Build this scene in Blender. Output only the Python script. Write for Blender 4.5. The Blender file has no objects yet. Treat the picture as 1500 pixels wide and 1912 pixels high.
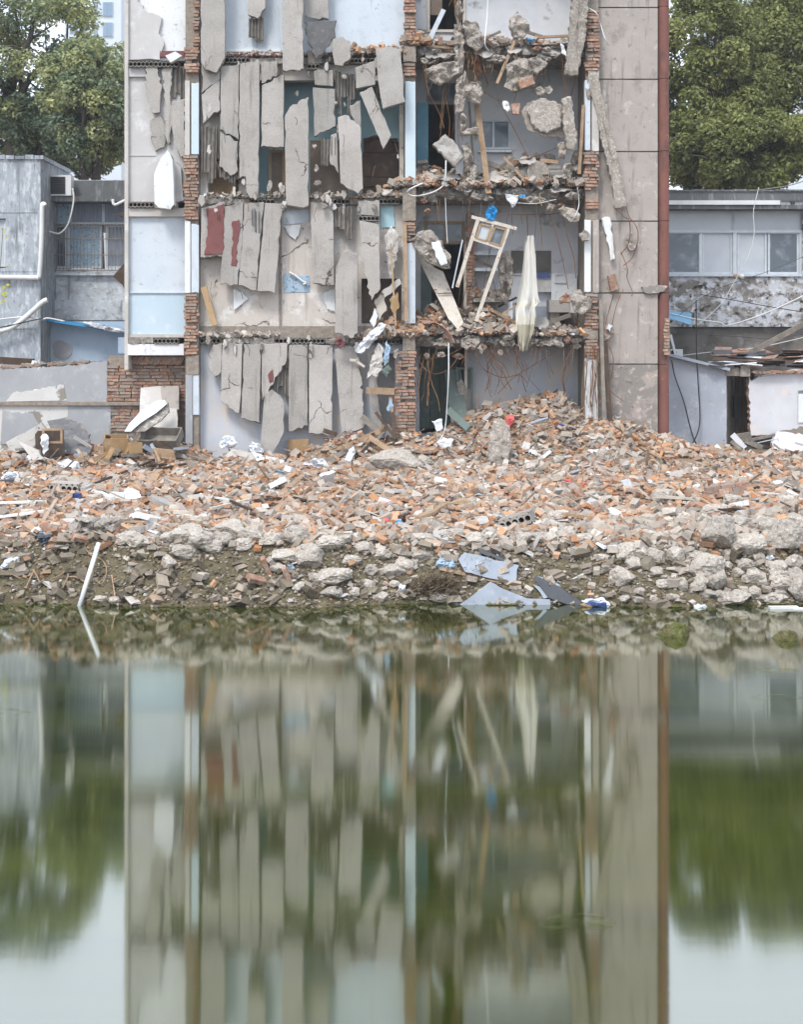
import bpy, math, random
import numpy as np
from mathutils import Vector, Matrix, noise as mnoise
random.seed(7); RNG = np.random.default_rng(7)
SC = bpy.context.scene
COL = SC.collection
R = math.radians

# ------------------------------------------------------------------ camera
# level camera with a vertical shift (verticals stay parallel, as in a view camera)
FPX, HZ, CAMZ = 2600.0, 640.0, 3.14        # focal length in photo pixels, horizon row, height above the water
cam = bpy.data.cameras.new('camera'); camo = bpy.data.objects.new('camera', cam); COL.objects.link(camo)
camo.location = (0, 0, CAMZ); camo.rotation_euler = (R(90), 0, 0)
cam.sensor_fit = 'VERTICAL'; cam.sensor_height = 36.0; cam.sensor_width = 36.0
cam.lens = 36.0 * FPX / 1912.0
cam.shift_y = -(956.0 - HZ) / 1912.0
cam.clip_end = 3000
SC.camera = camo

# ------------------------------------------------------------------ sky and sun (overcast)
SUN_EL, SUN_AZ = R(52), R(205)             # azimuth measured clockwise from +Y: behind the camera, to the left
w = bpy.data.worlds.new('World'); SC.world = w; w.use_nodes = True
nt = w.node_tree; nt.nodes.clear()
out = nt.nodes.new('ShaderNodeOutputWorld')
sky = nt.nodes.new('ShaderNodeTexSky'); sky.sky_type = 'NISHITA'; sky.sun_disc = False
sky.sun_elevation = SUN_EL; sky.sun_rotation = SUN_AZ; sky.dust_density = 4.0; sky.air_density = 1.0; sky.ozone_density = 1.0
b1 = nt.nodes.new('ShaderNodeBackground'); b1.inputs[1].default_value = 0.10
b2 = nt.nodes.new('ShaderNodeBackground'); b2.inputs[0].default_value = (0.885, 0.965, 1.11, 1); b2.inputs[1].default_value = 1.12
mx = nt.nodes.new('ShaderNodeMixShader'); mx.inputs[0].default_value = 0.80   # cloud cover
nt.links.new(sky.outputs[0], b1.inputs[0]); nt.links.new(b1.outputs[0], mx.inputs[1])
nt.links.new(b2.outputs[0], mx.inputs[2]); nt.links.new(mx.outputs[0], out.inputs[0])
sl = bpy.data.lights.new('sun', 'SUN'); sl.energy = 1.5; sl.angle = R(14); sl.color = (1.0, 0.97, 0.93)
so = bpy.data.objects.new('sun', sl); COL.objects.link(so)
sd = Vector((math.sin(SUN_AZ) * math.cos(SUN_EL), math.cos(SUN_AZ) * math.cos(SUN_EL), math.sin(SUN_EL)))
so.rotation_euler = (-sd).to_track_quat('-Z', 'Y').to_euler(); so.location = (-6, -6, 20)
SC.view_settings.view_transform = 'Standard'; SC.view_settings.look = 'None'
SC.view_settings.exposure = 0.78; SC.view_settings.gamma = 1.0; SC.view_settings.use_curve_mapping = False
SC.cycles.max_bounces = 4; SC.cycles.diffuse_bounces = 2; SC.cycles.glossy_bounces = 3
SC.cycles.transmission_bounces = 3; SC.cycles.transparent_max_bounces = 6
SC.cycles.caustics_reflective = False; SC.cycles.caustics_refractive = False

# ------------------------------------------------------------------ materials
def S(r, g, b, k=1.0):
    f = lambda c: (c / 255 / 12.92 if c / 255 <= .04045 else ((c / 255 + .055) / 1.055) ** 2.4) * k
    return (f(r), f(g), f(b), 1.0)
def _n(nt, t, **kw):
    n = nt.nodes.new(t)
    for k, v in kw.items(): setattr(n, k, v)
    return n
def mat(name, c1, c2=None, scale=3.0, layers=(), bump=.25, bscale=60.0, rough=.9, rnd=.0, attr=None, spec=.25, stretch=(1, 1, 1), detail=6, metal=0.0, crack=0.0, streak=None):
    """mottled surface: c1..c2 by noise; layers = (colour, scale, low, high, stretch xyz) of stains and peeled patches"""
    m = bpy.data.materials.new(name); m.use_nodes = True
    nt = m.node_tree; L = nt.links; bs = nt.nodes['Principled BSDF']
    bs.inputs['Roughness'].default_value = rough; bs.inputs['Specular IOR Level'].default_value = spec; bs.inputs['Metallic'].default_value = metal
    geo = _n(nt, 'ShaderNodeNewGeometry')
    def noise(sc, st=(1, 1, 1), det=6, off=0):
        mp = _n(nt, 'ShaderNodeMapping'); mp.inputs['Scale'].default_value = st; mp.inputs['Location'].default_value = (off, off * .7, off * 1.3)
        L.new(geo.outputs['Position'], mp.inputs['Vector'])
        n = _n(nt, 'ShaderNodeTexNoise'); n.inputs['Scale'].default_value = sc; n.inputs['Detail'].default_value = det; n.inputs['Roughness'].default_value = .62
        L.new(mp.outputs[0], n.inputs['Vector']); return n.outputs['Fac']
    def ramp(fac, lo, hi):
        r = _n(nt, 'ShaderNodeMapRange'); r.inputs['From Min'].default_value = lo; r.inputs['From Max'].default_value = hi; r.clamp = True
        L.new(fac, r.inputs['Value']); return r.outputs[0]
    def mix(f, a, b, mode='MIX'):
        x = _n(nt, 'ShaderNodeMix', data_type='RGBA', blend_type=mode)
        if isinstance(f, float): x.inputs[0].default_value = f
        else: L.new(f, x.inputs[0])
        for i, c in ((6, a), (7, b)):
            if isinstance(c, tuple): x.inputs[i].default_value = c
            else: L.new(c, x.inputs[i])
        return x.outputs[2]
    if c2 is None: c2 = tuple(v * .8 for v in c1[:3]) + (1.0,)
    if attr:
        a = _n(nt, 'ShaderNodeAttribute', attribute_name=attr); col = a.outputs['Color']
        col = mix(ramp(noise(scale, stretch, detail), .3, .7), mix(1.0, col, c1, 'MULTIPLY'), mix(1.0, col, c2, 'MULTIPLY'))
    else:
        col = mix(ramp(noise(scale, stretch, detail), .3, .7), c1, c2)
    for i, ly in enumerate(layers):
        c, sc, lo, hi = ly[:4]; lo -= .045; hi -= .045; st = ly[4] if len(ly) > 4 else (1, 1, 1)
        col = mix(ramp(noise(sc, st, 7, 3.7 * (i + 1)), lo, hi), col, c)
    if streak:      # rain streaks: (colour, low, high)
        col = mix(ramp(noise(3.0, (2.6, 2.6, .22), 5, 11.3), streak[1], streak[2]), col, streak[0])
    if crack:       # hairline cracks
        wv = _n(nt, 'ShaderNodeTexNoise'); wv.inputs['Scale'].default_value = 4.0; wv.inputs['Detail'].default_value = 5
        L.new(geo.outputs['Position'], wv.inputs['Vector'])
        vm = _n(nt, 'ShaderNodeVectorMath', operation='MULTIPLY_ADD'); vm.inputs[1].default_value = (.35, .35, .35)
        L.new(wv.outputs['Color'], vm.inputs[0]); L.new(geo.outputs['Position'], vm.inputs[2])
        vo = _n(nt, 'ShaderNodeTexVoronoi', feature='DISTANCE_TO_EDGE'); vo.inputs['Scale'].default_value = crack
        L.new(vm.outputs[0], vo.inputs['Vector'])
        ml = _n(nt, 'ShaderNodeMath', operation='MULTIPLY'); L.new(ramp(vo.outputs['Distance'], .012, .003), ml.inputs[0]); L.new(ramp(noise(1.1, (1, 1, 1), 2, 21.0), .555, .60), ml.inputs[1])
        col = mix(ml.outputs[0], col, S(84, 78, 72))
    if rnd:
        oi = _n(nt, 'ShaderNodeObjectInfo'); r = _n(nt, 'ShaderNodeMapRange')
        r.inputs['To Min'].default_value = 1 - rnd; r.inputs['To Max'].default_value = 1 + rnd * .6
        L.new(oi.outputs['Random'], r.inputs['Value'])
        cc = _n(nt, 'ShaderNodeCombineColor')
        for k in range(3): L.new(r.outputs[0], cc.inputs[k])
        col = mix(1.0, col, cc.outputs[0], 'MULTIPLY')
    L.new(col, bs.inputs['Base Color'])
    if bump:
        b = _n(nt, 'ShaderNodeBump'); b.inputs['Strength'].default_value = bump; b.inputs['Distance'].default_value = .02
        L.new(noise(bscale, (1, 1, 1), 5, 9.1), b.inputs['Height']); L.new(b.outputs[0], bs.inputs['Normal'])
    return m
M = {}
M['slab'] = mat('slab_concrete', S(178, 173, 166), S(158, 153, 146), 2.2, [(S(182, 177, 171), 1.3, .52, .72), (S(138, 133, 127), 3.2, .62, .84), (S(190, 186, 181), 48, .58, .70), (S(166, 142, 120), 3.5, .70, .85), (S(126, 120, 114), 70, .62, .72)], .6, 90, rnd=.18, crack=.9, streak=(S(138, 132, 125), .58, .72))
M['slab_edge'] = mat('broken_concrete', S(150, 144, 136), S(112, 106, 99), 9, [(S(190, 184, 176), 14, .55, .7)], .8, 40)
M['chunk'] = mat('rough_concrete', S(172, 163, 152), S(144, 136, 126), 6, [(S(196, 189, 180), 22, .55, .70), (S(108, 100, 91), 14, .62, .76)], 1.0, 42, rnd=.14)
M['rockpale'] = mat('pale_rubble_concrete', S(186, 178, 167), S(158, 149, 138), 5, [(S(200, 193, 183), 26, .55, .70), (S(112, 105, 90), 9, .62, .76), (S(120, 112, 100), 40, .62, .70)], 1.0, 34, rnd=.15)
M['hollow'] = mat('hollow_core_concrete', S(140, 134, 126), S(108, 103, 97), 10, [], .6, 50)
M['asphalt'] = mat('tarred_slab', S(112, 112, 112), S(92, 92, 93), 6, [(S(140, 138, 134), 9, .6, .8)], .4, 60)
M['white'] = mat('white_plaster', S(226, 228, 228), S(212, 214, 214), 1.6, [(S(190, 188, 184), 3, .62, .85), (S(170, 166, 160), 9, .66, .76)], .3, 50, streak=(S(188, 184, 178), .60, .74))
M['whiteblue'] = mat('bluish_white_plaster', S(190, 200, 208), S(203, 210, 216), 1.2, [(S(180, 186, 190), 4, .58, .8), (S(168, 164, 158), 7, .66, .74)], .3, 50, streak=(S(176, 178, 178), .58, .72))
M['bluewash'] = mat('pale_blue_wash', S(180, 199, 210), S(190, 206, 215), 1.6, [(S(212, 220, 224), 4, .6, .8)], .2, 50)
M['greywall'] = mat('pale_grey_plaster', S(196, 192, 186), S(178, 173, 167), 1.7, [(S(214, 212, 208), 3, .58, .75), (S(150, 145, 138), 5, .66, .85)], .3, 45)
M['leftwall'] = mat('left_bay_plaster', S(196, 194, 192), S(182, 179, 176), 1.7, [(S(212, 212, 212), 3, .58, .75), (S(158, 155, 150), 5, .68, .85)], .3, 45)
M['beige'] = mat('beige_plaster', S(203, 196, 188), S(188, 180, 170), 1.5, [(S(176, 168, 158), 4, .6, .8), (S(214, 212, 208), 2, .58, .66), (S(150, 142, 132), 8, .66, .74)], .3, 45, crack=.6, streak=(S(168, 160, 150), .58, .72))
M['backwall'] = mat('sooty_grey_plaster', S(214, 215, 217), S(196, 196, 196), 1.4, [(S(196, 198, 202), 3, .56, .75), (S(104, 98, 88), 2.2, .64, .78)], .3, 40)
M['firstwall'] = mat('first_floor_plaster', S(196, 202, 210), S(184, 188, 194), 1.3, [(S(205, 196, 186), 1.6, .52, .7, (1, 1, .6)), (S(150, 142, 132), 4, .70, .84)], .25, 45)
M['pink'] = mat('pinkish_render', S(174, 165, 157), S(158, 150, 143), 1.5, [(S(120, 116, 110), 2.3, .60, .80, (1, 1, .6)), (S(198, 188, 182), 4, .62, .78), (S(74, 72, 66), 3.2, .70, .84), (S(140, 134, 126), 9, .66, .72)], .4, 60, streak=(S(112, 108, 102), .56, .74))
M['pinklow'] = mat('flaking_pinkish_render', S(172, 158, 150), S(152, 146, 139), 2.0, [(S(138, 133, 126), 3.2, .50, .56), (S(186, 170, 162), 6, .60, .66), (S(96, 92, 85), 7, .70, .80)], .5, 50)
M['redstrip'] = mat('dull_red_paint', S(132, 90, 80), S(116, 78, 70), 2.5, [(S(86, 70, 64), 3, .56, .76, (1, 1, .5)), (S(168, 152, 142), 7, .72, .77)], .3, 60)
M['maroon'] = mat('maroon_floor_paint', S(128, 84, 80), S(112, 72, 70), 5, [(S(150, 118, 112), 9, .68, .78)], .3, 50)
M['mortar'] = mat('old_mortar', S(160, 150, 138), S(126, 116, 105), 12, [], .9, 40)
M['brick'] = mat('clay_brick', S(172, 130, 106), S(144, 107, 88), 14, [(S(172, 158, 145), 16, .51, .66), (S(120, 100, 88), 9, .62, .76)], .5, 60, rnd=.26)
M['brickgrey'] = mat('mortar_smeared_brick', S(164, 140, 124), S(142, 118, 103), 14, [(S(150, 142, 132), 10, .50, .64)], .6, 60, rnd=.2)
M['rubble'] = mat('rubble_pieces', (1, 1, 1, 1), (.74, .72, .70, 1), 22, [], .5, 60, attr='col')
M['soil'] = mat('rubble_dust', S(150, 132, 112), S(112, 97, 82), 3.2, [(S(184, 168, 150), 8, .56, .7), (S(176, 118, 86), 5, .58, .72), (S(92, 82, 64), 11, .62, .74)], 1.0, 26)
M['bank'] = mat('damp_bank_soil', S(112, 103, 80), S(80, 73, 54), 5, [(S(128, 118, 96), 16, .60, .7), (S(46, 46, 24), 7, .58, .72)], 1.0, 30)
M['wood'] = mat('weathered_timber', S(176, 150, 122), S(140, 116, 92), 6, [(S(196, 176, 150), 12, .58, .75, (6, 6, 1))], .4, 60, rnd=.2)
M['woodgrey'] = mat('grey_timber', S(150, 142, 132), S(112, 105, 96), 6, [], .5, 60, rnd=.2)
M['wooddark'] = mat('dark_brown_wood', S(82, 66, 54), S(60, 48, 40), 4, [(S(104, 88, 72), 9, .6, .8)], .2, 60, rough=.7)
M['brownpanel'] = mat('brown_hardboard', S(126, 112, 98), S(110, 98, 86), 3, [(S(142, 128, 112), 7, .6, .8)], .2, 60, rough=.8)
M['tanpanel'] = mat('tan_board', S(176, 150, 116), S(150, 124, 92), 2, [(S(128, 104, 78), 8, .6, .8, (5, 5, 1))], .2, 60, rough=.8)
M['cream'] = mat('worn_cream_paint', S(206, 199, 187), S(188, 179, 166), 5, [(S(152, 128, 104), 12, .62, .74)], .3, 60, rough=.75)
M['card'] = mat('wood_effect_board', S(166, 138, 102), S(144, 116, 82), 3, [(S(186, 166, 136), 9, .6, .8)], .15, 50, rough=.8)
M['room'] = mat('turquoise_room_paint', S(166, 200, 208), S(176, 208, 214), 1.4, [(S(176, 206, 214), 4, .62, .8)], .15, 50)
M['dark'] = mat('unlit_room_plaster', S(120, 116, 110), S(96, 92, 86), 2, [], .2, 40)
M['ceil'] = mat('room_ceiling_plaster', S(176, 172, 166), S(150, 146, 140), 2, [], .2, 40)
M['greendoor'] = mat('faded_green_door', S(116, 130, 124), S(98, 110, 104), 4, [(S(140, 150, 144), 8, .62, .78)], .2, 50, rough=.7)
M['bluedoor'] = mat('blue_painted_door', S(106, 150, 168), S(92, 132, 150), 4, [(S(140, 170, 180), 8, .64, .78)], .2, 50, rough=.7)
M['bluepost'] = mat('blue_tinted_plaster', S(190, 206, 214), S(200, 212, 218), 3, [(S(170, 186, 192), 9, .66, .78)], .2, 50)
M['rebar'] = mat('rusty_rebar', S(136, 92, 62), S(100, 66, 46), 20, [], .5, 80, rough=.85)
M['vine'] = mat('dry_fibre', S(150, 118, 84), S(118, 90, 62), 12, [], .3, 60)
M['rust'] = mat('rusty_sheet', S(166, 136, 120), S(140, 104, 86), 5, [(S(190, 170, 156), 9, .58, .74), (S(120, 80, 58), 12, .62, .74)], .3, 50, rough=.7)
M['pvc'] = mat('white_pvc', S(222, 224, 222), S(206, 208, 206), 4, [], .05, 40, rough=.5, spec=.4)
M['bluebag'] = mat('blue_plastic', S(40, 150, 206), S(30, 128, 190), 12, [], .2, 30, rough=.4, spec=.5)
M['bluedeep'] = mat('deep_blue_plastic', S(52, 78, 136), S(42, 66, 120), 12, [], .2, 30, rough=.4, spec=.5)
M['whitebag'] = mat('white_plastic_sheet', S(226, 230, 234), S(206, 210, 216), 10, [], .3, 30, rough=.4, spec=.4)
M['pinkcloth'] = mat('red_pink_cloth', S(206, 108, 104), S(186, 92, 90), 9, [], .4, 30)
M['blackplastic'] = mat('black_plastic', S(48, 50, 54), S(36, 38, 42), 9, [], .3, 30, rough=.5)
M['darkcloth'] = mat('dark_cloth', S(84, 92, 104), S(64, 70, 80), 9, [], .4, 30)
M['glass'] = mat('dusty_glass', S(92, 102, 110), S(76, 86, 94), 2, [(S(136, 144, 150), 3, .56, .75)], .0, 40, rough=.15, spec=.6)
M['glasspale'] = mat('curtained_glass', S(188, 194, 198), S(172, 178, 184), 2, [], .0, 40, rough=.2, spec=.5)
M['metalgrey'] = mat('dull_aluminium', S(198, 205, 210), S(180, 187, 192), 8, [], .1, 50, rough=.5, spec=.4)
M['bars'] = mat('rusting_window_bars', S(140, 136, 130), S(118, 110, 102), 14, [], .2, 50, rough=.7)
M['boardgrey'] = mat('blue_grey_fibreboard', S(158, 166, 176), S(140, 148, 158), 3, [(S(178, 184, 190), 7, .6, .78)], .15, 60, rough=.7)
M['boarddark'] = mat('dark_wet_board', S(86, 88, 92), S(66, 68, 72), 5, [], .2, 60, rough=.6)
M['twig'] = mat('dry_twig', S(128, 112, 90), S(104, 90, 72), 9, [], .2, 60)
M['bark'] = mat('tree_bark', S(92, 84, 76), S(70, 64, 58), 9, [], .7, 30)
M['annex'] = mat('annex_grey_render', S(166, 168, 170), S(150, 152, 154), 1.5, [(S(182, 182, 180), 4, .6, .78)], .3, 50)
M['annexwhite'] = mat('annex_white_wash', S(208, 208, 204), S(194, 192, 188), 2, [(S(140, 134, 124), 2.4, .60, .64), (S(168, 164, 156), 6, .66, .74)], .3, 50)
M['leftstain'] = mat('weathered_flare_blued_render', S(170, 177, 183), S(150, 158, 165), 2.2, [(S(196, 201, 205), 11, .54, .68, (1, 1, .4)), (S(122, 128, 133), 9, .58, .74, (1.4, 1.4, .3)), (S(98, 102, 106), 1.3, .64, .8)], .5, 50, streak=(S(116, 122, 127), .56, .72))  # bluish veiling flare over the left side mixed into this render colour
M['leftwhite'] = mat('weathered_white_render', S(196, 201, 205), S(178, 182, 186), 1.8, [(S(146, 148, 148), 5, .54, .70, (1, 1, 1.4)), (S(206, 211, 214), 9, .56, .7), (S(84, 85, 86), 3, .68, .80)], .4, 50, streak=(S(122, 124, 125), .58, .72))  # render white pushed slightly blue to carry the same painted flare
M['steelblue'] = mat('steel_blue_wash', S(174, 192, 208), S(164, 182, 200), 1.6, [(S(148, 166, 184), 4, .6, .8)], .2, 50)
M['mould'] = mat('mouldy_white_wall', S(196, 200, 206), S(182, 184, 188), 2, [(S(124, 120, 114), 2.6, .52, .60, (1, 1, 1.5)), (S(164, 160, 154), 7, .56, .66), (S(58, 54, 49), 5, .585, .68), (S(212, 214, 218), 6, .60, .68)], .5, 40)
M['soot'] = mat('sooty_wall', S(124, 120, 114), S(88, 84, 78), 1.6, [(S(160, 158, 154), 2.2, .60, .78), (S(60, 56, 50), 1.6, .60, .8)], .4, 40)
M['parapet'] = mat('dark_weathered_parapet', S(110, 112, 112), S(84, 86, 86), 2, [(S(140, 142, 142), 5, .58, .72, (2, 2, .4))], .3, 50)
M['rightgrey'] = mat('grey_blue_wall', S(172, 178, 188), S(158, 162, 170), 1.4, [(S(118, 108, 100), 1.7, .66, .76), (S(190, 196, 204), 4, .58, .74), (S(74, 66, 58), 7, .72, .77)], .25, 50)
M['rightwhite'] = mat('chalky_white_wall', S(208, 210, 214), S(196, 196, 198), 1.8, [(S(216, 204, 196), 3, .58, .72), (S(160, 152, 146), 5, .70, .78)], .25, 50)
M['bluesheet'] = mat('blue_roof_sheet', S(60, 150, 196), S(52, 134, 180), 5, [], .1, 40, rough=.5)
M['paleblue'] = mat('pale_blue_sheet', S(134, 180, 208), S(122, 168, 196), 5, [], .1, 40, rough=.5)
M['tower'] = mat('haze_paled_tower_render', S(196, 206, 214), S(188, 198, 206), .3, [], .0, 40)  # aerial haze of the far towers mixed into their wall colour
M['towerglass'] = mat('tower_glass', S(130, 152, 172), S(120, 142, 162), .3, [], .0, 40, rough=.3)  # pane colour paled and blued to stand for distance haze
M['moss'] = mat('mossy_stone', S(104, 98, 66), S(78, 76, 46), 12, [(S(126, 122, 92), 20, .58, .7), (S(92, 100, 44), 7, .56, .7)], .8, 40)
M['bluepattern'] = mat('speckled_blue_curtain', S(168, 188, 202), S(150, 174, 192), 6, [(S(96, 128, 160), 24, .60, .66)], .1, 40)
M['curtain'] = mat('grey_curtain', S(150, 158, 170), S(112, 120, 134), 9, [], .1, 40, stretch=(6, 6, .3))
def water_material():
    m = bpy.data.materials.new('green_pond_water'); m.use_nodes = True
    nt = m.node_tree; L = nt.links; nt.nodes.clear()
    o = _n(nt, 'ShaderNodeOutputMaterial')
    g = _n(nt, 'ShaderNodeBsdfGlossy'); g.inputs['Roughness'].default_value = .050; g.inputs['Anisotropy'].default_value = .5; tg = _n(nt, 'ShaderNodeCombineXYZ'); tg.inputs[0].default_value = 1.0; L.new(tg.outputs[0], g.inputs['Tangent']); g.inputs['Color'].default_value = (.94, .95, .89, 1)
    d = _n(nt, 'ShaderNodeBsdfDiffuse')
    geo = _n(nt, 'ShaderNodeNewGeometry'); mp = _n(nt, 'ShaderNodeMapping'); mp.inputs['Scale'].default_value = (.35, 1.6, 1)
    L.new(geo.outputs['Position'], mp.inputs['Vector'])
    n = _n(nt, 'ShaderNodeTexNoise'); n.inputs['Scale'].default_value = 1.0; n.inputs['Detail'].default_value = 4
    L.new(mp.outputs[0], n.inputs['Vector'])
    cr = _n(nt, 'ShaderNodeValToRGB'); cr.color_ramp.elements[0].position = .35; cr.color_ramp.elements[1].position = .78
    cr.color_ramp.elements[0].color = (.016, .025, .0005, 1); cr.color_ramp.elements[1].color = (.047, .062, .0014, 1)
    L.new(n.outputs['Fac'], cr.inputs[0]); L.new(cr.outputs[0], d.inputs['Color'])
    lw = _n(nt, 'ShaderNodeFresnel'); lw.inputs['IOR'].default_value = 1.33
    mr = _n(nt, 'ShaderNodeMapRange'); mr.inputs['From Min'].default_value = 0.02; mr.inputs['From Max'].default_value = .45
    mr.inputs['To Min'].default_value = .37; mr.inputs['To Max'].default_value = .78; mr.clamp = True
    L.new(lw.outputs[0], mr.inputs['Value'])
    mx = _n(nt, 'ShaderNodeMixShader'); L.new(mr.outputs[0], mx.inputs[0]); L.new(d.outputs[0], mx.inputs[1]); L.new(g.outputs[0], mx.inputs[2])
    mp2 = _n(nt, 'ShaderNodeMapping'); mp2.inputs['Scale'].default_value = (1.0, 2.2, 1)
    L.new(geo.outputs['Position'], mp2.inputs['Vector'])
    n2 = _n(nt, 'ShaderNodeTexNoise'); n2.inputs['Scale'].default_value = 3.0; n2.inputs['Detail'].default_value = 3
    L.new(mp2.outputs[0], n2.inputs['Vector'])
    b = _n(nt, 'ShaderNodeBump'); b.inputs['Strength'].default_value = .006; b.inputs['Distance'].default_value = .02
    L.new(n2.outputs['Fac'], b.inputs['Height']); L.new(b.outputs[0], g.inputs['Normal'])
    L.new(mx.outputs[0], o.inputs[0]); return m
M['water'] = water_material()
def leaf_material(name):
    m = bpy.data.materials.new(name); m.use_nodes = True
    nt = m.node_tree; L = nt.links; nt.nodes.clear()
    o = _n(nt, 'ShaderNodeOutputMaterial'); a = _n(nt, 'ShaderNodeAttribute', attribute_name='col')
    d = _n(nt, 'ShaderNodeBsdfDiffuse'); t = _n(nt, 'ShaderNodeBsdfTranslucent'); mx = _n(nt, 'ShaderNodeMixShader'); mx.inputs[0].default_value = .36
    gl = _n(nt, 'ShaderNodeBsdfGlossy'); gl.inputs['Roughness'].default_value = .45; m2 = _n(nt, 'ShaderNodeMixShader'); m2.inputs[0].default_value = .02
    L.new(a.outputs['Color'], d.inputs[0]); L.new(a.outputs['Color'], t.inputs[0])
    L.new(d.outputs[0], mx.inputs[1]); L.new(t.outputs[0], mx.inputs[2]); L.new(mx.outputs[0], m2.inputs[1]); L.new(gl.outputs[0], m2.inputs[2])
    L.new(m2.outputs[0], o.inputs[0]); return m
M['leaf'] = leaf_material('tree_leaves')

# ------------------------------------------------------------------ helpers
YB = 27.4                                   # distance of the torn-open building front
def P(px, py, Y=YB):
    """photo pixel -> real point on the vertical plane at distance Y"""
    return Vector(((px - 750) * Y / FPX, Y, CAMZ + (HZ - py) * Y / FPX))
def tag(o, label=None, cat=None, group=None, kind=None):
    if label: o['label'] = label
    if cat: o['category'] = cat
    if group: o['group'] = group
    if kind: o['kind'] = kind
    return o
class MB:
    def __init__(s): s.v = []; s.f = []; s.m = []
    def add(s, vs, fs, mi=0):
        n = len(s.v); s.v += [tuple(p) for p in vs]; s.f += [tuple(i + n for i in f) for f in fs]; s.m += [mi] * len(fs); return s
    def box(s, c, d, rot=None, mi=0):
        c = Vector(c); h = [x / 2 for x in d]
        vs = [Vector((x * h[0], y * h[1], z * h[2])) for x in (-1, 1) for y in (-1, 1) for z in (-1, 1)]
        if rot is not None:
            m = rot if isinstance(rot, Matrix) else Matrix.Rotation(rot[2], 3, 'Z') @ Matrix.Rotation(rot[1], 3, 'Y') @ Matrix.Rotation(rot[0], 3, 'X')
            vs = [m @ v for v in vs]
        return s.add([c + v for v in vs], [(0, 1, 3, 2), (4, 6, 7, 5), (0, 4, 5, 1), (2, 3, 7, 6), (0, 2, 6, 4), (1, 5, 7, 3)], mi)
    def pbox(s, x0, x1, y0, y1, Y, t, mi=0):
        """box whose front face is the pixel rectangle at distance Y"""
        a, b = P(x0, y1, Y), P(x1, y0, Y)
        return s.box(((a.x + b.x) / 2, Y + t / 2, (a.z + b.z) / 2), (b.x - a.x, t, b.z - a.z), None, mi)
    def beam(s, a, b, w, t, up=None, mi=0):
        a, b = Vector(a), Vector(b); d = b - a; L = d.length; z = d.normalized()
        u = Vector(up) if up else Vector((0, -1, 0))
        x = u.cross(z)
        if x.length < 1e-4: x = Vector((1, 0, 0))
        x.normalize(); y = z.cross(x)
        m = Matrix((x, y, z)).transposed()
        return s.box((a + b) / 2, (w, t, L), m, mi)
    def tube(s, pts, r, n=5, cap=True, mi=0):
        pts = [Vector(p) for p in pts]; rs = r if isinstance(r, (list, tuple)) else [r] * len(pts)
        vs = []; fs = []; px = None
        for i, p in enumerate(pts):
            d = (pts[min(i + 1, len(pts) - 1)] - pts[max(i - 1, 0)])
            d = d.normalized() if d.length > 1e-9 else Vector((0, 0, 1))
            x = px - d * px.dot(d) if px is not None else d.orthogonal()
            if x.length < 1e-6: x = d.orthogonal()
            x.normalize(); px = x; y = d.cross(x)
            for k in range(n):
                a = 2 * math.pi * k / n; vs.append(p + (x * math.cos(a) + y * math.sin(a)) * rs[i])
        for i in range(len(pts) - 1):
            for k in range(n):
                fs.append((i * n + k, i * n + (k + 1) % n, (i + 1) * n + (k + 1) % n, (i + 1) * n + k))
        if cap: fs += [tuple(range(n))[::-1], tuple((len(pts) - 1) * n + k for k in range(n))]
        return s.add(vs, fs, mi)
    def build(s, name, m, parent=None, label=None, cat=None, group=None, kind=None, smooth=False, cols=None):
        mats = m if isinstance(m, (list, tuple)) else [m]
        V = np.array(s.v, dtype=float)
        lo, hi = V.min(0), V.max(0); base = Vector(((lo[0] + hi[0]) / 2, (lo[1] + hi[1]) / 2, lo[2]))
        me = bpy.data.meshes.new(name); me.from_pydata((V - np.array(base)).tolist(), [], s.f); me.update()
        for k in mats: me.materials.append(M[k])
        if len(mats) > 1: me.polygons.foreach_set('material_index', s.m)
        if smooth: me.polygons.foreach_set('use_smooth', [True] * len(me.polygons))
        o = bpy.data.objects.new(name, me); COL.objects.link(o)
        o.location = base
        if parent is not None:
            o.parent = parent; o.location = base - world_loc(parent)
        return tag(o, label, cat, group, kind)
def world_loc(o):
    l = Vector(o.location)
    while o.parent: o = o.parent; l += Vector(o.location)
    return l
def thing(name, loc, label, cat, group=None):
    o = bpy.data.objects.new(name, None); COL.objects.link(o); o.location = loc; o.empty_display_size = .1
    return tag(o, label, cat, group)
def npmesh(name, V, F, m, cols=None, base=(0, 0, 0)):
    """fast mesh from numpy arrays (F: n x 3 or n x 4), one colour per face"""
    me = bpy.data.meshes.new(name); k = F.shape[1]; nf = len(F)
    me.vertices.add(len(V)); me.vertices.foreach_set('co', np.ascontiguousarray(V - np.array(base), dtype=np.float32).ravel())
    me.loops.add(nf * k); me.loops.foreach_set('vertex_index', F.astype(np.int32).ravel())
    me.polygons.add(nf); me.polygons.foreach_set('loop_start', np.arange(0, nf * k, k, dtype=np.int32))
    me.update(calc_edges=True); me.shade_flat()
    me.materials.append(M[m])
    if cols is not None:
        a = me.color_attributes.new('col', 'FLOAT_COLOR', 'CORNER')
        c = np.ones((nf, k, 4), dtype=np.float32); c[:, :, :3] = cols[:, None, :]
        a.data.foreach_set('color', c.ravel())
    o = bpy.data.objects.new(name, me); COL.objects.link(o); o.location = base
    return o
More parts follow.
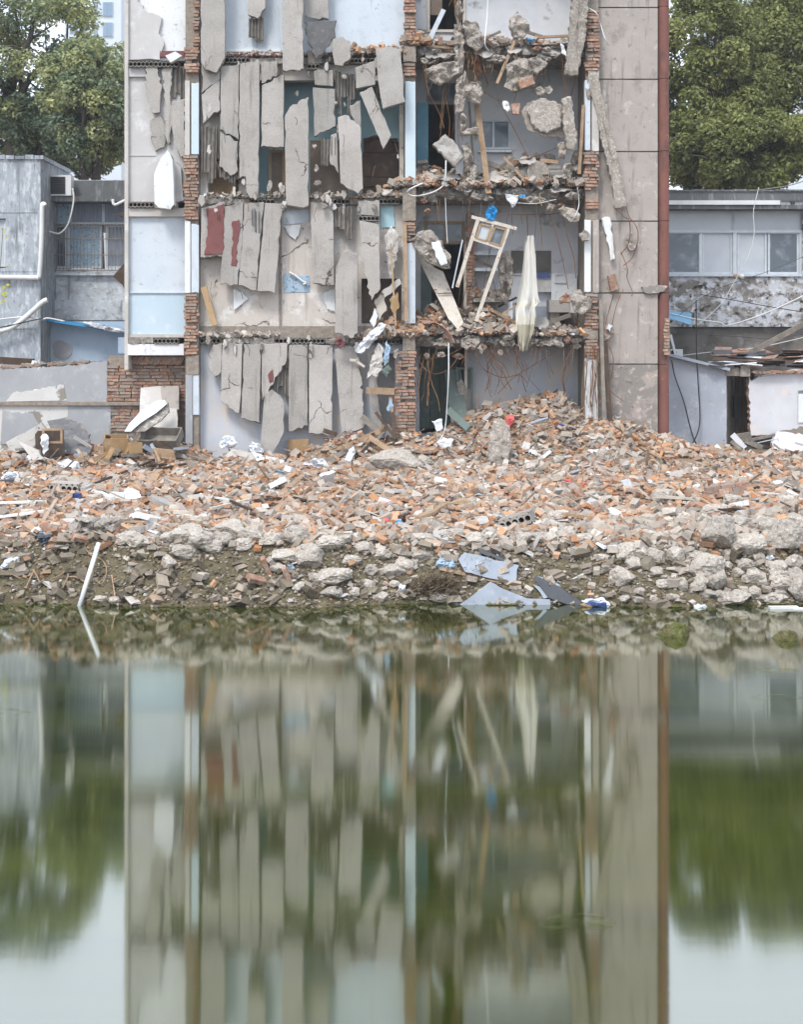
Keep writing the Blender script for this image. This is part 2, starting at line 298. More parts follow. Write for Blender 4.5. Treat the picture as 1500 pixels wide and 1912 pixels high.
def jag(pts, step=6.0, amp=2.2):
    """pixel outline; a point (x, y, 1) starts a broken edge that is split and roughened"""
    res = []
    n = len(pts)
    for i in range(n):
        a, b = pts[i], pts[(i + 1) % n]
        res.append((a[0], a[1], len(a) > 2 and a[2]))
        if not (len(a) > 2 and a[2]) and amp > 1.9:
            L = math.hypot(b[0] - a[0], b[1] - a[1]); k = int(L / 11); nx, ny = -(b[1] - a[1]) / (L + 1e-6), (b[0] - a[0]) / (L + 1e-6)
            for j in range(1, k):
                t = (j + random.uniform(-.3, .3)) / k; q = random.uniform(-.45, .45) + (random.uniform(1.0, 2.6) if random.random() < .13 else 0)
                res.append((a[0] + (b[0] - a[0]) * t + nx * q, a[1] + (b[1] - a[1]) * t + ny * q, 0))
        if len(a) > 2 and a[2]:
            L = math.hypot(b[0] - a[0], b[1] - a[1]); k = max(2, int(L / step))
            nx, ny = -(b[1] - a[1]) / (L + 1e-6), (b[0] - a[0]) / (L + 1e-6)
            for j in range(1, k):
                t = j / k; q = random.uniform(-amp, amp)
                res.append((a[0] + (b[0] - a[0]) * t + nx * q, a[1] + (b[1] - a[1]) * t + ny * q, 1))
    return res
def YF(Y, pts):
    if not isinstance(Y, (tuple, list)): return lambda y: Y
    ys = [p[1] for p in pts]; a, b = min(ys), max(ys)
    return lambda y: Y[0] + (Y[1] - Y[0]) * (y - a) / max(b - a, 1e-6)
def lay(pts, off=.05):
    """tilt of a flat thing so that it lies on the slope of the ground"""
    ys = [p[1] for p in pts]; a, b = min(ys), max(ys); m = (a + b) / 2; H = [(p[1], hit(p[0], min(p[1], 1130)).y) for p in pts]
    yt = min([h for y, h in H if y <= m]); yb = min([h for y, h in H if y > m]); yb = min(yt, yb)
    d = max([0] + [yt + (yb - yt) * (y - a) / (b - a + 1e-6) - h for y, h in H]); return (yt - d - off, yb - d - off)
def plate(pts, Y, t, step=6, amp=2.2, mb=None, mi=0, medge=1):
    """a slab of thickness t whose front has the given outline; broken edges are ragged through the thickness"""
    if Y == 'g': Y = lay(pts)
    mb = mb or MB(); o = jag(pts, step, amp); yf = YF(Y, pts); n = len(o)
    cx = sum(p[0] for p in o) / n; cy = sum(p[1] for p in o) / n
    fr, md, bk = [], [], []
    for (x, y, b) in o:
        d = math.hypot(x - cx, y - cy) + 1e-6; k = .7 / d
        Yc = yf(y)
        fr.append(P(x + (cx - x) * k, y + (cy - y) * k, Yc)); md.append(P(x, y, Yc) + Vector((0, .008, 0)))
        q = P(x, y, Yc) + Vector((0, t, 0))
        if b: q += Vector((random.uniform(-.02, .02), random.uniform(-.015, .015), random.uniform(-.03, .03)))
        bk.append(q)
    area = sum(o[i][0] * o[(i + 1) % n][1] - o[(i + 1) % n][0] * o[i][1] for i in range(n))
    f = list(range(n)); 
    if area < 0: pass
    mb.add(fr + md + bk, [tuple(f)], mi)
    base = len(mb.v) - 3 * n
    for r in (0, 1):
        for i in range(n):
            j = (i + 1) % n
            mb.f.append((base + r * n + i, base + (r + 1) * n + i, base + (r + 1) * n + j, base + r * n + j)); mb.m.append(medge if r == 1 and o[i][2] else mi)
    mb.f.append(tuple(base + 2 * n + i for i in reversed(f))); mb.m.append(mi)
    return mb
def lump(pts, Y, t, rough=.12, mb=None, mi=0, flat=0.0):
    """a broken lump with the given pixel outline: rounded or flat-faced rock with an uneven skin"""
    if Y == 'g': Y = min(hit(p[0], min(p[1], 1128)).y for p in pts) - .02
    mb = mb or MB(); o = jag([(p[0], p[1], 1) for p in pts], 5, 2.0); yf = YF(Y, pts); n = len(o)
    cx = sum(p[0] for p in o) / n; cy = sum(p[1] for p in o) / n
    k = max(1, n // 5); sm = [(sum(o[(i + d) % n][0] for d in range(-k, k + 1)) / (2 * k + 1), sum(o[(i + d) % n][1] for d in range(-k, k + 1)) / (2 * k + 1)) for i in range(n)]
    rs = [(.88, t), (1.0, .6 * t), (1.0, .34 * t), (.95, .16 * t), (.86, .08 * t), (.72, .04 * t), (.56, .01 * t), (.38, 0.0), (.2, 0.0)]
    if flat: rs = [(.92, t), (1.0, .8 * t), (1.0, .12 * t), (.96, .03 * t), (.84, 0.0), (.66, 0.0), (.44, 0.0), (.22, 0.0)]
    vs = []; seed = Vector((cx * .37, cy * .21, 0)); a0 = .10 if flat else .42
    for ri, (s_, dz) in enumerate(rs):
        q = min(1.0, (1 - s_) * 2.2) if ri > 1 else 0.0; jj = .25 * (1 - abs(2 * s_ - 1)) if 0 < s_ < .95 else 0
        for i, (x, y, b) in enumerate(o):
            u = i + (random.uniform(-.3, .3) if ri > 3 else 0); x_ = x + (sm[i][0] - x) * q; y_ = y + (sm[i][1] - y) * q
            w_ = 1 + (random.uniform(-.05, .05) if ri > 3 else 0)
            p = P(cx + (x_ - cx) * s_ * w_, cy + (y_ - cy) * s_ * w_, yf(y)) + Vector((0, dz, 0))
            nn = a0 * t * (mnoise.noise(p * 5.0 + seed) + .5 * mnoise.noise(p * 13.0 + seed)) * (1 + 2 * rough) + (0 if flat else .55 * t * (mnoise.voronoi(p * 6.5 + seed)[0][0] - .35)) + random.uniform(-1, 1) * rough * t * (.12 if flat else .3)
            vs.append(p + Vector((0, nn, 0)))
    vs.append(P(cx, cy, yf(cy)))
    fs = [tuple(reversed(range(n)))]
    for r in range(len(rs) - 1):
        for i in range(n):
            j = (i + 1) % n; fs.append((r * n + i, r * n + j, (r + 1) * n + j, (r + 1) * n + i))
    k = (len(rs) - 1) * n
    for i in range(n): fs.append((k + i, k + (i + 1) % n, len(vs) - 1))
    return mb.add(vs, fs, mi)
def wall(x0, x1, y0, y1, Y, t, holes=(), mb=None, mi=0):
    """plastered wall on plane Y with real openings (pixel rectangles)"""
    mb = mb or MB()
    xs = sorted({x0, x1, *[h[0] for h in holes], *[h[1] for h in holes]}); ys = sorted({y0, y1, *[h[2] for h in holes], *[h[3] for h in holes]})
    xs = [x for x in xs if x0 <= x <= x1]; ys = [y for y in ys if y0 <= y <= y1]
    inh = lambda x, y: any(h[0] < x < h[1] and h[2] < y < h[3] for h in holes)
    solid = {}
    for i in range(len(xs) - 1):
        for j in range(len(ys) - 1):
            solid[i, j] = not inh((xs[i] + xs[i + 1]) / 2, (ys[j] + ys[j + 1]) / 2)
    D = Vector((0, t, 0))
    for (i, j), sld in solid.items():
        if not sld: continue
        a, b, c, d = P(xs[i], ys[j + 1], Y), P(xs[i + 1], ys[j + 1], Y), P(xs[i + 1], ys[j], Y), P(xs[i], ys[j], Y)
        mb.add([a, b, c, d], [(0, 1, 2, 3)], mi); mb.add([a + D, b + D, c + D, d + D], [(3, 2, 1, 0)], mi)
        for (di, dj, p, q) in ((-1, 0, d, a), (1, 0, b, c), (0, -1, c, d), (0, 1, a, b)):
            if not solid.get((i + di, j + dj), False): mb.add([p, p + D, q + D, q], [(0, 1, 2, 3)], mi)
    return mb
def curve(pts, n=6):
    """smooth path through points (Catmull-Rom)"""
    pts = [Vector(p) for p in pts]; res = []
    q = [pts[0]] + pts + [pts[-1]]
    for i in range(1, len(q) - 2):
        for k in range(n):
            t = k / n; a, b, c, d = q[i - 1], q[i], q[i + 1], q[i + 2]
            res.append(.5 * ((2 * b) + (c - a) * t + (2 * a - 5 * b + 4 * c - d) * t * t + (3 * b - a - 3 * c + d) * t ** 3))
    res.append(pts[-1]); return res
def cable(name, pxs, Y, r, m, label, cat, n=5, group=None):
    pts = [P(p[0], p[1], p[2] if len(p) > 2 else Y) for p in pxs]
    return MB().tube(curve(pts), r, n).build(name, m, None, label, cat, group, smooth=True)
# ------------------------------------------------------------------ ground, bank and pond
MOUNDS = [(2.45, 28.0, .92, 1.2, 1.1), (3.1, 27.7, .42, .5, .7), (1.9, 27.4, .28, .5, .5), (1.2, 27.7, .40, .6, .8), (2.8, 26.7, .20, .5, .5), (-.75, 27.0, .38, .75, .7), (4.5, 27.2, .42, .9, 1.0), (-5.6, 26.6, .12, 1.0, .9), (3.6, 26.9, .35, 1.0, .9),
          (5.9, 28.4, .12, 1.0, .8), (-2.9, 27.1, .12, .6, .5), (-5.0, 26.8, .20, .5, .5), (-6.7, 26.7, .26, .7, .6), (-4.1, 27.0, .24, .35, .4), (-1.3, 26.9, .22, .5, .4), (.35, 26.9, .22, .5, .5), (-7.4, 25.5, .2, .8, .8), (5.4, 26.5, .2, .5, .6), (.2, 26.6, .16, .9, .7), (6.2, 19.0, .22, 1.2, 1.2), (-3.3, 17.9, .10, 1.2, .5), (2.6, 22.5, .10, 1.5, 1.2), (-3.5, 22.0, .10, 2.0, 1.2)]
def bank_y(x): return 17.30 + .10 * math.sin(x * 1.1 + .6) + .06 * math.sin(x * 2.9 + 1.3) + (.10 if x > 2.5 else 0) * min(1, (x - 2.5) / 1.5 if x > 2.5 else 0)
def gz(x, y):
    yb = bank_y(x)
    if y >= yb:
        t = min(1, (y - yb) / 10.0); z = .64 + .22 * t
        z *= 1 - .0 * t
    else:
        d = yb - y; z = .64 - .98 * d - .35 * max(0, d - .62)
        z += .12 * math.exp(-((d - .15) / .15) ** 2) * 0
    for (mx_, my_, a, sx, sy) in MOUNDS:
        z += a * math.exp(-((x - mx_) / sx) ** 2 - ((y - my_) / sy) ** 2)
    f = 1.0 if y > yb else .6
    z += f * (.045 * mnoise.noise(Vector((x * .9, y * .9, 0))) + .07 * mnoise.noise(Vector((x * 2.0, y * 2.0, 4))) + .025 * mnoise.noise(Vector((x * 6, y * 6, 8))))
    return z
def hit(px, py, y0=15.5, y1=34.0):
    """where the sight line through a photo pixel meets the rubble"""
    y = y0
    while y < y1:
        p = P(px, py, y)
        if p.z <= gz(p.x, y): return Vector((p.x, y, gz(p.x, y)))
        y += .03
    return Vector((P(px, py, 27).x, 27, gz(P(px, py, 27).x, 27)))
def build_ground():
    xs = np.linspace(-13, 13, 240); ys = np.concatenate([np.linspace(15.6, 17.8, 40), np.linspace(17.9, 30.5, 120)])
    V = np.array([(x, y, gz(x, y)) for y in ys for x in xs])
    nx = len(xs); F = []
    for j in range(len(ys) - 1):
        for i in range(nx - 1):
            a = j * nx + i; F.append((a, a + 1, a + nx + 1, a + nx))
    o = npmesh('ground', V, np.array(F), 'soil'); tag(o, 'dusty rubble-strewn ground between the pond and the building', kind='structure')
    o.data.materials.append(M['bank'])
    idx = [1 if V[f[0]][1] < bank_y(V[f[0]][0]) - .03 + .10 * mnoise.noise(Vector((V[f[0]][0] * 3, 0, 5))) else 0 for f in F]
    o.data.polygons.foreach_set('material_index', idx)
    g = MB(); g.add([(-600, 26.5, .45), (600, 26.5, .45), (600, 1200, .45), (-600, 1200, .45)], [(0, 1, 2, 3)])
    g.build('terrain', 'soil', kind='structure')
    g = MB(); g.add([(-600, -60, -.9), (600, -60, -.9), (600, 30, -.9), (-600, 30, -.9)], [(0, 1, 2, 3)])
    g.build('pond_bed', 'bank', kind='structure')
    wt = MB(); wt.add([(-80, -40, 0), (80, -40, 0), (80, 18.5, 0), (-80, 18.5, 0)], [(0, 1, 2, 3)])
    wt.build('pond_water', 'water', kind='structure', label='still green pond water mirroring the ruined building')
    for sx in (-1, 1):
        side = MB(); side.add([(sx * 13, 15.6, -.9), (sx * 90, 15.6, -.9), (sx * 90, 17.3, .62), (sx * 13, 17.3, .62), (sx * 90, 27, .95), (sx * 13, 27, .95)], [(0, 1, 2, 3), (3, 2, 4, 5)])
        side.build('far_bank', 'soil', kind='structure')
build_ground()

# ------------------------------------------------------------------ trees
def leaves(lobes, n, size, pal, squash=.8):
    L = np.array(lobes); wgt = L[:, 3] ** 2; idx = RNG.choice(len(L), n, p=wgt / wgt.sum())
    d = RNG.normal(size=(n, 3)); d[:, 2] += .28; d /= np.linalg.norm(d, axis=1)[:, None]
    rr = .45 + .6 * RNG.random(n) ** .6
    C = L[idx, :3] + d * (L[idx, 3] * rr)[:, None] * np.array([1, 1, squash])
    nrm = d * .6 + RNG.normal(size=(n, 3)) * .6 + np.array([0, 0, .5]); nrm /= np.linalg.norm(nrm, axis=1)[:, None]
    t = np.cross(nrm, RNG.normal(size=(n, 3))); t /= np.linalg.norm(t, axis=1)[:, None]; b = np.cross(nrm, t)
    s = size * (.6 + .8 * RNG.random(n)); a = (t * s[:, None]); bb = (b * s[:, None] * .55)
    V = np.stack([C - a, C - bb * 1.0 + a * .1, C + a, C + bb + a * .1], 1).reshape(-1, 3)
    F = np.arange(n * 4).reshape(n, 4)
    pal = np.array(pal); lob = RNG.random(len(L))
    k = np.clip(lob[idx] * .7 + RNG.random(n) * .5 - .1, 0, .999) * (len(pal) - 1); i0 = k.astype(int); fr = (k - i0)[:, None]
    c = pal[i0] * (1 - fr) + pal[np.minimum(i0 + 1, len(pal) - 1)] * fr
    c *= (.75 + .5 * RNG.random(n))[:, None]
    return V, F, c
def tree(label, base, trunk_h, crown_c, crown_r, nlobes, lobe_r, nleaf, size, pal, lean=(0, 0), group=None, open_=.0, name='broadleaf_tree', limbs=9, trunk_r=.22):
    base = Vector(base); cc = Vector(crown_c); t = thing(name, base, label, 'tree', group)
    rnd = random.Random(hash(label) % 1000 if False else len(label) * 7 + int(base.x * 10))
    lobes = []
    for i in range(nlobes):
        while True:
            d = Vector((rnd.uniform(-1, 1), rnd.uniform(-1, 1), rnd.uniform(-1, 1)))
            if .25 < d.length < 1: break
        d = d.normalized() * (d.length ** .5)
        p = cc + Vector((d.x * crown_r[0], d.y * crown_r[1], d.z * crown_r[2]))
        lobes.append((p.x, p.y, p.z, lobe_r * rnd.uniform(.65, 1.25)))
    mb = MB(); top = Vector((base.x + lean[0], base.y + lean[1], base.z + trunk_h))
    mb.tube(curve([base, base.lerp(top, .5) + Vector((rnd.uniform(-.15, .15), 0, 0)), top], 4), [trunk_r * (1 - .06 * i) for i in range(9)], 8)
    mb.build('trunk', 'bark', t, smooth=True)
    lm = MB()
    for i in range(limbs):
        l = lobes[int(i * len(lobes) / limbs)]; e = Vector(l[:3]); s = base.lerp(top, rnd.uniform(.75, 1.0))
        m1 = s.lerp(e, .35) + Vector((rnd.uniform(-.3, .3), rnd.uniform(-.3, .3), rnd.uniform(-.1, .5)))
        m2 = s.lerp(e, .7) + Vector((rnd.uniform(-.3, .3), rnd.uniform(-.3, .3), rnd.uniform(-.1, .4)))
        c = curve([s, m1, m2, e], 4); r0 = trunk_r * rnd.uniform(.38, .62)
        lm.tube(c, [r0 * (1 - .82 * k / (len(c) - 1)) for k in range(len(c))], 6)
        for q in range(3):
            s2 = c[rnd.randrange(4, len(c) - 2)]; l2 = rnd.choice(lobes); e2 = s2 + (Vector(l2[:3]) - s2).normalized() * rnd.uniform(.8, 1.8)
            c2 = curve([s2, s2.lerp(e2, .5) + Vector((0, 0, rnd.uniform(-.1, .3))), e2], 3)
            lm.tube(c2, [.045 * (1 - .8 * k / (len(c2) - 1)) for k in range(len(c2))], 4)
    lm.build('limbs', 'bark', t, smooth=True)
    V, F, c = leaves(lobes, nleaf, size, pal)
    o = npmesh('crown', V, F, 'leaf', c, base); o.parent = t; o.location = (0, 0, 0)
    return t
GR = [(.130, .150, .055), (.190, .215, .072), (.270, .290, .100), (.380, .385, .145)]
GL = [(.150, .205, .150), (.220, .280, .175), (.330, .360, .175), (.480, .480, .200)]  # left-hand trees: bluish haze mixed into the leaf colours
def tree_px(label, px, base_py, Y, cpx, cpy, rx, ry, **kw):
    b = P(px, base_py, Y); b.z = .5; c = P(cpx, cpy, Y); k = Y / FPX
    return tree(label, b, c.z - b.z - ry * k * .45, (c.x, Y, c.z), (rx * k, kw.pop('dep', 1.6), ry * k), int(kw.pop('nl', 46) * 3.2), kw.pop('lr', .85) * .52, int(kw.pop('nleaf', 26000) * 1.9), kw.pop('size', .056), kw.pop('pal', GR), **kw)
tree_px('dense green broadleaf tree right beside the dull red corner strip', 1290, 700, 37, 1318, 165, 105, 180, nleaf=30000, nl=40, lr=.9, group='trees behind the houses')
tree_px('tall green broadleaf tree at the top right edge of the view', 1440, 700, 38.5, 1462, 150, 120, 185, nleaf=36000, nl=48, lr=.95, group='trees behind the houses')
tree_px('green tree low behind the right house roof', 1400, 700, 36, 1395, 285, 150, 66, nleaf=24000, nl=40, lr=.62, group='trees behind the houses', trunk_r=.14)
tree_px('green tree mostly hidden behind the pinkish wall', 1180, 700, 41, 1130, 190, 110, 160, nleaf=12000, nl=30, group='trees behind the houses')
tree_px('green tree beyond the right edge of the view', 1640, 700, 38, 1650, 180, 120, 170, nleaf=14000, nl=40, lr=.95, group='trees behind the houses')
tree_px('olive tree beyond the left edge of the view', -160, 700, 38, -150, 160, 120, 150, nleaf=11000, nl=34, lr=.85, pal=GL, group='trees behind the houses')
tree_px('hazy olive tree at the top left edge of the view', 20, 700, 38, 50, 95, 125, 165, nleaf=15500, nl=34, lr=.85, pal=GL, group='trees behind the houses')
tree_px('yellow-green tree leaning beside the left bay of the ruin', 175, 700, 37, 182, 190, 92, 112, nleaf=17000, nl=30, lr=.75, pal=GL, group='trees behind the houses')
tree_px('blue-green tree low above the left house roof', 95, 700, 39, 110, 250, 140, 78, nleaf=24000, nl=38, lr=.6, pal=GL[:3], group='trees behind the houses', trunk_r=.14)

# ------------------------------------------------------------------ far towers
def tower(x0, x1, top, Y, wins, label):
    a, b = P(x0, 400, Y), P(x1, top, Y); t = thing('apartment_tower', ((a.x + b.x) / 2, Y + 5, .45), label, 'tower')
    MB().box(((a.x + b.x) / 2, Y + 5, (b.z + .45) / 2), (b.x - a.x, 10, b.z - .45)).build('wall', 'tower', t)
    for (wx0, wx1, wy0, wy1) in wins:
        wn = MB().pbox(wx0 - 1, wx1 + 1, wy0 - 1, wy1 + 1, Y - .12, .2).build('window', 'tower', t)
        MB().pbox(wx0, (wx0 + wx1) / 2 - .4, wy0, wy1, Y - .16, .1).build('pane', 'towerglass', wn)
        MB().pbox((wx0 + wx1) / 2 + .4, wx1, wy0, wy1, Y - .16, .1).build('pane', 'towerglass', wn)
    return t
tower(172, 226, -160, 120, [(192, 209, 4 + k * 38, 29 + k * 38) for k in range(-4, 2)] + [(175, 179, 4 + k * 38, 29 + k * 38) for k in range(-4, 2)], 'pale hazy tower block beside the left edge of the ruin')
tower(120, 171, 20, 140, [(130, 142, 40 + k * 34, 60 + k * 34) for k in range(0, 4)] + [(148, 160, 40 + k * 34, 60 + k * 34) for k in range(0, 4)], 'low pale block glimpsed through the left tree')
tower(1330, 1560, 0, 130, [(1345 + i * 40, 1365 + i * 40, 6 + k * 36, 26 + k * 36) for i in range(5) for k in range(0, 4)], 'haze-blued pale block showing above the right trees')

# ------------------------------------------------------------------ left house
def frame_rect(mb, x0, x1, y0, y1, Y, w=3, t=.05):
    mb.pbox(x0, x1, y0, y0 + w, Y, t); mb.pbox(x0, x1, y1 - w, y1, Y, t)
    mb.pbox(x0, x0 + w, y0 + w, y1 - w, Y, t); mb.pbox(x1 - w, x1, y0 + w, y1 - w, Y, t); return mb
def window(parent, x0, x1, y0, y1, Y, glass='glass', w=3, frame='metalgrey', curtain=None):
    wn = frame_rect(MB(), x0, x1, y0, y1, Y, w).build('window', frame, parent)
    MB().pbox(x0 + w, x1 - w, y0 + w, y1 - w, Y + .025, .012).build('pane', glass, wn)
    return wn
def left_house():
    Y = 31.0; t = thing('weathered_house', (P(38, 680, Y).x, Y + 1, .5), 'stained grey house wing tinted blue by painted flare at the left edge with drain pipes', 'house')
    wall(-280, 75, 296, 720, Y, 3.0, [(-10, 10, 408, 500)]).build('wall', 'leftstain', t)
    for (y, x1) in ((395, 68), (505, 68), (612, 65)): MB().pbox(-280, x1, y, y + 2, Y - .012, .05).build('ledge', 'leftstain', t)
    r = MB(); 
    for i in range(20): r.pbox(-278 + i * 18, -262 + i * 18, 289 + (i % 3), 297, Y - .05, 2.6)
    r.build('coping', 'leftstain', t)
    window(t, -8, 10, 410, 498, Y + .08, 'glasspale')
    Y2 = 32.4; h = thing('weathered_house', (P(160, 640, Y2).x, Y2 + 1, .5), 'two-storey house with barred curtained windows left of the ruin', 'house')
    wall(70, 262, 336, 720, Y2, 2.5, [(84, 254, 376, 418), (84, 254, 419, 502)]).build('wall', 'leftwhite', h)
    MB().pbox(130, 262, 337, 366, Y2 - .06, .3).build('parapet', 'parapet', h)
    MB().pbox(76, 262, 366, 376, Y2 - .45, .6).build('canopy', 'parapet', h)
    MB().pbox(70, 262, 560, 598, Y2 - .12, .2).build('ledge', 'leftwhite', h)
    MB().pbox(70, 262, 508, 514, Y2 - .12, .2).build('sill', 'leftwhite', h)
    for (a, b, m) in ((84, 130, 'bluepattern'), (131, 192, 'curtain'), (193, 254, 'curtain')): window(h, a, b, 377, 417, Y2 + .12, m, 2)
    for (a, b, m) in ((84, 125, 'glass'), (126, 190, 'bluepattern'), (197, 254, 'curtain')): window(h, a, b, 420, 501, Y2 + .12, m, 4)
    for i in range(25):
        x = 85 + i * 6.5; MB().tube([P(x, 416, Y2 - .12), P(x, 505, Y2 - .12)], .008, 4).build('bar', 'bars', h)
    for y in (417, 446, 476, 505): MB().tube([P(84, y, Y2 - .135), P(250, y, Y2 - .135)], .014, 4).build('rail', 'bars', h)
    # open store below with a sloping blue sheet roof
    s = thing('lean_to_store', (P(160, 680, 31.6).x, 31.6, .5), 'steel-blue plastered lean-to under the barred windows', 'shed')
    wall(76, 250, 600, 720, 31.9, .15).build('wall', 'steelblue', s)
    lump([(98, 640), (108, 635), (118, 637), (126, 641), (135, 649), (133, 661), (125, 669), (112, 671), (101, 665)], 31.88, .02, flat=1).build('plaster_patch', 'annex', s)
    MB().pbox(220, 250, 630, 660, 31.3, .6).build('ledge', 'steelblue', s)
    mb = MB(); a, b = P(76, 596, 31.45), P(240, 621, 31.45)
    mb.add([a, b, b + Vector((0, .4, .05)), a + Vector((0, .4, .05)), a + Vector((0, 0, -.025)), b + Vector((0, 0, -.025)), b + Vector((0, .4, .025)), a + Vector((0, .4, .025))],
           [(0, 1, 2, 3), (7, 6, 5, 4), (0, 4, 5, 1), (1, 5, 6, 2), (2, 6, 7, 3), (3, 7, 4, 0)])
    mb.build('roof_sheet', 'bluesheet', s)
    lump([(150, 602), (165, 600), (185, 606), (205, 610), (225, 614), (238, 620), (225, 621), (190, 614), (160, 608)], 31.3, .3).build('plastic_cover', 'whitebag', None, 'crumpled pale plastic lying on the blue sheet roof', 'plastic sheet')
left_house()
ac = thing('air_conditioner', P(105, 365, 32.0), 'white air conditioner unit with dark grille on the left roof edge', 'air conditioner')
MB().pbox(77, 132, 327, 365, 31.9, .3).build('casing', 'pvc', ac)
MB().pbox(80, 121, 330, 362, 31.885, .02).build('grille', 'blackplastic', ac)
for k in range(9): MB().pbox(80, 121, 331.5 + k * 3.5, 332.3 + k * 3.5, 31.875, .01).build('slat', 'boarddark', ac)
MB().pbox(78, 82, 365, 368, 31.95, .2).build('foot', 'boarddark', ac); MB().pbox(126, 130, 365, 368, 31.95, .2).build('foot', 'boarddark', ac)
cable('drain_pipe', [(84, 384), (80, 381), (78, 390), (77, 450), (73, 513), (68, 518), (40, 518), (-40, 517)], 30.9, .055, 'pvc', 'white drain pipe running down and along the stained left wing', 'pipe', 8)
cable('drain_pipe', [(-20, 622), (20, 612), (50, 590), (78, 565), (88, 560)], 30.75, .06, 'pvc', 'thick white pipe slanting across the lower left wing', 'pipe', 8)
cable('drain_pipe', [(210, 372), (213, 382), (225, 378), (240, 370)], 31.8, .035, 'pvc', 'short bent white pipe sticking out beside the ruin', 'pipe', 8)
cable('hose', [(135, 352), (137, 375), (128, 415), (112, 435), (95, 433), (86, 428)], 31.8, .022, 'pvc', 'pale hose looping from the air conditioner to the barred window', 'hose')
cable('cable', [(-30, 600), (40, 592), (76, 596), (90, 594), (120, 600)], 30.8, .018, 'pvc', 'pale cable running along the left wing to the blue sheet roof', 'cable')
cable('cable', [(-30, 618), (30, 605), (70, 596), (80, 595)], 30.7, .014, 'blackplastic', 'dark cable sagging across the left wing', 'cable')
cable('pipe_stub', [(75, 645), (75, 680)], 31.3, .03, 'pvc', 'thin upright white pipe beside the lean-to wall', 'pipe')

# ------------------------------------------------------------------ right house
def right_house():
    Y = 33.0; h = thing('weathered_house', (P(1380, 640, Y).x, Y + 1, .5), 'two-storey house with sliding windows and mouldy wall right of the ruin', 'house')
    wall(1215, 1760, 357, 606, Y, 2.5, [(1240, 1500, 391, 514)]).build('wall', 'mould', h)
    wall(1215, 1760, 606, 760, Y + .12, .3).build('wall', 'soot', h)
    MB().pbox(1215, 1760, 356, 375, Y - .05, .2).build('parapet', 'parapet', h)
    MB().pbox(1215, 1458, 374, 382, Y - .40, .4).build('gutter', 'pvc', h)
    MB().pbox(1215, 1760, 382, 390, Y - .35, .6).build('canopy', 'parapet', h)
    MB().pbox(1215, 1760, 604, 610, Y - .02, .5).build('ledge', 'mould', h)
    for (a, b) in ((1240, 1371), (1372, 1499)): window(h, a, b, 391, 431, Y + .1, 'glasspale', 2)
    for (a, b, m) in ((1240, 1310, 'glass'), (1312, 1369, 'glasspale'), (1378, 1433, 'glasspale'), (1435, 1493, 'glass')):
        window(h, a, b, 433, 512, Y + .1, m, 4)
    MB().pbox(1240, 1499, 429.5, 434.5, Y + .05, .12).build('transom', 'metalgrey', h)
    for (a, b) in ((1370, 1377), (1494, 1499)): MB().pbox(a, b, 432, 513, Y + .06, .1).build('mullion', 'metalgrey', h)
    MB().pbox(1240, 1499, 512, 516, Y - .06, .2).build('sill', 'metalgrey', h)
    # coping stones
    for i in range(21): MB().pbox(1216 + i * 26, 1240 + i * 26, 353 + (i * 7 % 3) * .7, 357, Y - .09, .4).build('coping_stone', 'parapet', h)
right_house()
for i, (x, m, lb) in enumerate(((1375, 'tanpanel', 'yellowish round ball on the right window sill'), (1386, 'pvc', 'white round ball on the right window sill'))):
    mb = MB(); c = P(x, 516, 32.85)
    mb.tube([c + Vector((0, 0, -.055 + .0)), c + Vector((0, 0, -.04)), c, c + Vector((0, 0, .04)), c + Vector((0, 0, .055))], [.02, .05, .065, .05, .02], 10).build('round_float', m, None, lb, 'ball', smooth=True)
MB().add([P(1250, 580, 32.6), P(1292, 584, 32.6), P(1292, 606, 31.9), P(1250, 594, 31.9), P(1250, 581.5, 32.6), P(1292, 585.5, 32.6), P(1292, 607, 31.9), P(1250, 595, 31.9)],
         [(0, 1, 2, 3), (7, 6, 5, 4), (0, 4, 5, 1), (1, 5, 6, 2), (2, 6, 7, 3), (3, 7, 4, 0)]).build('awning', 'paleblue', None, 'small pale blue awning beside the red corner strip', 'awning')
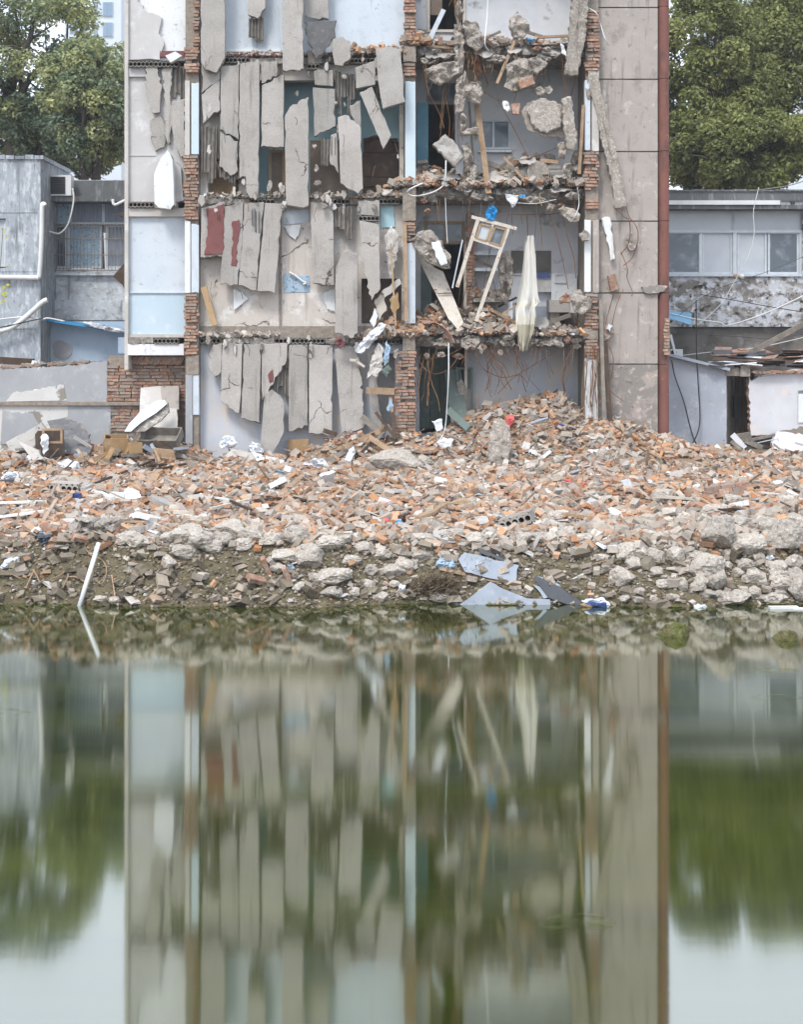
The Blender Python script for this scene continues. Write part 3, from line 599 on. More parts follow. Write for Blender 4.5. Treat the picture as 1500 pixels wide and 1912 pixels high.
def right_low_house():
    Y = 29.2; h = thing('low_house', (P(1380, 860, Y).x, Y + 1, .6), 'half-demolished low house with rusty tin roof at the right edge', 'house')
    mb = MB(); D = Vector((0, .2, 0))
    pts = [(1225, 662), (1253, 665), (1300, 672), (1358, 690), (1358, 900), (1225, 900)]
    plate(pts, Y, .2, mb=mb, medge=0).build('wall', 'rightgrey', h)
    MB().beam(P(1240, 660, Y - .06), P(1362, 690, Y - .06), .06, .22).build('eave_board', 'boardgrey', h)
    # return wall going back to the dark recess
    mb = MB(); a, b = P(1358, 690, Y + .1), P(1378, 690, Y + 1.9); a2, b2 = P(1358, 900, Y + .1), P(1378, 900, Y + 1.9)
    mb.add([a, b, b2, a2], [(0, 1, 2, 3)]); mb.build('wall', 'soot', h)
    mb = MB().pbox(1365, 1410, 690, 900, Y + 1.6, .1); mb.build('back_wall', 'soot', h)
    for i in range(4): MB().pbox(1374 + i * 7, 1380 + i * 7, 702, 812, Y + .9 + .02 * i, .05).build('door_plank', 'wooddark', h)
    MB().pbox(1372, 1382, 738, 780, Y + .75, .12).build('meter_box', 'blackplastic', h)
    MB().pbox(1356, 1386, 688, 702, Y - .02, .3).build('lintel', 'mortar', h)
    MB().pbox(1384, 1402, 683, 703, Y - .08, .25).build('beam_end', 'chunk', h)
    plate([(1400, 704, 1), (1405, 712), (1418, 703), (1450, 698), (1480, 690), (1760, 690), (1760, 786), (1500, 797, 1), (1470, 803, 1), (1440, 812, 1), (1402, 814, 1)], Y + .02, .2).build('wall', ['rightwhite', 'brick'], h)
    MB().pbox(1385, 1760, 815, 900, Y + .5, .15).build('back_wall', 'soot', h)
    MB().pbox(1492, 1760, 730, 789, Y - .012, .02).build('poster', 'whitebag', h)
    MB().pbox(1492, 1760, 729, 735, Y - .016, .01).build('poster_band', 'greendoor', h)
    # roof: rusty tin sheets and loose tiles
    rf = MB().add([P(1330, 672, Y + .2), P(1760, 694, Y - .1), P(1760, 664, Y + 2.2), P(1345, 655, Y + 2.2)], [(0, 1, 2, 3)]).build('roof', 'wooddark', h)
    rnd = random.Random(4)
    for i in range(54):
        u, v = rnd.random(), rnd.random(); x = 1338 + u * 230; yy = 690 - v * 24 + u * 4; Yc = Y - .05 + v * 1.8
        MB().box(P(x, yy - 6 - 8 * v, Yc), (.34 + .2 * rnd.random(), .5, .02), (rnd.uniform(-.25, .35), rnd.uniform(-.1, .1), rnd.uniform(-.5, .5))).build('roof_sheet', rnd.choice(['rust', 'rust', 'pvc', 'wooddark', 'boarddark', 'whitebag', 'boarddark']), h)
    for i in range(18): MB().box(P(1408 + i * 9, 695 + rnd.uniform(-1, 1) - i * .15, Y - .04), (.11, .2, .05), (0, rnd.uniform(-.2, .2), rnd.uniform(-.4, .4))).build('brick', 'brick', h)
right_low_house()
plate([(1443, 828), (1452, 806), (1468, 806, 1), (1500, 812), (1560, 815), (1560, 890), (1470, 882), (1442, 858, 1)], (29.0, 28.5), .14).build('fallen_wall_panel', ['rightwhite', 'brick'], None, 'large white plastered wall piece leaning at the right edge', 'wall panel')
lump([(1484, 868), (1500, 855), (1520, 862), (1520, 884), (1490, 884)], 28.3, .15).build('plaster_piece', 'pinkcloth', None, 'pink plaster piece at the far right edge', 'plaster piece')
for (a, b, w_, m, lb) in (((1378, 818), (1440, 882), .11, 'woodgrey', 'grey timber post slanting in front of the dark doorway'), ((1376, 818), (1402, 814), .16, 'woodgrey', 'short grey timber cap at the top of the slanting post'),
                         ((1400, 822), (1448, 812), .05, 'woodgrey', 'thin grey batten leaning by the white wall piece'), ((1372, 870), (1405, 850), .14, 'mortar', 'grey block lying under the slanting post'),
                         ((1398, 830), (1400, 868), .07, 'wooddark', 'dark short upright post behind the slanting timber')):
    MB().beam(P(*a, 28.4), P(*b, 28.2), w_, .1).build('timber', m, None, lb, 'timber')
cable('bent_tube', [(1398, 832), (1420, 826), (1448, 820), (1453, 818), (1455, 824)], 28.5, .012, 'metalgrey', 'thin bent metal tube beside the white wall piece', 'tube')
plate([(1338, 866), (1352, 846), (1362, 835), (1372, 842), (1366, 868)], 28.8, .06).build('black_board', ['blackplastic', 'blackplastic'], None, 'black board leaning on the grey low house wall', 'board')
plate([(1366, 868), (1370, 845), (1385, 838), (1395, 842), (1394, 866)], 28.6, .07).build('stone_slab', ['chunk', 'chunk'], None, 'small grey slab leaning beside the black board', 'slab')
cable('cable', [(1255, 672), (1262, 705), (1278, 750), (1288, 790), (1297, 820), (1310, 845), (1318, 858)], 29.1, .013, 'blackplastic', 'black cable hanging down the grey low wall, left of two', 'cable')
cable('cable', [(1301, 560), (1302, 660), (1305, 720), (1308, 770), (1306, 800), (1296, 825), (1285, 838), (1282, 850)], 29.05, .013, 'blackplastic', 'black cable hanging down the grey low wall, right of two', 'cable')
MB().beam(P(1395, 662, 30.6), P(1530, 590, 30.2), .11, .1).build('slanting_pole', 'woodgrey', None, 'grey wooden pole slanting over the tin roof', 'pole')
for pts, m, r_, lb in (([(1253, 585), (1300, 596), (1345, 602), (1362, 607), (1430, 585), (1510, 548)], 'pvc', .016, 'thick white cable sagging over the mouldy wall'),
                      ([(1310, 550), (1380, 562), (1440, 573), (1510, 584)], 'blackplastic', .010, 'dark cable crossing the mouldy wall'),
                      ([(1253, 624), (1300, 624), (1380, 628), (1440, 632), (1510, 622)], 'boarddark', .009, 'thin cable crossing the sooty wall'),
                      ([(1270, 664), (1340, 656), (1420, 648), (1510, 628)], 'pvc', .009, 'thin pale cable low over the tin roof'),
                      ([(1418, 350), (1408, 395), (1409, 440), (1395, 485), (1370, 530), (1345, 570), (1300, 610)], 'pvc', .009, 'thin pale wire hanging past the right windows'),
                      ([(1500, 480), (1440, 505), (1330, 545), (1255, 600)], 'boarddark', .007, 'fine wire running down left below the right windows'),
                      ([(1510, 335), (1480, 345), (1440, 352), (1400, 356)], 'woodgrey', .012, 'dry grey branch trailing over the right parapet')):
    cable('cable' if 'branch' not in lb else 'dry_branch', pts, 32.2, r_, m, lb, 'cable' if 'branch' not in lb else 'branch')
fan = thing('ventilator', P(1262, 662, 31.6), 'pale ventilator box at the foot of the sooty wall', 'ventilator')
MB().pbox(1254, 1276, 652, 667, 31.6, .2).build('casing', 'pvc', fan)
MB().tube([P(1259, 659, 31.59), P(1259, 659, 31.56)], .07, 12).build('fan', 'blackplastic', fan)
MB().beam(P(1253, 625, 31.2), P(1263, 665, 31.2), .05, .05).build('pole', 'pvc', None, 'white stick leaning beside the ventilator box', 'pole')
# ------------------------------------------------------------------ the ruined building
ruin = thing('ruined_building', (P(741, 0).x, YB + 3, .6), 'four-storey apartment block torn open at the front, slabs hanging from its floors', 'building')
# plain rear body that closes the rooms
bd = MB(); a, b = P(236, 900), P(1249, -220)
bd.add([(a.x + .03, YB + .4, .4), (a.x + .03, YB + 6, .4), (a.x + .03, YB + 6, b.z), (a.x + .03, YB + .4, b.z)], [(0, 1, 2, 3)])
bd.add([(b.x - .03, YB + .1, .4), (b.x - .03, YB + 6, .4), (b.x - .03, YB + 6, b.z), (b.x - .03, YB + .1, b.z)], [(3, 2, 1, 0)])
bd.add([(a.x, YB + 6, .4), (b.x, YB + 6, .4), (b.x, YB + 6, b.z), (a.x, YB + 6, b.z)], [(0, 1, 2, 3)])
bd.build('rear_body', 'pink', ruin)
MB().pbox(232, 1252, -232, -220, YB - .05, 6.1).build('roof_slab', 'hollow', ruin)
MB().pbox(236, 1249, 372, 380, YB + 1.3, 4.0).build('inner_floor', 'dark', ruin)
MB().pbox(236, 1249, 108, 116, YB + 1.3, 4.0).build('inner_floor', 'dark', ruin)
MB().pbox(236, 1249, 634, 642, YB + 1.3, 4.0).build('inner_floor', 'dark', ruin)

# ---- bricks
def brick_meshes():
    out_ = []
    rnd = random.Random(3)
    for k in range(7):
        mb = MB(); L, W, H = .235, .112, .053
        if k >= 4: L *= rnd.uniform(.5, .8)
        vs = [(x * L / 2, y * W / 2, z * H / 2) for x in (-1, 1) for y in (-1, 1) for z in (-1, 1)]
        j = .006 if k < 4 else .02
        vs = [(x + rnd.uniform(-j, j), y + rnd.uniform(-.006, .006), z + rnd.uniform(-.004, .004)) for x, y, z in vs]
        me = bpy.data.meshes.new('brick'); me.from_pydata(vs, [], [(0, 1, 3, 2), (4, 6, 7, 5), (0, 4, 5, 1), (2, 3, 7, 6), (0, 2, 6, 4), (1, 5, 7, 3)])
        me.materials.append(M['brick']); out_.append(me)
        m2 = me.copy(); m2.materials[0] = M['brickgrey']; out_.append(m2)
    return out_
BRICKS = brick_meshes()
def add_brick(parent, c, sc, rot, grey=False, rnd=random):
    me = BRICKS[2 * rnd.randrange(4) + (1 if grey else 0)]
    o = bpy.data.objects.new('brick', me); COL.objects.link(o); o.scale = sc; o.rotation_euler = rot
    o.location = Vector(c)
    if parent is not None: o.parent = parent; o.location = Vector(c) - world_loc(parent)
    return o
def brick_run(part, x0, x1, y0, y1, Y, miss=.10, greyp=.3, course=6.0, lens=(12, 24), proud=.035, seed=1):
    rnd = random.Random(seed); k = Y / FPX; y = y0; r = 0
    while y < y1 - 2:
        x = x0 + rnd.uniform(-3, 2); r += 1
        while x < x1 - 3:
            l = rnd.choice(lens); l = min(l, x1 + rnd.uniform(-1, 3) - x)
            if l < 4: break
            if rnd.random() > miss:
                c = P(x + l / 2, y + course / 2, Y) + Vector((0, .05 - rnd.uniform(0, proud), 0))
                add_brick(part, c, ((l - 1.0) * k / .235, 1.0, (course - 1.1) * k / .053), (0, rnd.uniform(-.05, .05), rnd.uniform(-.12, .12)), rnd.random() < greyp, rnd)
            x += l
        y += course
def pier(segs, plaster, core, Y, back, label=None):
    """stub of a cross wall: mortar core, brick stretches and plastered stretches"""
    c = MB().pbox(core[0], core[1], core[2], core[3], Y + .06, back).build('cross_wall_stub', 'mortar', ruin)
    for i, s in enumerate(segs): brick_run(c, *s, Y, seed=int(s[0] + s[2]))
    for (x0, x1, y0, y1, m, dy) in plaster:
        plate([(x0, y0, 1), (x1, y0 + random.uniform(-3, 3)), (x1, y1, 1), (x0, y1)], Y + dy, .05, 5, 1.6).build('plaster_strip', [m, 'slab_edge'], c)
    return c
YP = YB - .28
pier([(345, 371, 88, 136), (344, 369, 290, 412), (345, 370, 548, 662), (361, 371, -40, 88)],
     [(345, 354, 150, 290, 'greywall', .0), (357, 371, 155, 288, 'bluepost', .01), (345, 355, 412, 547, 'white', .0), (357, 371, 418, 547, 'whiteblue', .012), (348, 371, 664, 700, 'mortar', 0), (360, 371, 690, 775, 'whiteblue', .02), (346, 359, 700, 830, 'annex', 0)],
     (346, 371, -60, 860), YP, .34)
pier([(756, 776, -30, 84), (754, 776, 118, 150), (756, 776, 415, 452), (738, 776, 655, 842)],
     [(753, 777, 86, 116, 'mortar', 0), (757, 776, 152, 346, 'bluepost', 0), (752, 777, 352, 412, 'mortar', 0), (758, 776, 454, 604, 'whiteblue', 0), (752, 776, 622, 655, 'mortar', 0)],
     (756, 776, -60, 850), YP, .6)
pier([(1096, 1119, 18, 112), (1092, 1118, 114, 132), (1091, 1118, 283, 352), (1094, 1118, 372, 392), (1092, 1118, 548, 612), (1094, 1118, 634, 668)],
     [(1093, 1103, 150, 280, 'whiteblue', 0), (1106, 1119, 135, 282, 'greywall', .02), (1092, 1104, 410, 545, 'white', 0), (1108, 1119, 412, 546, 'pink', 0), (1094, 1117, 668, 790, 'white', 0), (1090, 1118, 612, 634, 'mortar', 0)],
     (1094, 1118, -60, 830), YP, 1.9)

# ---- floor edges with hollow cores
def hollow_edge(x0, n, yc, Y, depth=.3, pitch=7.6, h=11.0):
    mb = MB(); k = Y / FPX; N = 12
    for i in range(n):
        c = P(x0 + (i + .5) * pitch, yc, Y); hw, hh = pitch * k / 2, h * k / 2; r = .036
        vs, fs = [], []
        for q in range(N):
            a = 2 * math.pi * (q + .5) / N; ca, sa = math.cos(a), math.sin(a); s_ = min(hw / max(abs(ca), 1e-6), hh / max(abs(sa), 1e-6))
            jx = random.uniform(-.004, .004)
            vs += [c + Vector((ca * s_, jx, sa * s_)), c + Vector((ca * r, 0, sa * r)), c + Vector((ca * r, depth, sa * r))]
        for q in range(N):
            p = (q + 1) % N
            fs += [(q * 3, q * 3 + 1, p * 3 + 1, p * 3), (q * 3 + 1, q * 3 + 2, p * 3 + 2, p * 3 + 1)]
        fs.append(tuple(q * 3 + 2 for q in range(N)))
        mb.add(vs, fs)
    a, b = P(x0, yc + h / 2, Y), P(x0 + n * pitch, yc - h / 2, Y)
    D = Vector((0, depth + .02, 0)); A = [Vector((a.x, Y, a.z)), Vector((b.x, Y, a.z)), Vector((b.x, Y, b.z)), Vector((a.x, Y, b.z))]
    for i in range(4):
        p, q = A[i], A[(i + 1) % 4]; mb.add([p, q, q + D, p + D], [(0, 1, 2, 3)])
    return mb
HOLLOW = [(113, 420, 448), (113, 496, 526), (113, 655, 703), (376, 465, 492), (376, 620, 670), (376, 706, 754), (637, 374, 414), (637, 536, 608), (637, 698, 747), (119, 240, 344), (382, 240, 275), (636, 280, 346)]
for (x0, x1, yc) in ((240, 344, 119), (240, 344, 382), (240, 344, 636), (373, 753, 113), (373, 753, 376), (373, 753, 637), (373, 753, -150)):
    x = x0
    while x < x1 - 20:
        n = min(6, int((x1 - x) / 7.6)); xe = x + n * 7.6; dy = random.uniform(-.8, .8); Yf = YB - .13 + random.uniform(-.03, .03)
        if any(h[0] == yc and h[1] < (x + xe) / 2 < h[2] for h in HOLLOW): hollow_edge(x, n, yc + dy, Yf).build('floor_slab', 'hollow', ruin)
        else: plate([(x, yc - 5.4 + dy, 1), (xe, yc - 5.4 + dy), (xe, yc + 5.4 + dy, 1), (x, yc + 5.4 + dy)], Yf, .3, 4, 2.0).build('floor_slab', ['slab_edge', 'slab_edge'], ruin)
        x = xe + 1.2

# ---- left bay
def rpart(name, m, mb): return mb.build(name, m, ruin)
rpart('wall', 'white', wall(236, 346, -220, 113, YB + .05, .2))
rpart('wall', 'leftwall', wall(236, 346, 124.6, 377, YB, .2))
rpart('wall', 'whiteblue', wall(236, 346, 388, 546, YB + .02, .2))
rpart('wall', 'bluewash', wall(236, 346, 546, 631, YB + .02, .2))
rpart('wall', 'leftwall', wall(236, 346, 641.6, 664, YB + .04, .2))
rpart('plaster_layer', ['leftwall', 'slab_edge'], plate([(235, -80), (252, -80), (257, 0, 1), (272, 20, 1), (302, 33), (296, 62, 1), (307, 82, 1), (298, 104), (298, 112), (235, 112)], YB - .02, .06))
rpart('string_course', 'greywall', MB().pbox(238, 344, 389, 404, YB - .07, .12)); rpart('string_course', 'white', MB().pbox(238, 343, 642, 663, YB - .10, .14))
rpart('string_course', 'greywall', MB().pbox(240, 343, 624, 630, YB - .03, .06)); rpart('string_course', 'whiteblue', MB().pbox(240, 346, 545, 547.5, YB - .012, .04))
rpart('string_course', 'leftwall', MB().pbox(240, 272, 125, 143, YB - .06, .08)); rpart('string_course', 'leftwall', MB().pbox(240, 290, 289, 291, YB - .015, .04))
rpart('edge_strip', 'greywall', MB().pbox(232, 239, -220, 690, YB - .09, .5))
rpart('wall_fragment', ['slab', 'slab_edge'], plate([(272, 124), (292, 124, 1), (302, 165), (298, 210, 1), (285, 212, 1), (277, 190, 1), (272, 160, 1)], YB - .13, .09))
rpart('wall_fragment', ['slab', 'slab_edge'], plate([(303, 128), (322, 126, 1), (318, 180, 1), (324, 220, 1), (315, 270, 1), (306, 250), (308, 190, 1)], YB - .10, .08))
rpart('wall_fragment', ['slab', 'slab_edge'], plate([(320, 190), (345, 185, 1), (345, 290), (338, 293, 1), (327, 275), (321, 240)], YB - .16, .09))
rpart('wall_fragment', ['leftwall', 'slab_edge'], plate([(326, 300, 1), (338, 312), (342, 375), (325, 378)], YB - .10, .09))
rpart('wall_fragment', ['slab', 'slab_edge'], plate([(280, 225, 1), (300, 215), (312, 240, 1), (306, 275, 1), (290, 282, 1), (281, 260)], YB - .07, .06))

# ---- middle bay walls
rpart('wall', 'whiteblue', wall(371, 758, -220, 98, YB, .22))
rpart('skirting', 'maroon', MB().pbox(421, 524, 97, 107.4, YB - .035, .06)); rpart('skirting', 'white', MB().pbox(421, 524, 91, 96.4, YB - .03, .05))
rpart('wall', 'beige', wall(371, 758, 118.6, 370, YB, .22, [(472, 752, 150, 370), (388, 446, 296, 368)]))
rpart('wall', 'beige', wall(371, 758, 381.6, 610, YB, .22, [(675, 750, 520, 604)]))
rpart('skirting', 'mortar', MB().pbox(373, 752, 609, 631, YB - .06, .2))
rpart('wall', 'firstwall', wall(371, 758, 642.6, 870, YB, .22, [(700, 738, 660, 800)]))
# turquoise room behind the third-storey opening
rm = MB(); a, b = P(440, 372, YB + .23), P(775, 118, YB + .23)
rm.add([(a.x, YB + .75, a.z - .3), (b.x, YB + .75, a.z - .3), (b.x, YB + .75, b.z), (a.x, YB + .75, b.z)], [(0, 1, 2, 3)])
rm.add([(a.x, YB + .23, a.z - .3), (a.x, YB + .75, a.z - .3), (a.x, YB + .75, b.z), (a.x, YB + .23, b.z)], [(0, 1, 2, 3)])
rm.add([(b.x, YB + .23, a.z - .3), (b.x, YB + .75, a.z - .3), (b.x, YB + .75, b.z), (b.x, YB + .23, b.z)], [(3, 2, 1, 0)])
rm.build('room_wall', 'room', ruin)
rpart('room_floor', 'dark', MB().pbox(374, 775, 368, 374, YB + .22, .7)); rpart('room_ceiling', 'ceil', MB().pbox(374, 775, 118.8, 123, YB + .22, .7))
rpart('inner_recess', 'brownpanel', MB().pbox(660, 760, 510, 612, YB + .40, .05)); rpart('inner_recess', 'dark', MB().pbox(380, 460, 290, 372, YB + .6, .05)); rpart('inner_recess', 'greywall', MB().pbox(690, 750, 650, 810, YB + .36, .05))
# flaked plaster and paper on the second-storey wall
for pts, m in (([(528, 392), (578, 392), (578, 415), (528, 420)], 'whiteblue'), ([(529, 512), (578, 515), (579, 545), (530, 547)], 'bluepattern')):
    rpart('wall_paint_patch', [m, m], plate(pts, YB - .012, .012))
for pts in ([(529, 422, 1), (562, 420, 1), (560, 430, 1), (552, 448), (540, 440, 1)], [(437, 540, 1), (452, 545, 1), (464, 558), (436, 580)], [(608, 545, 1), (625, 540), (626, 583, 1), (612, 575, 1), (605, 560, 1)]):
    rpart('peeling_paper', ['white', 'white'], plate(pts, YB - .05, .012, 4, 1.5))
cable('paper_curl', [(540, 508), (552, 515), (565, 525), (572, 528), (566, 531)], YB - .07, .02, 'white', 'rolled curl of white paper peeling off the second-storey wall', 'paper curl')
rpart('wall_seam', 'mortar', MB().pbox(521, 526, 395, 609, YB - .02, .03))

# furniture and boards in the third-storey room
MB().pbox(579, 652, 262, 370, YB + .32, .05).build('hardboard_panel', 'brownpanel', None, 'large brown hardboard panel standing between slabs in the turquoise room', 'panel')
cb = thing('cabinet', P(515, 374, YB + .3), 'brown framed cabinet door standing left of the long hanging slab', 'cabinet')
frame_rect(MB(), 502, 532, 280, 374, YB + .28, 5, .05).build('frame', 'tanpanel', cb); MB().pbox(507, 527, 285, 369, YB + .305, .02).build('panel', 'brownpanel', cb)
MB().pbox(579, 655, 368, 374, YB + .26, .2).build('timber', 'tanpanel', None, 'tan timber rail along the bottom of the brown hardboard panel', 'timber')
MB().pbox(388, 446, 300, 369, YB + .30, .04).build('plywood_sheet', 'tanpanel', None, 'tan plywood sheet behind torn slab at the left of third storey', 'plywood')
wd = thing('wardrobe', P(710, 372, YB + .8), 'dark brown wardrobe in the turquoise room by the middle pier', 'wardrobe')
MB().pbox(677, 745, 286, 366, YB + .5, .5).build('body', 'wooddark', wd); MB().pbox(679, 743, 258, 285, YB + .55, .35).build('headboard', 'wooddark', wd)
MB().tube([P(679, 262, YB + .52), P(700, 255, YB + .52), P(722, 257, YB + .52), P(743, 268, YB + .52)], .03, 6).build('curved_top', 'wooddark', wd)
for k in range(2): MB().pbox(680 + k * 32, 710 + k * 32, 290, 330, YB + .485, .02).build('door', 'wooddark', wd)
MB().pbox(680, 742, 333, 348, YB + .48, .03).build('drawer', 'wooddark', wd)
MB().pbox(746, 754, 196, 356, YB - .05, .08).build('door_post', 'cream', None, 'narrow cream door post beside the turquoise room', 'door post')

# ---- right bay: deep rooms
YK = YB + .95
OPEN = [(800, 868, -220, 58), (799, 856, 158, 190), (800, 850, 193, 325), (896, 952, 226, 276), (797, 866, 416, 453), (786, 866, 456, 606), (784, 868, 648, 810)]
rpart('back_wall', 'backwall', wall(760, 1110, -220, 378, YK, .18, OPEN)); rpart('back_wall', 'backwall', wall(760, 1110, 378, 636, YK + .004, .18, OPEN)); rpart('back_wall', 'firstwall', wall(760, 1110, 636, 850, YK, .18, OPEN))
def deep_frame(x0, x1, y0, y1, m, w=4, mid=None, glass='glass', label=None):
    f = frame_rect(MB(), x0, x1, y0, y1, YK - .03, w, .1)
    if mid: f.pbox(mid - 2, mid + 2, y0 + w, y1 - w, YK - .025, .08)
    f = f.build('window', m, ruin)
    xs = [x0 + w] + ([mid - 2, mid + 2] if mid else []) + [x1 - w]
    for i in range(0, len(xs), 2): MB().pbox(xs[i], xs[i + 1], y0 + w, y1 - w, YK + .02, .012).build('pane', glass, f)
deep_frame(797, 857, 155, 191, 'woodgrey', 4, 832); deep_frame(893, 954, 223, 279, 'metalgrey', 4, 922); deep_frame(793, 868, 413, 455, 'tanpanel', 5, 832)
MB().pbox(925, 949, 230, 272, YK + .05, .02).build('curtain', 'pinkcloth', None, 'faded red curtain behind the small third-storey window', 'curtain')
rpart('window_sill', 'white', MB().pbox(893, 956, 280, 284, YK - .12, .2))
rpart('door_leaf', 'bluedoor', MB().pbox(779, 800, 191, 332, YK - .3, .05)); rpart('door_leaf', 'greendoor', MB().pbox(786, 806, 458, 606, YK + .3, .05))
gd = MB().beam(P(846, 690, YK - .1), P(860, 800, YK - .6), .34, .05).build('door_leaf', 'greendoor', ruin)
rpart('door_frame', 'greendoor', frame_rect(MB(), 852, 884, 686, 790, YK - .25, 4, .06)); rpart('door_panel', 'greendoor', MB().pbox(866, 882, 690, 726, YK - .2, .03))
for i in range(4): rpart('door_plank', 'greendoor', MB().pbox(786 + i * 18, 803 + i * 18, 650, 800, YK + .5 + .02 * (i % 2), .04))
rpart('door_frame', 'cream', frame_rect(MB(), 798, 870, -220, 60, YK - .04, 5, .1))
rpart('door_leaf', 'brownpanel', MB().pbox(801, 826, -220, 28, YK + .05, .04))
# brick jamb and cream post right of the second-storey door
jb = MB().pbox(873, 886, 398, 612, YK - .35, .34).build('brick_jamb', 'mortar', ruin); brick_run(jb, 873, 886, 400, 600, YK - .36, .12, .6, 6.4, (12,), seed=77)
rpart('door_post', 'cream', MB().pbox(867, 872, 456, 610, YK - .3, .1)); rpart('door_post', 'cream', MB().pbox(868, 873, 640, 790, YK - .3, .1))
# side wall of the bay on the right
sw = MB(); a, b = P(1094, 820, YB - .2), P(1094, -220, YB - .2)
sw.add([(a.x, YB - .2, a.z), (a.x, YK, a.z), (a.x, YK, b.z), (a.x, YB - .2, b.z)], [(0, 1, 2, 3)]); sw.build('side_wall', 'backwall', ruin)
# dado and kitchen fittings
rpart('soot_panel', 'soot', MB().pbox(955, 1030, 468, 512, YK - .014, .03)); rpart('dado', 'white', MB().pbox(960, 1086, 511, 513, YK - .03, .05))
# floors of the bay with broken front edges
def bay_floor(y0, y1, Yf, seed):
    rnd = random.Random(seed); pts = []
    x = 776.0; top = []; bot = []
    while x < 1094:
        top.append((x, y0 + rnd.uniform(-3, 3), rnd.uniform(-.16, .12))); bot.append((x, y1 + rnd.uniform(-4, 5), rnd.uniform(-.05, .22))); x += rnd.uniform(7, 14)
    top.append((1095, y0, 0)); bot.append((1095, y1, .1)); n = len(top)
    ym = (y0 + y1) / 2
    vs = [P(x, y, Yf + d) for x, y, d in top] + [P(t_[0], ym + rnd.uniform(-3, 3), Yf + rnd.uniform(-.2, .05)) for t_ in top] + [P(x, y, Yf + d) for x, y, d in bot]
    zt, zb = P(0, y0, Yf).z, P(0, y1, Yf).z
    vs += [Vector((v.x, YK, zt)) for v in vs[:n]] + [Vector((v.x, YK, zb)) for v in vs[2 * n:3 * n]]
    fs = []
    for i in range(n - 1):
        fs += [(i, i + 1, n + i + 1, n + i), (n + i, n + i + 1, 2 * n + i + 1, 2 * n + i), (3 * n + i, 3 * n + i + 1, i + 1, i), (2 * n + i, 2 * n + i + 1, 4 * n + i + 1, 4 * n + i)]
    return MB().add(vs, fs).build('floor_slab', 'slab_edge', ruin)
bay_floor(88, 112, YB, 11); bay_floor(352, 374, YB - .05, 12); bay_floor(628, 648, YB - .1, 13); bay_floor(-160, -150, YB, 14)

# ---- pinkish outer wall in panels, dull red corner strip
ys = [-220, -118, 14, 148, 283, 413, 547, 680, 818, 900]
for i in range(len(ys) - 1):
    rpart('render_panel', 'pinklow' if ys[i] >= 680 else 'pink', MB().pbox(1118, 1229, ys[i] + 1.3, ys[i + 1] - 1.3, YB - .06, .25))
rpart('panel_joint', 'soot', MB().pbox(1118, 1229, -220, 900, YB - .035, .2))
for i in range(len(ys) - 1):
    x1 = 1251
    cs = MB(); N = 14; za, zb = P(0, ys[i + 1] - .5).z, P(0, ys[i] + .5).z; xc = P(1240.2, 0).x; yc_ = YB + .06; r_ = .112
    ring = [(xc + r_ * math.cos(math.pi * (1 + q / (N - 1))), yc_ + 1.6 * r_ * math.sin(math.pi * (1 + q / (N - 1)))) for q in range(N)] + [(xc + r_, yc_ + .25), (xc - r_, yc_ + .25)]
    m_ = len(ring); cs.add([(x, y, za) for x, y in ring] + [(x, y, zb) for x, y in ring], [(q, (q + 1) % m_, m_ + (q + 1) % m_, m_ + q) for q in range(m_)] + [tuple(range(m_ - 1, -1, -1)), tuple(range(m_, 2 * m_))])
    rpart('corner_strip', 'redstrip' if ys[i] < 800 else 'pinklow', cs)
rpart('flaked_patch', ['pinklow', 'slab_edge'], plate([(1200, 535, 1), (1235, 532, 1), (1248, 535, 1), (1240, 545, 1), (1225, 548, 1), (1205, 547, 1)], YB - .135, .08, 4, 1.5))
jc = MB().pbox(1242, 1252, 594, 662, YB - .135, .1).build('exposed_brickwork', 'mortar', ruin); brick_run(jc, 1242, 1252, 595, 660, YB - .17, .05, .4, 6.2, (10,), .02, seed=5)
jc = MB().pbox(1150, 1186, 785, 800, YB - .075, .1).build('exposed_brickwork', 'mortar', ruin); brick_run(jc, 1150, 1186, 785, 800, YB - .10, .1, .4, 5.0, (10, 18), .02, seed=6)
# ------------------------------------------------------------------ hanging hollow-core slabs (each torn slab is a thing)
def slab(label, polys, Y, t=.12, m='slab', name='hanging_slab', cat='concrete slab', group=None, amp=2.8):
    if isinstance(polys[0], tuple): return plate(polys, Y, t, 6, amp).build(name, [m, 'slab_edge'], None, label, cat, group)
    c = polys[0]; cx = sum(p[0] for p in c) / len(c); cy = max(p[1] for q in polys for p in q)
    th = thing(name, P(cx, cy, Y if not isinstance(Y, tuple) else Y[1]), label, cat, group)
    for q in polys: plate(q, Y, t, 6, amp).build('slab_piece', [m, 'slab_edge'], th)
    return th
HG = 'slabs hanging down the torn front'
F1, F2, F3 = YB - .30, YB - .46, YB - .62
# top storey
slab('broad slab hanging beside the left pier in the top storey', [(374, -90), (420, -90), (420, 108, 1), (412, 122, 1), (404, 136, 1), (383, 130, 1), (375, 112)], F2, group=HG)
slab('short slab with pointed broken end, second in the top storey', [(460, -90), (497, -90), (495, 16, 1), (481, 35, 1), (463, 27)], F1, group=HG)
slab('long whole slab in the middle of the top storey', [(525, -90), (566, -90), (566, 128, 1), (560, 132, 1), (528, 131)], F3, .14, group=HG)
slab('short square-ended slab right of the long top-storey slab', [(569, -90), (614, -90), (614, 36, 1), (590, 35, 1), (569, 27)], F1, group=HG)
slab('dark tarred triangular slab piece hanging point down', [(568, 41), (628, 38), (625, 70, 1), (606, 95, 1), (590, 110, 1), (579, 84, 1)], F2, .1, m='asphalt', group=HG)
slab('rough squat slab stub right of the dark triangular piece', [(622, 72, 1), (640, 69, 1), (653, 76), (655, 108, 1), (640, 123), (625, 121), (620, 95, 1)], F2, .12, group=HG)
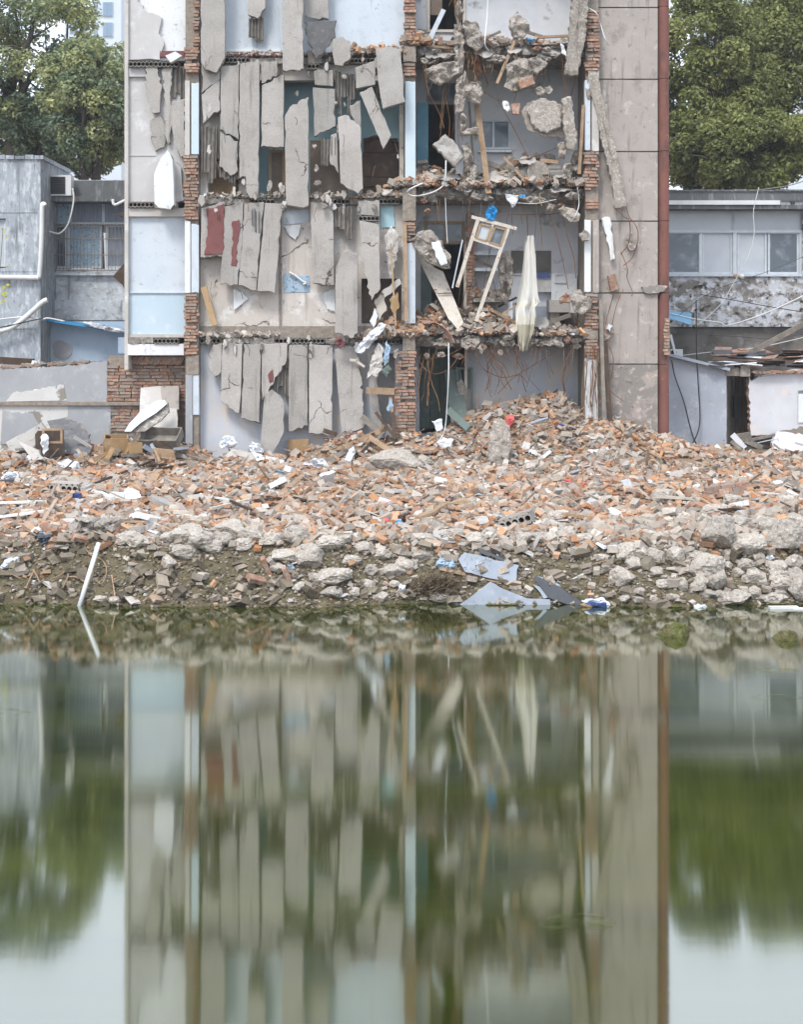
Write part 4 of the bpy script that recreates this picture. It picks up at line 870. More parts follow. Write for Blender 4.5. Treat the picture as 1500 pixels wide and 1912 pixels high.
slab('pale broad slab leaning at the top of the middle pier', [(702, 88, 1), (748, 92), (757, 190), (715, 203), (706, 150)], (YB - .5, YB - .7), .12, group=HG)
slab('small pale slab piece left of the leaning pale slab', [(663, 126), (701, 113), (701, 158), (665, 165)], F2, .12, group=HG)
hs = thing('hanging_slab', P(588, 128, F1), 'small slab stub showing hollow cores under the dark triangular piece', 'concrete slab', HG)
plate([(574, 95, 1), (600, 92), (601, 118), (575, 120)], F1 + .06, .1).build('slab_piece', ['slab', 'slab_edge'], hs); hollow_edge(574, 3, 124, F1 + .03, .14).build('core_end', 'hollow', hs)
# third storey
slab('cracked slab at the left pier in the third storey', [[(376, 120), (411, 118), (411, 147, 1), (376, 174)], [(376, 177, 1), (411, 150), (411, 206, 1), (395, 215, 1), (379, 231)]], F1, group=HG)
slab('slab split by a crack, second in the third storey', [[(412, 124), (446, 120), (445, 261, 1), (411, 242)], [(411, 245, 1), (444, 264), (444, 318, 1), (430, 328, 1), (409, 311)]], F1 - .02, group=HG)
slab('long full-height slab, third in the third storey', [(448, 118), (484, 115), (484, 250), (482, 370, 1), (468, 371, 1), (460, 358), (459, 330, 1), (447, 333), (446, 210)], F1 - .05, group=HG)
slab('slab with torn diagonal top, fourth in the third storey', [[(487, 117), (518, 114, 1), (521, 139, 1), (489, 156)], [(489, 159, 1), (530, 139), (530, 275, 1), (487, 274)]], F1, group=HG)
slab('very long slab with slanting top reaching to the floor below', [(532, 216), (542, 199, 1), (576, 181), (576, 384), (566, 388), (533, 383)], F2, .13, group=HG)
slab('slab broken in two, right of the very long slab', [[(586, 133, 1), (622, 130), (622, 161), (588, 158)], [(584, 163), (625, 166), (627, 236, 1), (587, 255)]], F1, group=HG)
slab('round-topped slab before the brown hardboard panel', [(631, 219), (645, 214, 1), (662, 226, 1), (674, 240), (678, 352, 1), (669, 362, 1), (654, 354, 1), (636, 342)], F2, group=HG)
slab('narrow slab strip behind the round-topped slab', [(652, 197, 1), (673, 187), (675, 252), (672, 262), (656, 215)], F1 + .06, group=HG)
slab('narrow slab slanting across the turquoise room', [(672, 172, 1), (695, 162), (731, 252), (716, 278)], F2, .11, group=HG)
slab('small broken slab end hanging by the hardboard panel', [(618, 252), (629, 248), (632, 323, 1), (615, 300)], F1 + .05, .08, group=HG)
# second storey
slab('slab with large maroon painted area at the left pier, second storey', [(376, 389), (419, 376), (417, 477, 1), (374, 480)], F1, group=HG)
slab('slab with a narrow maroon paint patch in the second storey', [(420, 386), (454, 377), (452, 455), (443, 532, 1), (411, 531)], F1 - .01, group=HG)
slab('slanting slab with torn hole, third in the second storey', [(456, 380), (493, 377), (478, 542, 1), (445, 533)], F1, group=HG)
slab('slanting whole slab, fourth in the second storey', [(495, 379), (528, 380), (513, 548, 1), (480, 543)], F1 - .02, group=HG)
slab('upright slab right of the papered wall in the second storey', [(579, 377), (622, 377), (624, 532, 1), (584, 529)], F1, group=HG)
slab('thick upright slab standing out over the second-storey skirting', [(640, 470), (652, 466, 1), (668, 473), (668, 622, 1), (660, 631, 1), (625, 622), (627, 500)], F3, .2, group=HG)
slab('slanting pointed slab near the middle pier, second storey', [(671, 412), (708, 419), (710, 532, 1), (706, 546, 1), (694, 561, 1), (680, 503)], F2, group=HG)
hs = thing('hanging_slab', P(689, 412, F1), 'short slab with open hollow cores above the slanting pointed slab', 'concrete slab', HG)
plate([(669, 375, 1), (709, 375), (709, 404), (669, 400)], F1 - .02, .12).build('slab_piece', ['slab', 'slab_edge'], hs); hollow_edge(670, 5, 408, F1 - .01, .2, 7.6, 10).build('core_end', 'hollow', hs)
# first storey
slab('small rounded slab piece at the left of the first storey', [(397, 645, 1), (414, 640), (413, 694, 1), (401, 703, 1), (391, 693, 1), (391, 660)], F1, group=HG)
slab('slab with slanting cut end, second in the first storey', [(415, 640), (452, 642), (450, 735), (446, 772, 1), (412, 749)], F1, group=HG)
slab('straight slab with crumbled lower end, third in the first storey', [(455, 643), (487, 643), (484, 790, 1), (450, 781)], F1 - .02, group=HG)
slab('slab torn to a long point in the first storey', [(489, 641), (537, 641), (535, 674, 1), (512, 712, 1), (500, 733, 1), (490, 748), (488, 715)], F1, group=HG)
slab('lower loose slab piece below the pointed slab', [(494, 736), (508, 727, 1), (523, 741, 1), (531, 760), (530, 808), (509, 850, 1), (485, 841)], (F1 - .05, F2 - .1), group=HG)
slab('narrow straight slab, fifth in the first storey', [(540, 644), (574, 644), (575, 795, 1), (539, 806)], F1, group=HG)
slab('straight slab with level lower end, sixth in the first storey', [(577, 643), (621, 646), (620, 812, 1), (577, 809)], F1 - .02, group=HG)
slab('broad slab leaning right at the end of the first-storey row', [(625, 652), (655, 646), (668, 655, 1), (682, 792, 1), (672, 802, 1), (638, 808)], F1, group=HG)
slab('tall thin concrete strip next to the lower middle pier', [(686, 660), (700, 655, 1), (712, 800), (694, 806)], F1 + .08, .07, group=HG)
# maroon paint on two of the slabs: thin floor-paint skins
for pts, lb in (([(386, 392, 1), (418, 382, 1), (416, 474), (382, 476, 1), (388, 440, 1)], 'flat skin of maroon floor paint on the slab by the left pier'), ([(434, 415, 1), (446, 412, 1), (449, 430, 1), (442, 465, 1), (441, 497), (431, 495, 1), (435, 455, 1)], 'narrow skin of maroon floor paint on the second hanging slab')):
    plate(pts, F1 - .026, .012, 5, 1.6).build('floor_paint_skin', ['maroon', 'maroon'], None, lb, 'paint skin')
plate([(500, 700, 1), (509, 690), (511, 703, 1), (503, 715)], F1 - .014, .012).build('floor_paint_skin', ['maroon', 'maroon'], None, 'tiny maroon paint patch on the pointed first-storey slab', 'paint skin')

# torn slab cores: fluted strips where the top skin is gone
def flutes(label, x0, x1, y0, y1, Y, seed, m='hollow', slant=0.0):
    rnd = random.Random(seed); mb = MB(); x = x0; k = Y / FPX
    while x < x1 - 1:
        w = rnd.uniform(5, 9); ye = y1 - rnd.uniform(0, .45) * (y1 - y0); ya = y0 + rnd.uniform(0, .12) * (y1 - y0); n = max(3, int((ye - ya) / 12)); vs, fs = [], []
        for j in range(n + 1):
            y = ya + (ye - ya) * j / n; xo = slant * (y - y0)
            for (u, d) in ((0, 0), (.18, .0), (.3, .03), (.5, .045), (.7, .03), (.82, .0), (1, 0)): vs.append(P(x + u * w + xo + rnd.uniform(-.5, .5), y + rnd.uniform(-2, 2), Y) + Vector((0, d, 0)))
            vs += [P(x + w + xo, y, Y) + Vector((0, .1, 0)), P(x + xo, y, Y) + Vector((0, .1, 0))]
        for j in range(n):
            for i in range(9): fs.append((j * 9 + i, j * 9 + (i + 1) % 9, (j + 1) * 9 + (i + 1) % 9, (j + 1) * 9 + i))
        fs += [tuple(range(9)), tuple(range(n * 9 + 8, n * 9 - 1, -1))]
        mb.add(vs, fs); x += w
    return mb.build('torn_slab_core', m, None, label, 'slab fragment', 'torn slab cores')
flutes('torn fluted slab cores hanging by the left pier, third storey', 378, 404, 222, 385, F1 + .05, 1, slant=-.02)
flutes('short fluted slab cores under the split second slab, third storey', 410, 444, 312, 345, F1 + .04, 2)
flutes('long fluted slab core between the two broken third-storey slabs', 626, 662, 128, 222, F1 + .1, 3)
flutes('fluted slab cores dangling before the brown hardboard panel', 600, 620, 255, 310, F1 + .04, 4)
flutes('fluted slab core below the pointed top-storey slab', 464, 486, 28, 88, F1 + .1, 5)
flutes('torn fluted cores at the right of the papered wall, second storey', 626, 652, 384, 448, F1 + .06, 6)
flutes('torn fluted cores exposed beside the pointed first-storey slab', 512, 538, 684, 745, F1 + .1, 7)
flutes('ragged fluted strip inside the torn third slab of the second storey', 470, 484, 390, 446, F1 - .03, 8, 'asphalt')
flutes('fluted slab core at the top of the left bay, third storey', 312, 345, 122, 190, YB - .06, 9)
flutes('fluted slab cores at the right of the pale leaning slabs', 690, 716, 160, 200, F1 + .05, 10)
# white painted slab in the left bay
plate([(287, 325), (300, 295, 1), (311, 280, 1), (322, 298), (325, 382, 1), (318, 391), (296, 388), (288, 380)], YB - .42, .2).build('white_wall_block', ['white', 'slab_edge'], None, 'bright white wall block hanging in the left bay, third storey', 'wall block')
plate([(308, 104), (327, 96), (340, 104), (318, 117)], YB - .35, .12).build('white_wall_block', ['white', 'slab_edge'], None, 'small white block lying tilted on the left bay top floor edge', 'wall block')
rpart('skirting', 'maroon', MB().pbox(298, 344, 95, 106, YB - .02, .05))

# ------------------------------------------------------------------ broken lumps hanging or lying in the right bay
CG = 'concrete lumps caught in the right bay'
def lumpthing(label, pts, Y, t, m='chunk', flat=0, rough=.14, name='concrete_lump', cat='concrete lump', group=CG):
    return lump(pts, Y, t, rough, flat=flat).build(name, m, None, label, cat, group)
YR = YB - .35
lumpthing('long pale concrete lump hanging at the top floor edge of the right bay', [(868, 36), (890, 38), (900, 60), (905, 80), (890, 97), (876, 85), (869, 62)], YR, .2)
lumpthing('oval brownish concrete lump on the top floor edge of the right bay', [(953, 32), (968, 19), (985, 35), (991, 55), (980, 70), (962, 70), (952, 52)], YR, .16)
lumpthing('wide split concrete lump under the top floor, near the middle pier', [(793, 127), (820, 117), (858, 113), (860, 133), (840, 148), (822, 158), (803, 146)], YR, .24)
lumpthing('large jagged concrete lump with white plaster in the upper right bay', [(944, 120), (968, 104), (998, 110), (1002, 130), (1000, 160), (962, 171), (942, 160), (948, 138)], YR, .22)
lumpthing('pale triangular lump beside the large jagged lump', [(988, 108), (1012, 107), (1024, 119), (1004, 140), (996, 130)], YR - .1, .15)
lumpthing('smooth rounded lump hanging left of the upper window', [(866, 162), (880, 152), (898, 151), (904, 170), (896, 193), (882, 188), (870, 176)], YR, .2)
lumpthing('big round plaster disc hanging in the upper right bay', [(984, 206), (994, 188), (1015, 183), (1040, 190), (1049, 215), (1048, 236), (1022, 248), (1000, 240)], YR - .08, .12, flat=1)
lumpthing('larger grey backing slab behind the round plaster disc', [(972, 208), (985, 192), (1000, 190), (1052, 195), (1058, 240), (1052, 257), (1015, 255), (985, 240)], YR + .08, .1, flat=1)
lumpthing('small grey lump above the round plaster disc', [(1000, 165), (1012, 160), (1020, 168), (1015, 178), (1002, 176)], YR, .1)
lumpthing('small pale lump right of the small grey lump', [(1018, 162), (1028, 158), (1034, 166), (1026, 176), (1019, 172)], YR + .02, .1)
lumpthing('flat pointed lump on the leaning post in the upper right bay', [(858, 246), (875, 238), (895, 237), (895, 251), (872, 252)], YR - .1, .16)
lumpthing('white plaster lump beside the brick pair in the upper right bay', [(940, 188), (950, 190), (955, 205), (948, 210), (941, 203)], YR, .08, m='white')
lumpthing('grey block tumbling before the blue door', [(808, 270), (832, 250), (848, 262), (866, 292), (852, 312), (838, 300)], (YR, YR - .1), .26, flat=1, m='slab')
lumpthing('rounded lump hanging under the third floor at the right pier', [(1043, 390), (1052, 384), (1072, 388), (1086, 400), (1082, 412), (1068, 416), (1055, 405)], YR, .16)
lumpthing('big mortared concrete slab piece wedged before the second-storey door', [(768, 446), (785, 431), (805, 428), (822, 445), (843, 480), (842, 500), (825, 500), (795, 488), (778, 466)], YR - .12, .22)
lumpthing('white plaster face on the wedged concrete piece', [(806, 452), (820, 449), (828, 470), (836, 492), (824, 496), (814, 480)], YR - .17, .04, m='white', flat=1)
lumpthing('ragged grey plaster lump at the lower right pier', [(1066, 560), (1072, 542), (1085, 540), (1092, 552), (1106, 560), (1104, 578), (1086, 588), (1074, 582)], YR - .12, .16)
lumpthing('ragged lump with orange face beside the lower right pier', [(1047, 556), (1058, 545), (1068, 548), (1066, 566), (1048, 568)], YR - .08, .12, m='brick')
lumpthing('lump stuck on the white strip of the right pier', [(1082, 436), (1092, 428), (1104, 436), (1102, 448), (1088, 450)], YR - .1, .14)
lumpthing('column of crumbling concrete right of the tilted window frame', [(938, 470), (952, 466), (960, 490), (958, 530), (950, 575), (938, 560), (932, 510)], YR + .25, .25, rough=.3)
lumpthing('tall shattered concrete post standing in the rubble heap', [(922, 788), (938, 782), (952, 796), (955, 830), (948, 864), (930, 874), (912, 862), (915, 820)], 'g', .3, flat=1, rough=.2)
lumpthing('lump hanging from wires below the second floor', [(891, 650), (897, 643), (904, 655), (902, 662)], YR, .06)
lumpthing('crumbled lump at the second floor edge near the dark doorway', [(862, 632), (878, 626), (884, 645), (872, 656), (861, 648)], YR, .15)
lumpthing('pale plaster lump against the pinkish wall, top', [(1124, 408), (1138, 404), (1144, 420), (1136, 430), (1128, 425)], YB - .2, .1, m='white')
lumpthing('brick and plaster lump hanging against the lower pinkish wall', [(1122, 612), (1132, 606), (1146, 606), (1148, 622), (1138, 638), (1124, 636)], YB - .25, .14, m='brickgrey')
lumpthing('white plaster flake on the hanging brick lump', [(1133, 614), (1138, 604), (1145, 608), (1140, 620)], YB - .28, .04, m='white', flat=1)
lumpthing('grey lump in a rebar loop on the pinkish wall', [(1172, 440), (1182, 432), (1190, 448), (1188, 466), (1178, 468), (1171, 455)], YB - .2, .1)
lumpthing('rough stub hanging beside the lower beam, upper right bay', [(1042, 268), (1055, 264), (1062, 278), (1056, 296), (1044, 296)], YR, .16)
def beamthing(label, pts, Y, t):
    return lump(pts, Y, t, .16, flat=1).build('concrete_beam', 'chunk', None, label, 'concrete beam', 'broken beams hanging at the right pier')
beamthing('long concrete beam slanting down the top of the right pier', [(1074, -60), (1103, -60), (1098, 30), (1092, 80), (1080, 140), (1056, 138), (1062, 80)], YR - .15, .22)
beamthing('short lower beam stub hanging below the long slanting beam', [(1050, 184), (1068, 180), (1072, 215), (1079, 262), (1072, 280), (1060, 276), (1052, 230)], YR - .15, .18)
beamthing('slender beam hanging across the pinkish wall', [(1098, 130), (1114, 128), (1122, 165), (1134, 220), (1148, 268), (1160, 325), (1170, 384), (1150, 388), (1142, 330), (1124, 262), (1112, 200), (1102, 165)], YB - .3, .16)
beamthing('white plastered strip hanging at the top of the pinkish wall patch', [(1126, 408), (1140, 406), (1146, 455), (1149, 484), (1141, 486), (1134, 440)], YB - .2, .07).data.materials[0] = M['white']
slab('leaning brick pair slab', [(967, 152), (994, 141), (1000, 156), (973, 166)], YR - .14, .12, m='brick', name='brick_fragment', cat='brick fragment')['label'] = 'two mortared bricks on the large jagged lump'
slab('x', [(955, 194), (972, 192), (970, 214), (958, 212)], YR - .05, .1, m='brick', name='brick_fragment', cat='brick fragment')['label'] = 'two mortared bricks hanging beside the upper window'
slab('x', [(1136, 515), (1150, 510), (1158, 540), (1142, 545)], YB - .2, .1, m='brick', name='brick_fragment', cat='brick fragment')['label'] = 'orange brick fragment hanging on the pinkish wall'

# timber things in the right bay
def plank(label, a, b, Ya, Yb_, w, t, m='wood', name='plank', cat='plank', group=None):
    return MB().beam(P(*a, Ya), P(*b, Yb_), w, t).build(name, m, None, label, cat, group)
dp = thing('leaning_door', P(858, 612, YB - .3), 'long cream door board leaning across the second-storey doorway', 'door')
plate([(775, 471), (790, 476, 1), (812, 500), (828, 507), (866, 602, 1), (856, 617, 1), (838, 596)], (YB + .25, YB - .35), .05, amp=1.2).build('board', ['cream', 'woodgrey'], dp)
MB().beam(P(817, 548, YB - .12), P(845, 547, YB - .12), .02, .02).build('hinge_strip', 'rebar', dp); MB().beam(P(809, 541, YB - .1), P(816, 541, YB - .1), .025, .02).build('hinge_strip', 'rebar', dp)
fr = thing('window_frame', P(890, 600, YB - .3), 'cream wooden window frame hanging tilted in the second storey', 'window frame')
def fb(name, a, b, w=.07, y=0, m='cream'): return MB().beam(P(*a, YB - .35 + y), P(*b, YB - .35 + y), w, .06).build(name, m, fr)
fb('top_rail', (881, 405), (965, 427), .065); fb('leg', (893, 410), (854, 536), .07, .004); fb('leg', (950, 425), (889, 600), .07, .006)
fb('cross_rail', (884, 446), (935, 463), .06, .003); fb('mullion', (922, 416), (910, 452), .045, .008)
for q in ([(898, 418), (918, 423), (909, 450), (889, 444)], [(925, 424), (945, 429), (935, 459), (914, 452)]):
    s_ = MB()
    for i in range(4): s_.beam(P(*q[i], YB - .375), P(*q[(i + 1) % 4], YB - .375), .03, .03)
    s_ = s_.build('sash', 'tanpanel', fr)
    plate(q, YB - .35, .006).build('pane', ['glasspale' if q[0][0] < 900 else 'glass', 'glass'], s_)
plank('slim pale board leaning at the top storey doorway', (800, 79), (829, 18), YB - .1, YB - .1, .09, .03, 'metalgrey')
plank('weathered wooden post leaning in the upper right bay', (891, 196), (913, 362), YB + .1, YB - .3, .11, .09, 'wood', 'timber_post', 'post')
plank('thin upright post behind the leaning wooden post', (876, 190), (884, 300), YB + .5, YB + .4, .05, .05, 'woodgrey', 'timber_post', 'post')
plank('slanting pale stick under the top floor slab', (962, 76), (928, 156), YB - .2, YB - .25, .06, .05, 'wood', 'stick', 'stick')
plank('grey plank in the third-floor heap, upper', (906, 303), (962, 322), YB + .5, YB + .2, .1, .05, 'woodgrey')
plank('grey plank in the third-floor heap, middle', (904, 313), (995, 345), YB + .4, YB + .1, .1, .05, 'woodgrey')
plank('grey plank in the third-floor heap, lower', (914, 322), (948, 350), YB + .2, YB - .1, .1, .06, 'woodgrey')
plank('thin wooden post beside the right pier, third storey', (1090, 196), (1082, 325), YB - .3, YB - .35, .06, .05, 'wood', 'timber_post', 'post')
plank('pale thin plank lying along the top floor edge', (998, 70), (1066, 67), YB - .1, YB - .1, .05, .05, 'wood')
plank('slim grey rod leaning by the second-storey doorway', (864, 448), (845, 538), YB - .2, YB - .3, .025, .025, 'metalgrey', 'rod', 'rod')
plank('pale thin upright stick at the left of the middle pier, second storey', (730, 455), (739, 608), YB - .4, YB - .4, .035, .035, 'wood', 'stick', 'stick')
plank('two-by-four standing beside the middle pier, second storey', (756, 415), (759, 600), YB - .36, YB - .36, .07, .05, 'wood', 'timber_post', 'post')
plank('tan timber leaning at the left of the second storey', (380, 536), (401, 608), YB - .2, YB - .3, .12, .05, 'tanpanel')
plank('short pale board nailed across by the lower middle pier', (684, 729), (737, 731), YB - .5, YB - .5, .13, .04, 'wood')
plank('pale upright lath beside the lower middle pier', (729, 740), (736, 795), YB - .45, YB - .5, .06, .04, 'wood')
plank('small pale lath piece high in the first storey', (653, 672), (668, 673), YB - .4, YB - .4, .05, .03, 'cream'); plank('second small pale lath slanting in the first storey', (666, 674), (681, 685), YB - .4, YB - .4, .05, .03, 'cream')
plank('dark timber upright against the pinkish wall base, left', (1122, 560), (1129, 800), YB - .25, YB - .5, .07, .08, 'woodgrey', 'timber_post', 'post'); plank('dark timber upright against the pinkish wall base, right', (1131, 640), (1141, 806), YB - .3, YB - .55, .08, .08, 'wooddark', 'timber_post', 'post')
plank('pale blue plank slanting from the dark first-storey doorway', (837, 765), (876, 800), YB + .2, YB - .4, .14, .04, 'greendoor')
plank('dark bent bar inside the tilted window frame', (888, 484), (922, 500), YB - .1, YB - .2, .05, .05, 'wooddark', 'bar', 'bar')
plate([(853, 715), (862, 708, 1), (872, 725), (878, 790), (866, 792)], YB + .6, .08).build('stone_slab', ['chunk', 'chunk'], None, 'grey slab leaning on the green door leaf in the doorway', 'slab')
# rubbish and fittings of the upper rooms
sk = thing('sink_basin', P(995, 352, YB), 'old grey stone basin tipped over on the third floor', 'basin')
plate([(968, 325), (985, 308), (1028, 330), (1012, 355)], (YB - .05, YB - .25), .3).build('basin', ['slab', 'slab_edge'], sk)
MB().tube([P(1006, 322, YB - .2), P(1002, 320, YB + .1)], [.22, .22], 14).build('round_lid', 'chunk', sk)
gr = thing('iron_grate', P(1038, 336, YB - .25), 'small iron grate on the third-floor heap', 'grate')
frame_rect(MB(), 1025, 1051, 320, 336, YB - .28, 1.6, .03).build('frame', 'bars', gr)
for i in range(6): MB().pbox(1029 + i * 3.6, 1030.4 + i * 3.6, 321.6, 334.4, YB - .275, .02).build('bar', 'bars', gr)
tp = MB().pbox(1030, 1078, 511, 592, YB + .8, .08).build('tiled_panel', 'white', None, 'white kitchen back panel with a square niche, second storey', 'panel')
nb = thing('kitchen_block', P(1050, 632, YB + .3), 'broken white-tiled kitchen block beside the right pier', 'kitchen block')
MB().pbox(1019, 1046, 600, 630, YB + .15, .4).build('base', 'white', nb); MB().pbox(1028, 1046, 572, 600, YB + .18, .3).build('brick_leg', 'brickgrey', nb); MB().pbox(1046, 1082, 616, 630, YB + .16, .4).build('base', 'white', nb)
MB().pbox(1026, 1066, 560, 583, YB + .1, .5).build('counter', 'slab', nb); MB().pbox(1046, 1078, 584, 616, YB + .5, .1).build('recess', 'dark', nb)
fl = frame_rect(MB(), 1036, 1058, 511, 528, YB + .76, 2, .04).build('niche_frame', 'white', tp)
MB().pbox(1038, 1056, 513, 526, YB + .785, .02).build('niche_back', 'backwall', fl)
MB().pbox(1001, 1027, 509, 519, YB + .75, .03).build('blue_tile_band', 'bluedeep', None, 'dark blue tile strip left of the white kitchen panel', 'tile strip')
MB().pbox(1001, 1030, 520, 545, YB + .8, .03).build('tile_field', 'greywall', None, 'grey tiled square below the dark blue strip', 'tiles')
MB().pbox(996, 1024, 572, 604, YB + .6, .3).build('stone_tub', 'boardgrey', None, 'grey stone tub standing behind the hanging curtain', 'tub')
MB().pbox(949, 958, 563, 628, YB + .1, .07).build('post', 'whiteblue', None, 'short white post left of the hanging curtain', 'post')
MB().pbox(886, 934, 470, 476, YB + .6, .3).build('shelf', 'metalgrey', None, 'grey shelf board seen through the tilted frame, upper', 'shelf'); MB().pbox(886, 930, 500, 506, YB + .6, .3).build('shelf', 'metalgrey', None, 'grey shelf board seen through the tilted frame, lower', 'shelf')
MB().pbox(884, 946, 556, 564, YB + .2, .7).build('stone_shelf', 'slab_edge', None, 'stone shelf heaped with rubble below the tilted frame', 'shelf')
# hanging curtain
def curtain_mesh():
    mb = MB(); rows = [(440, 984, 996), (455, 980, 997), (480, 978, 1001), (520, 974, 1003), (550, 969, 1005), (566, 967, 1008), (574, 965, 999), (590, 964, 1000), (606, 963, 999), (622, 966, 997), (640, 968, 990), (650, 974, 986)]
    n = 27; vs, fs, mi = [], [], []
    for j, (y, xa, xb) in enumerate(rows):
        for i in range(n):
            u = i / (n - 1); x = xa + (xb - xa) * u + 2.0 * math.sin(j * .9 + i * .8) * (.3 + .07 * j)
            vs.append(P(x, y + (1.5 + (7 if j == len(rows) - 1 else 0)) * math.sin(i * 2.1), YB - .45) + Vector((0, .06 * math.sin(u * 11 + .5 * math.sin(j * 1.3)) * .8 + .05 * math.sin(u * 5 + .3 * j) + .015 * math.sin(u * 31 + j), 0)))
    for j in range(len(rows) - 1):
        for i in range(n - 1): fs.append((j * n + i, j * n + i + 1, (j + 1) * n + i + 1, (j + 1) * n + i))
    mb.add(vs, fs)
    for k in range(len(fs)):
        j = k // (n - 1); mb.m[k] = 1 if j in (5, 7) else (2 if j >= 8 else 0)
    return mb
M['clothw'] = mat('off_white_curtain', S(218, 216, 208), S(198, 196, 188), 6, [], .2, 40, stretch=(8, 8, .6)); M['clothy'] = mat('yellowed_curtain_stripe', S(206, 201, 184), S(212, 208, 196), 8, [], .2, 40, stretch=(2, 2, 14)); M['clothb'] = mat('stained_curtain_end', S(184, 178, 158), S(164, 158, 138), 8, [], .2, 40)
curtain_mesh().build('hanging_curtain', ['clothw', 'clothy', 'clothb'], None, 'off-white yellow-striped curtain hanging in the second storey', 'curtain', smooth=True)
def bag(name, label, pts, Y, t, m, cat='plastic bag'):
    return lump(pts, Y, t, .5).build(name, m, None, label, cat)
bag('plastic_bag', 'bright blue plastic bag on top of the tilted window frame', [(907, 398), (912, 386), (922, 383), (929, 390), (926, 405), (922, 412), (910, 409)], YB - .45, .12, 'bluebag')
bag('plastic_bag', 'white plastic bag hanging from the third floor edge', [(944, 361), (956, 363), (969, 364), (966, 378), (957, 388), (948, 374)], YB - .45, .08, 'whitebag')
bag('plastic_scrap', 'small blue plastic scrap beside the white hanging bag', [(969, 366), (980, 362), (982, 368), (972, 371)], YB - .42, .04, 'bluebag', 'plastic scrap')
bag('plastic_scrap', 'light blue plastic scrap on the top floor edge', [(983, 73), (992, 71), (999, 75), (990, 79)], YB - .3, .06, 'bluebag', 'plastic scrap')
bag('plastic_scrap', 'white plastic scrap snagged below the long slanting beam', [(1047, 78), (1054, 85), (1058, 104), (1050, 100)], YB - .5, .04, 'whitebag', 'plastic scrap')
bag('cloth_bundle', 'white sheet draped over the second-storey edge by the pier', [(662, 655), (672, 640), (690, 620), (712, 602), (722, 606), (710, 625), (692, 645), (675, 660)], YB - .62, .14, 'whitebag', 'cloth')
bag('cloth_bundle', 'grey torn cloth hanging left of the lower middle pier', [(684, 708), (694, 670), (706, 640), (716, 650), (714, 690), (702, 706), (694, 700)], YB - .55, .06, 'greywall', 'cloth')
bag('cloth_bundle', 'pale blue cloth hanging beside the grey torn cloth', [(714, 672), (722, 636), (730, 650), (726, 676), (718, 684)], YB - .55, .06, 'bluepattern', 'cloth')
bag('cloth_bundle', 'dark green cloth scrap below the pale blue cloth', [(712, 690), (724, 680), (732, 690), (722, 705)], YB - .53, .05, 'greendoor', 'cloth')
bag('cloth_bundle', 'maroon and white cloth tuck on the second-storey edge', [(623, 640), (634, 626), (646, 640), (636, 652)], YB - .6, .08, 'maroon', 'cloth')
bag('cloth_bundle', 'small blue cloth triangle by the lower middle pier', [(722, 762), (727, 742), (736, 758), (727, 770)], YB - .5, .03, 'bluepattern', 'cloth')
rs = MB(); q = [(793, 603), (812, 600), (828, 608), (842, 622), (850, 640)]
for i in range(4): rs.add([P(*q[i], YB - .5), P(*q[i + 1], YB - .5), P(q[i + 1][0] - 16, q[i + 1][1] - 2, YB - .25), P(q[i][0] - 12, q[i][1] - 6, YB - .25), P(q[i][0], q[i][1] + 2, YB - .5), P(q[i + 1][0], q[i + 1][1] + 2, YB - .5)], [(0, 1, 2, 3), (0, 4, 5, 1)])
rs.build('rusty_sheet', 'rust', None, 'curved rusty tin sheet over the second floor edge', 'tin sheet')
# upper left rubbish of the second-storey corner
for i, (pts, m) in enumerate((([(700, 560), (716, 548), (722, 580), (706, 600)], 'cream'), ([(712, 545), (748, 520), (750, 530), (718, 556)], 'greywall'), ([(690, 600), (700, 575), (706, 590), (698, 612)], 'whitebag'), ([(728, 560), (742, 545), (746, 575), (734, 592)], 'card'))):
    plate([(p[0], p[1], 1) for p in pts], YB - .3 - .04 * i, .04).build('board_scrap', [m, 'slab_edge'], None, ['pale board scrap in the second-storey corner', 'grey board scrap wedged by the middle pier', 'torn white sheet scrap on the second-storey edge', 'tan board scrap in the second-storey corner'][i], 'board scrap')
bag('plaster_scrap', 'torn pale plaster skin hanging left of the middle pier', [(718, 440), (732, 420), (745, 440), (742, 480), (730, 520), (724, 490)], YB - .25, .06, 'greywall', 'plaster scrap')
plate([(710, 380), (735, 378), (738, 424), (712, 426)], YB - .03, .02).build('painted_panel', ['room', 'room'], None, 'pale turquoise wall patch right of the short hollow slab', 'wall panel')

# smaller debris: shards between the hanging slabs, lumps on the broken floor edges
def blob(rn, x, y, rx, ry, n=7): return [(x + rx * rn.uniform(.7, 1.1) * math.cos(2 * math.pi * i / n + .3), y + ry * rn.uniform(.7, 1.1) * math.sin(2 * math.pi * i / n + .3)) for i in range(n)]
rn = random.Random(90)
for i in range(70):
    yy = rn.choice((rn.gauss(118, 12), rn.gauss(382, 12), rn.gauss(640, 8), rn.gauss(360, 16), rn.gauss(240, 60))); xx = rn.uniform(376, 752)
    plate([(p[0], p[1], 1) for p in blob(rn, xx, yy, rn.uniform(2, 7), rn.uniform(4, 12), 5)], YB - rn.uniform(.2, .5), .06, 4, 1.4).build('concrete_shard', [rn.choice(['slab', 'chunk', 'greywall', 'slab_edge', 'slab_edge']), 'slab_edge'], None, 'small concrete shard caught among the hanging slabs', 'concrete shard', 'shards among the hanging slabs')
for i in range(95):
    yf = rn.choice((96, 102, 348, 360, 625, 636)); x = rn.uniform(776, 1092); up = rn.random()
    y = yf + rn.uniform(-8, 12) if up < .7 else yf + rn.uniform(10, 40)
    lump(blob(rn, x, y, rn.uniform(4, 13), rn.uniform(3, 8), 7), YB - rn.uniform(.05, .4), .14, .3).build('mortar_lump', rn.choice(['chunk', 'chunk', 'slab_edge', 'brickgrey', 'brick']), None, 'rough mortar lump caught on a broken floor edge of the right bay', 'mortar lump', 'lumps on the floor edges of the right bay')
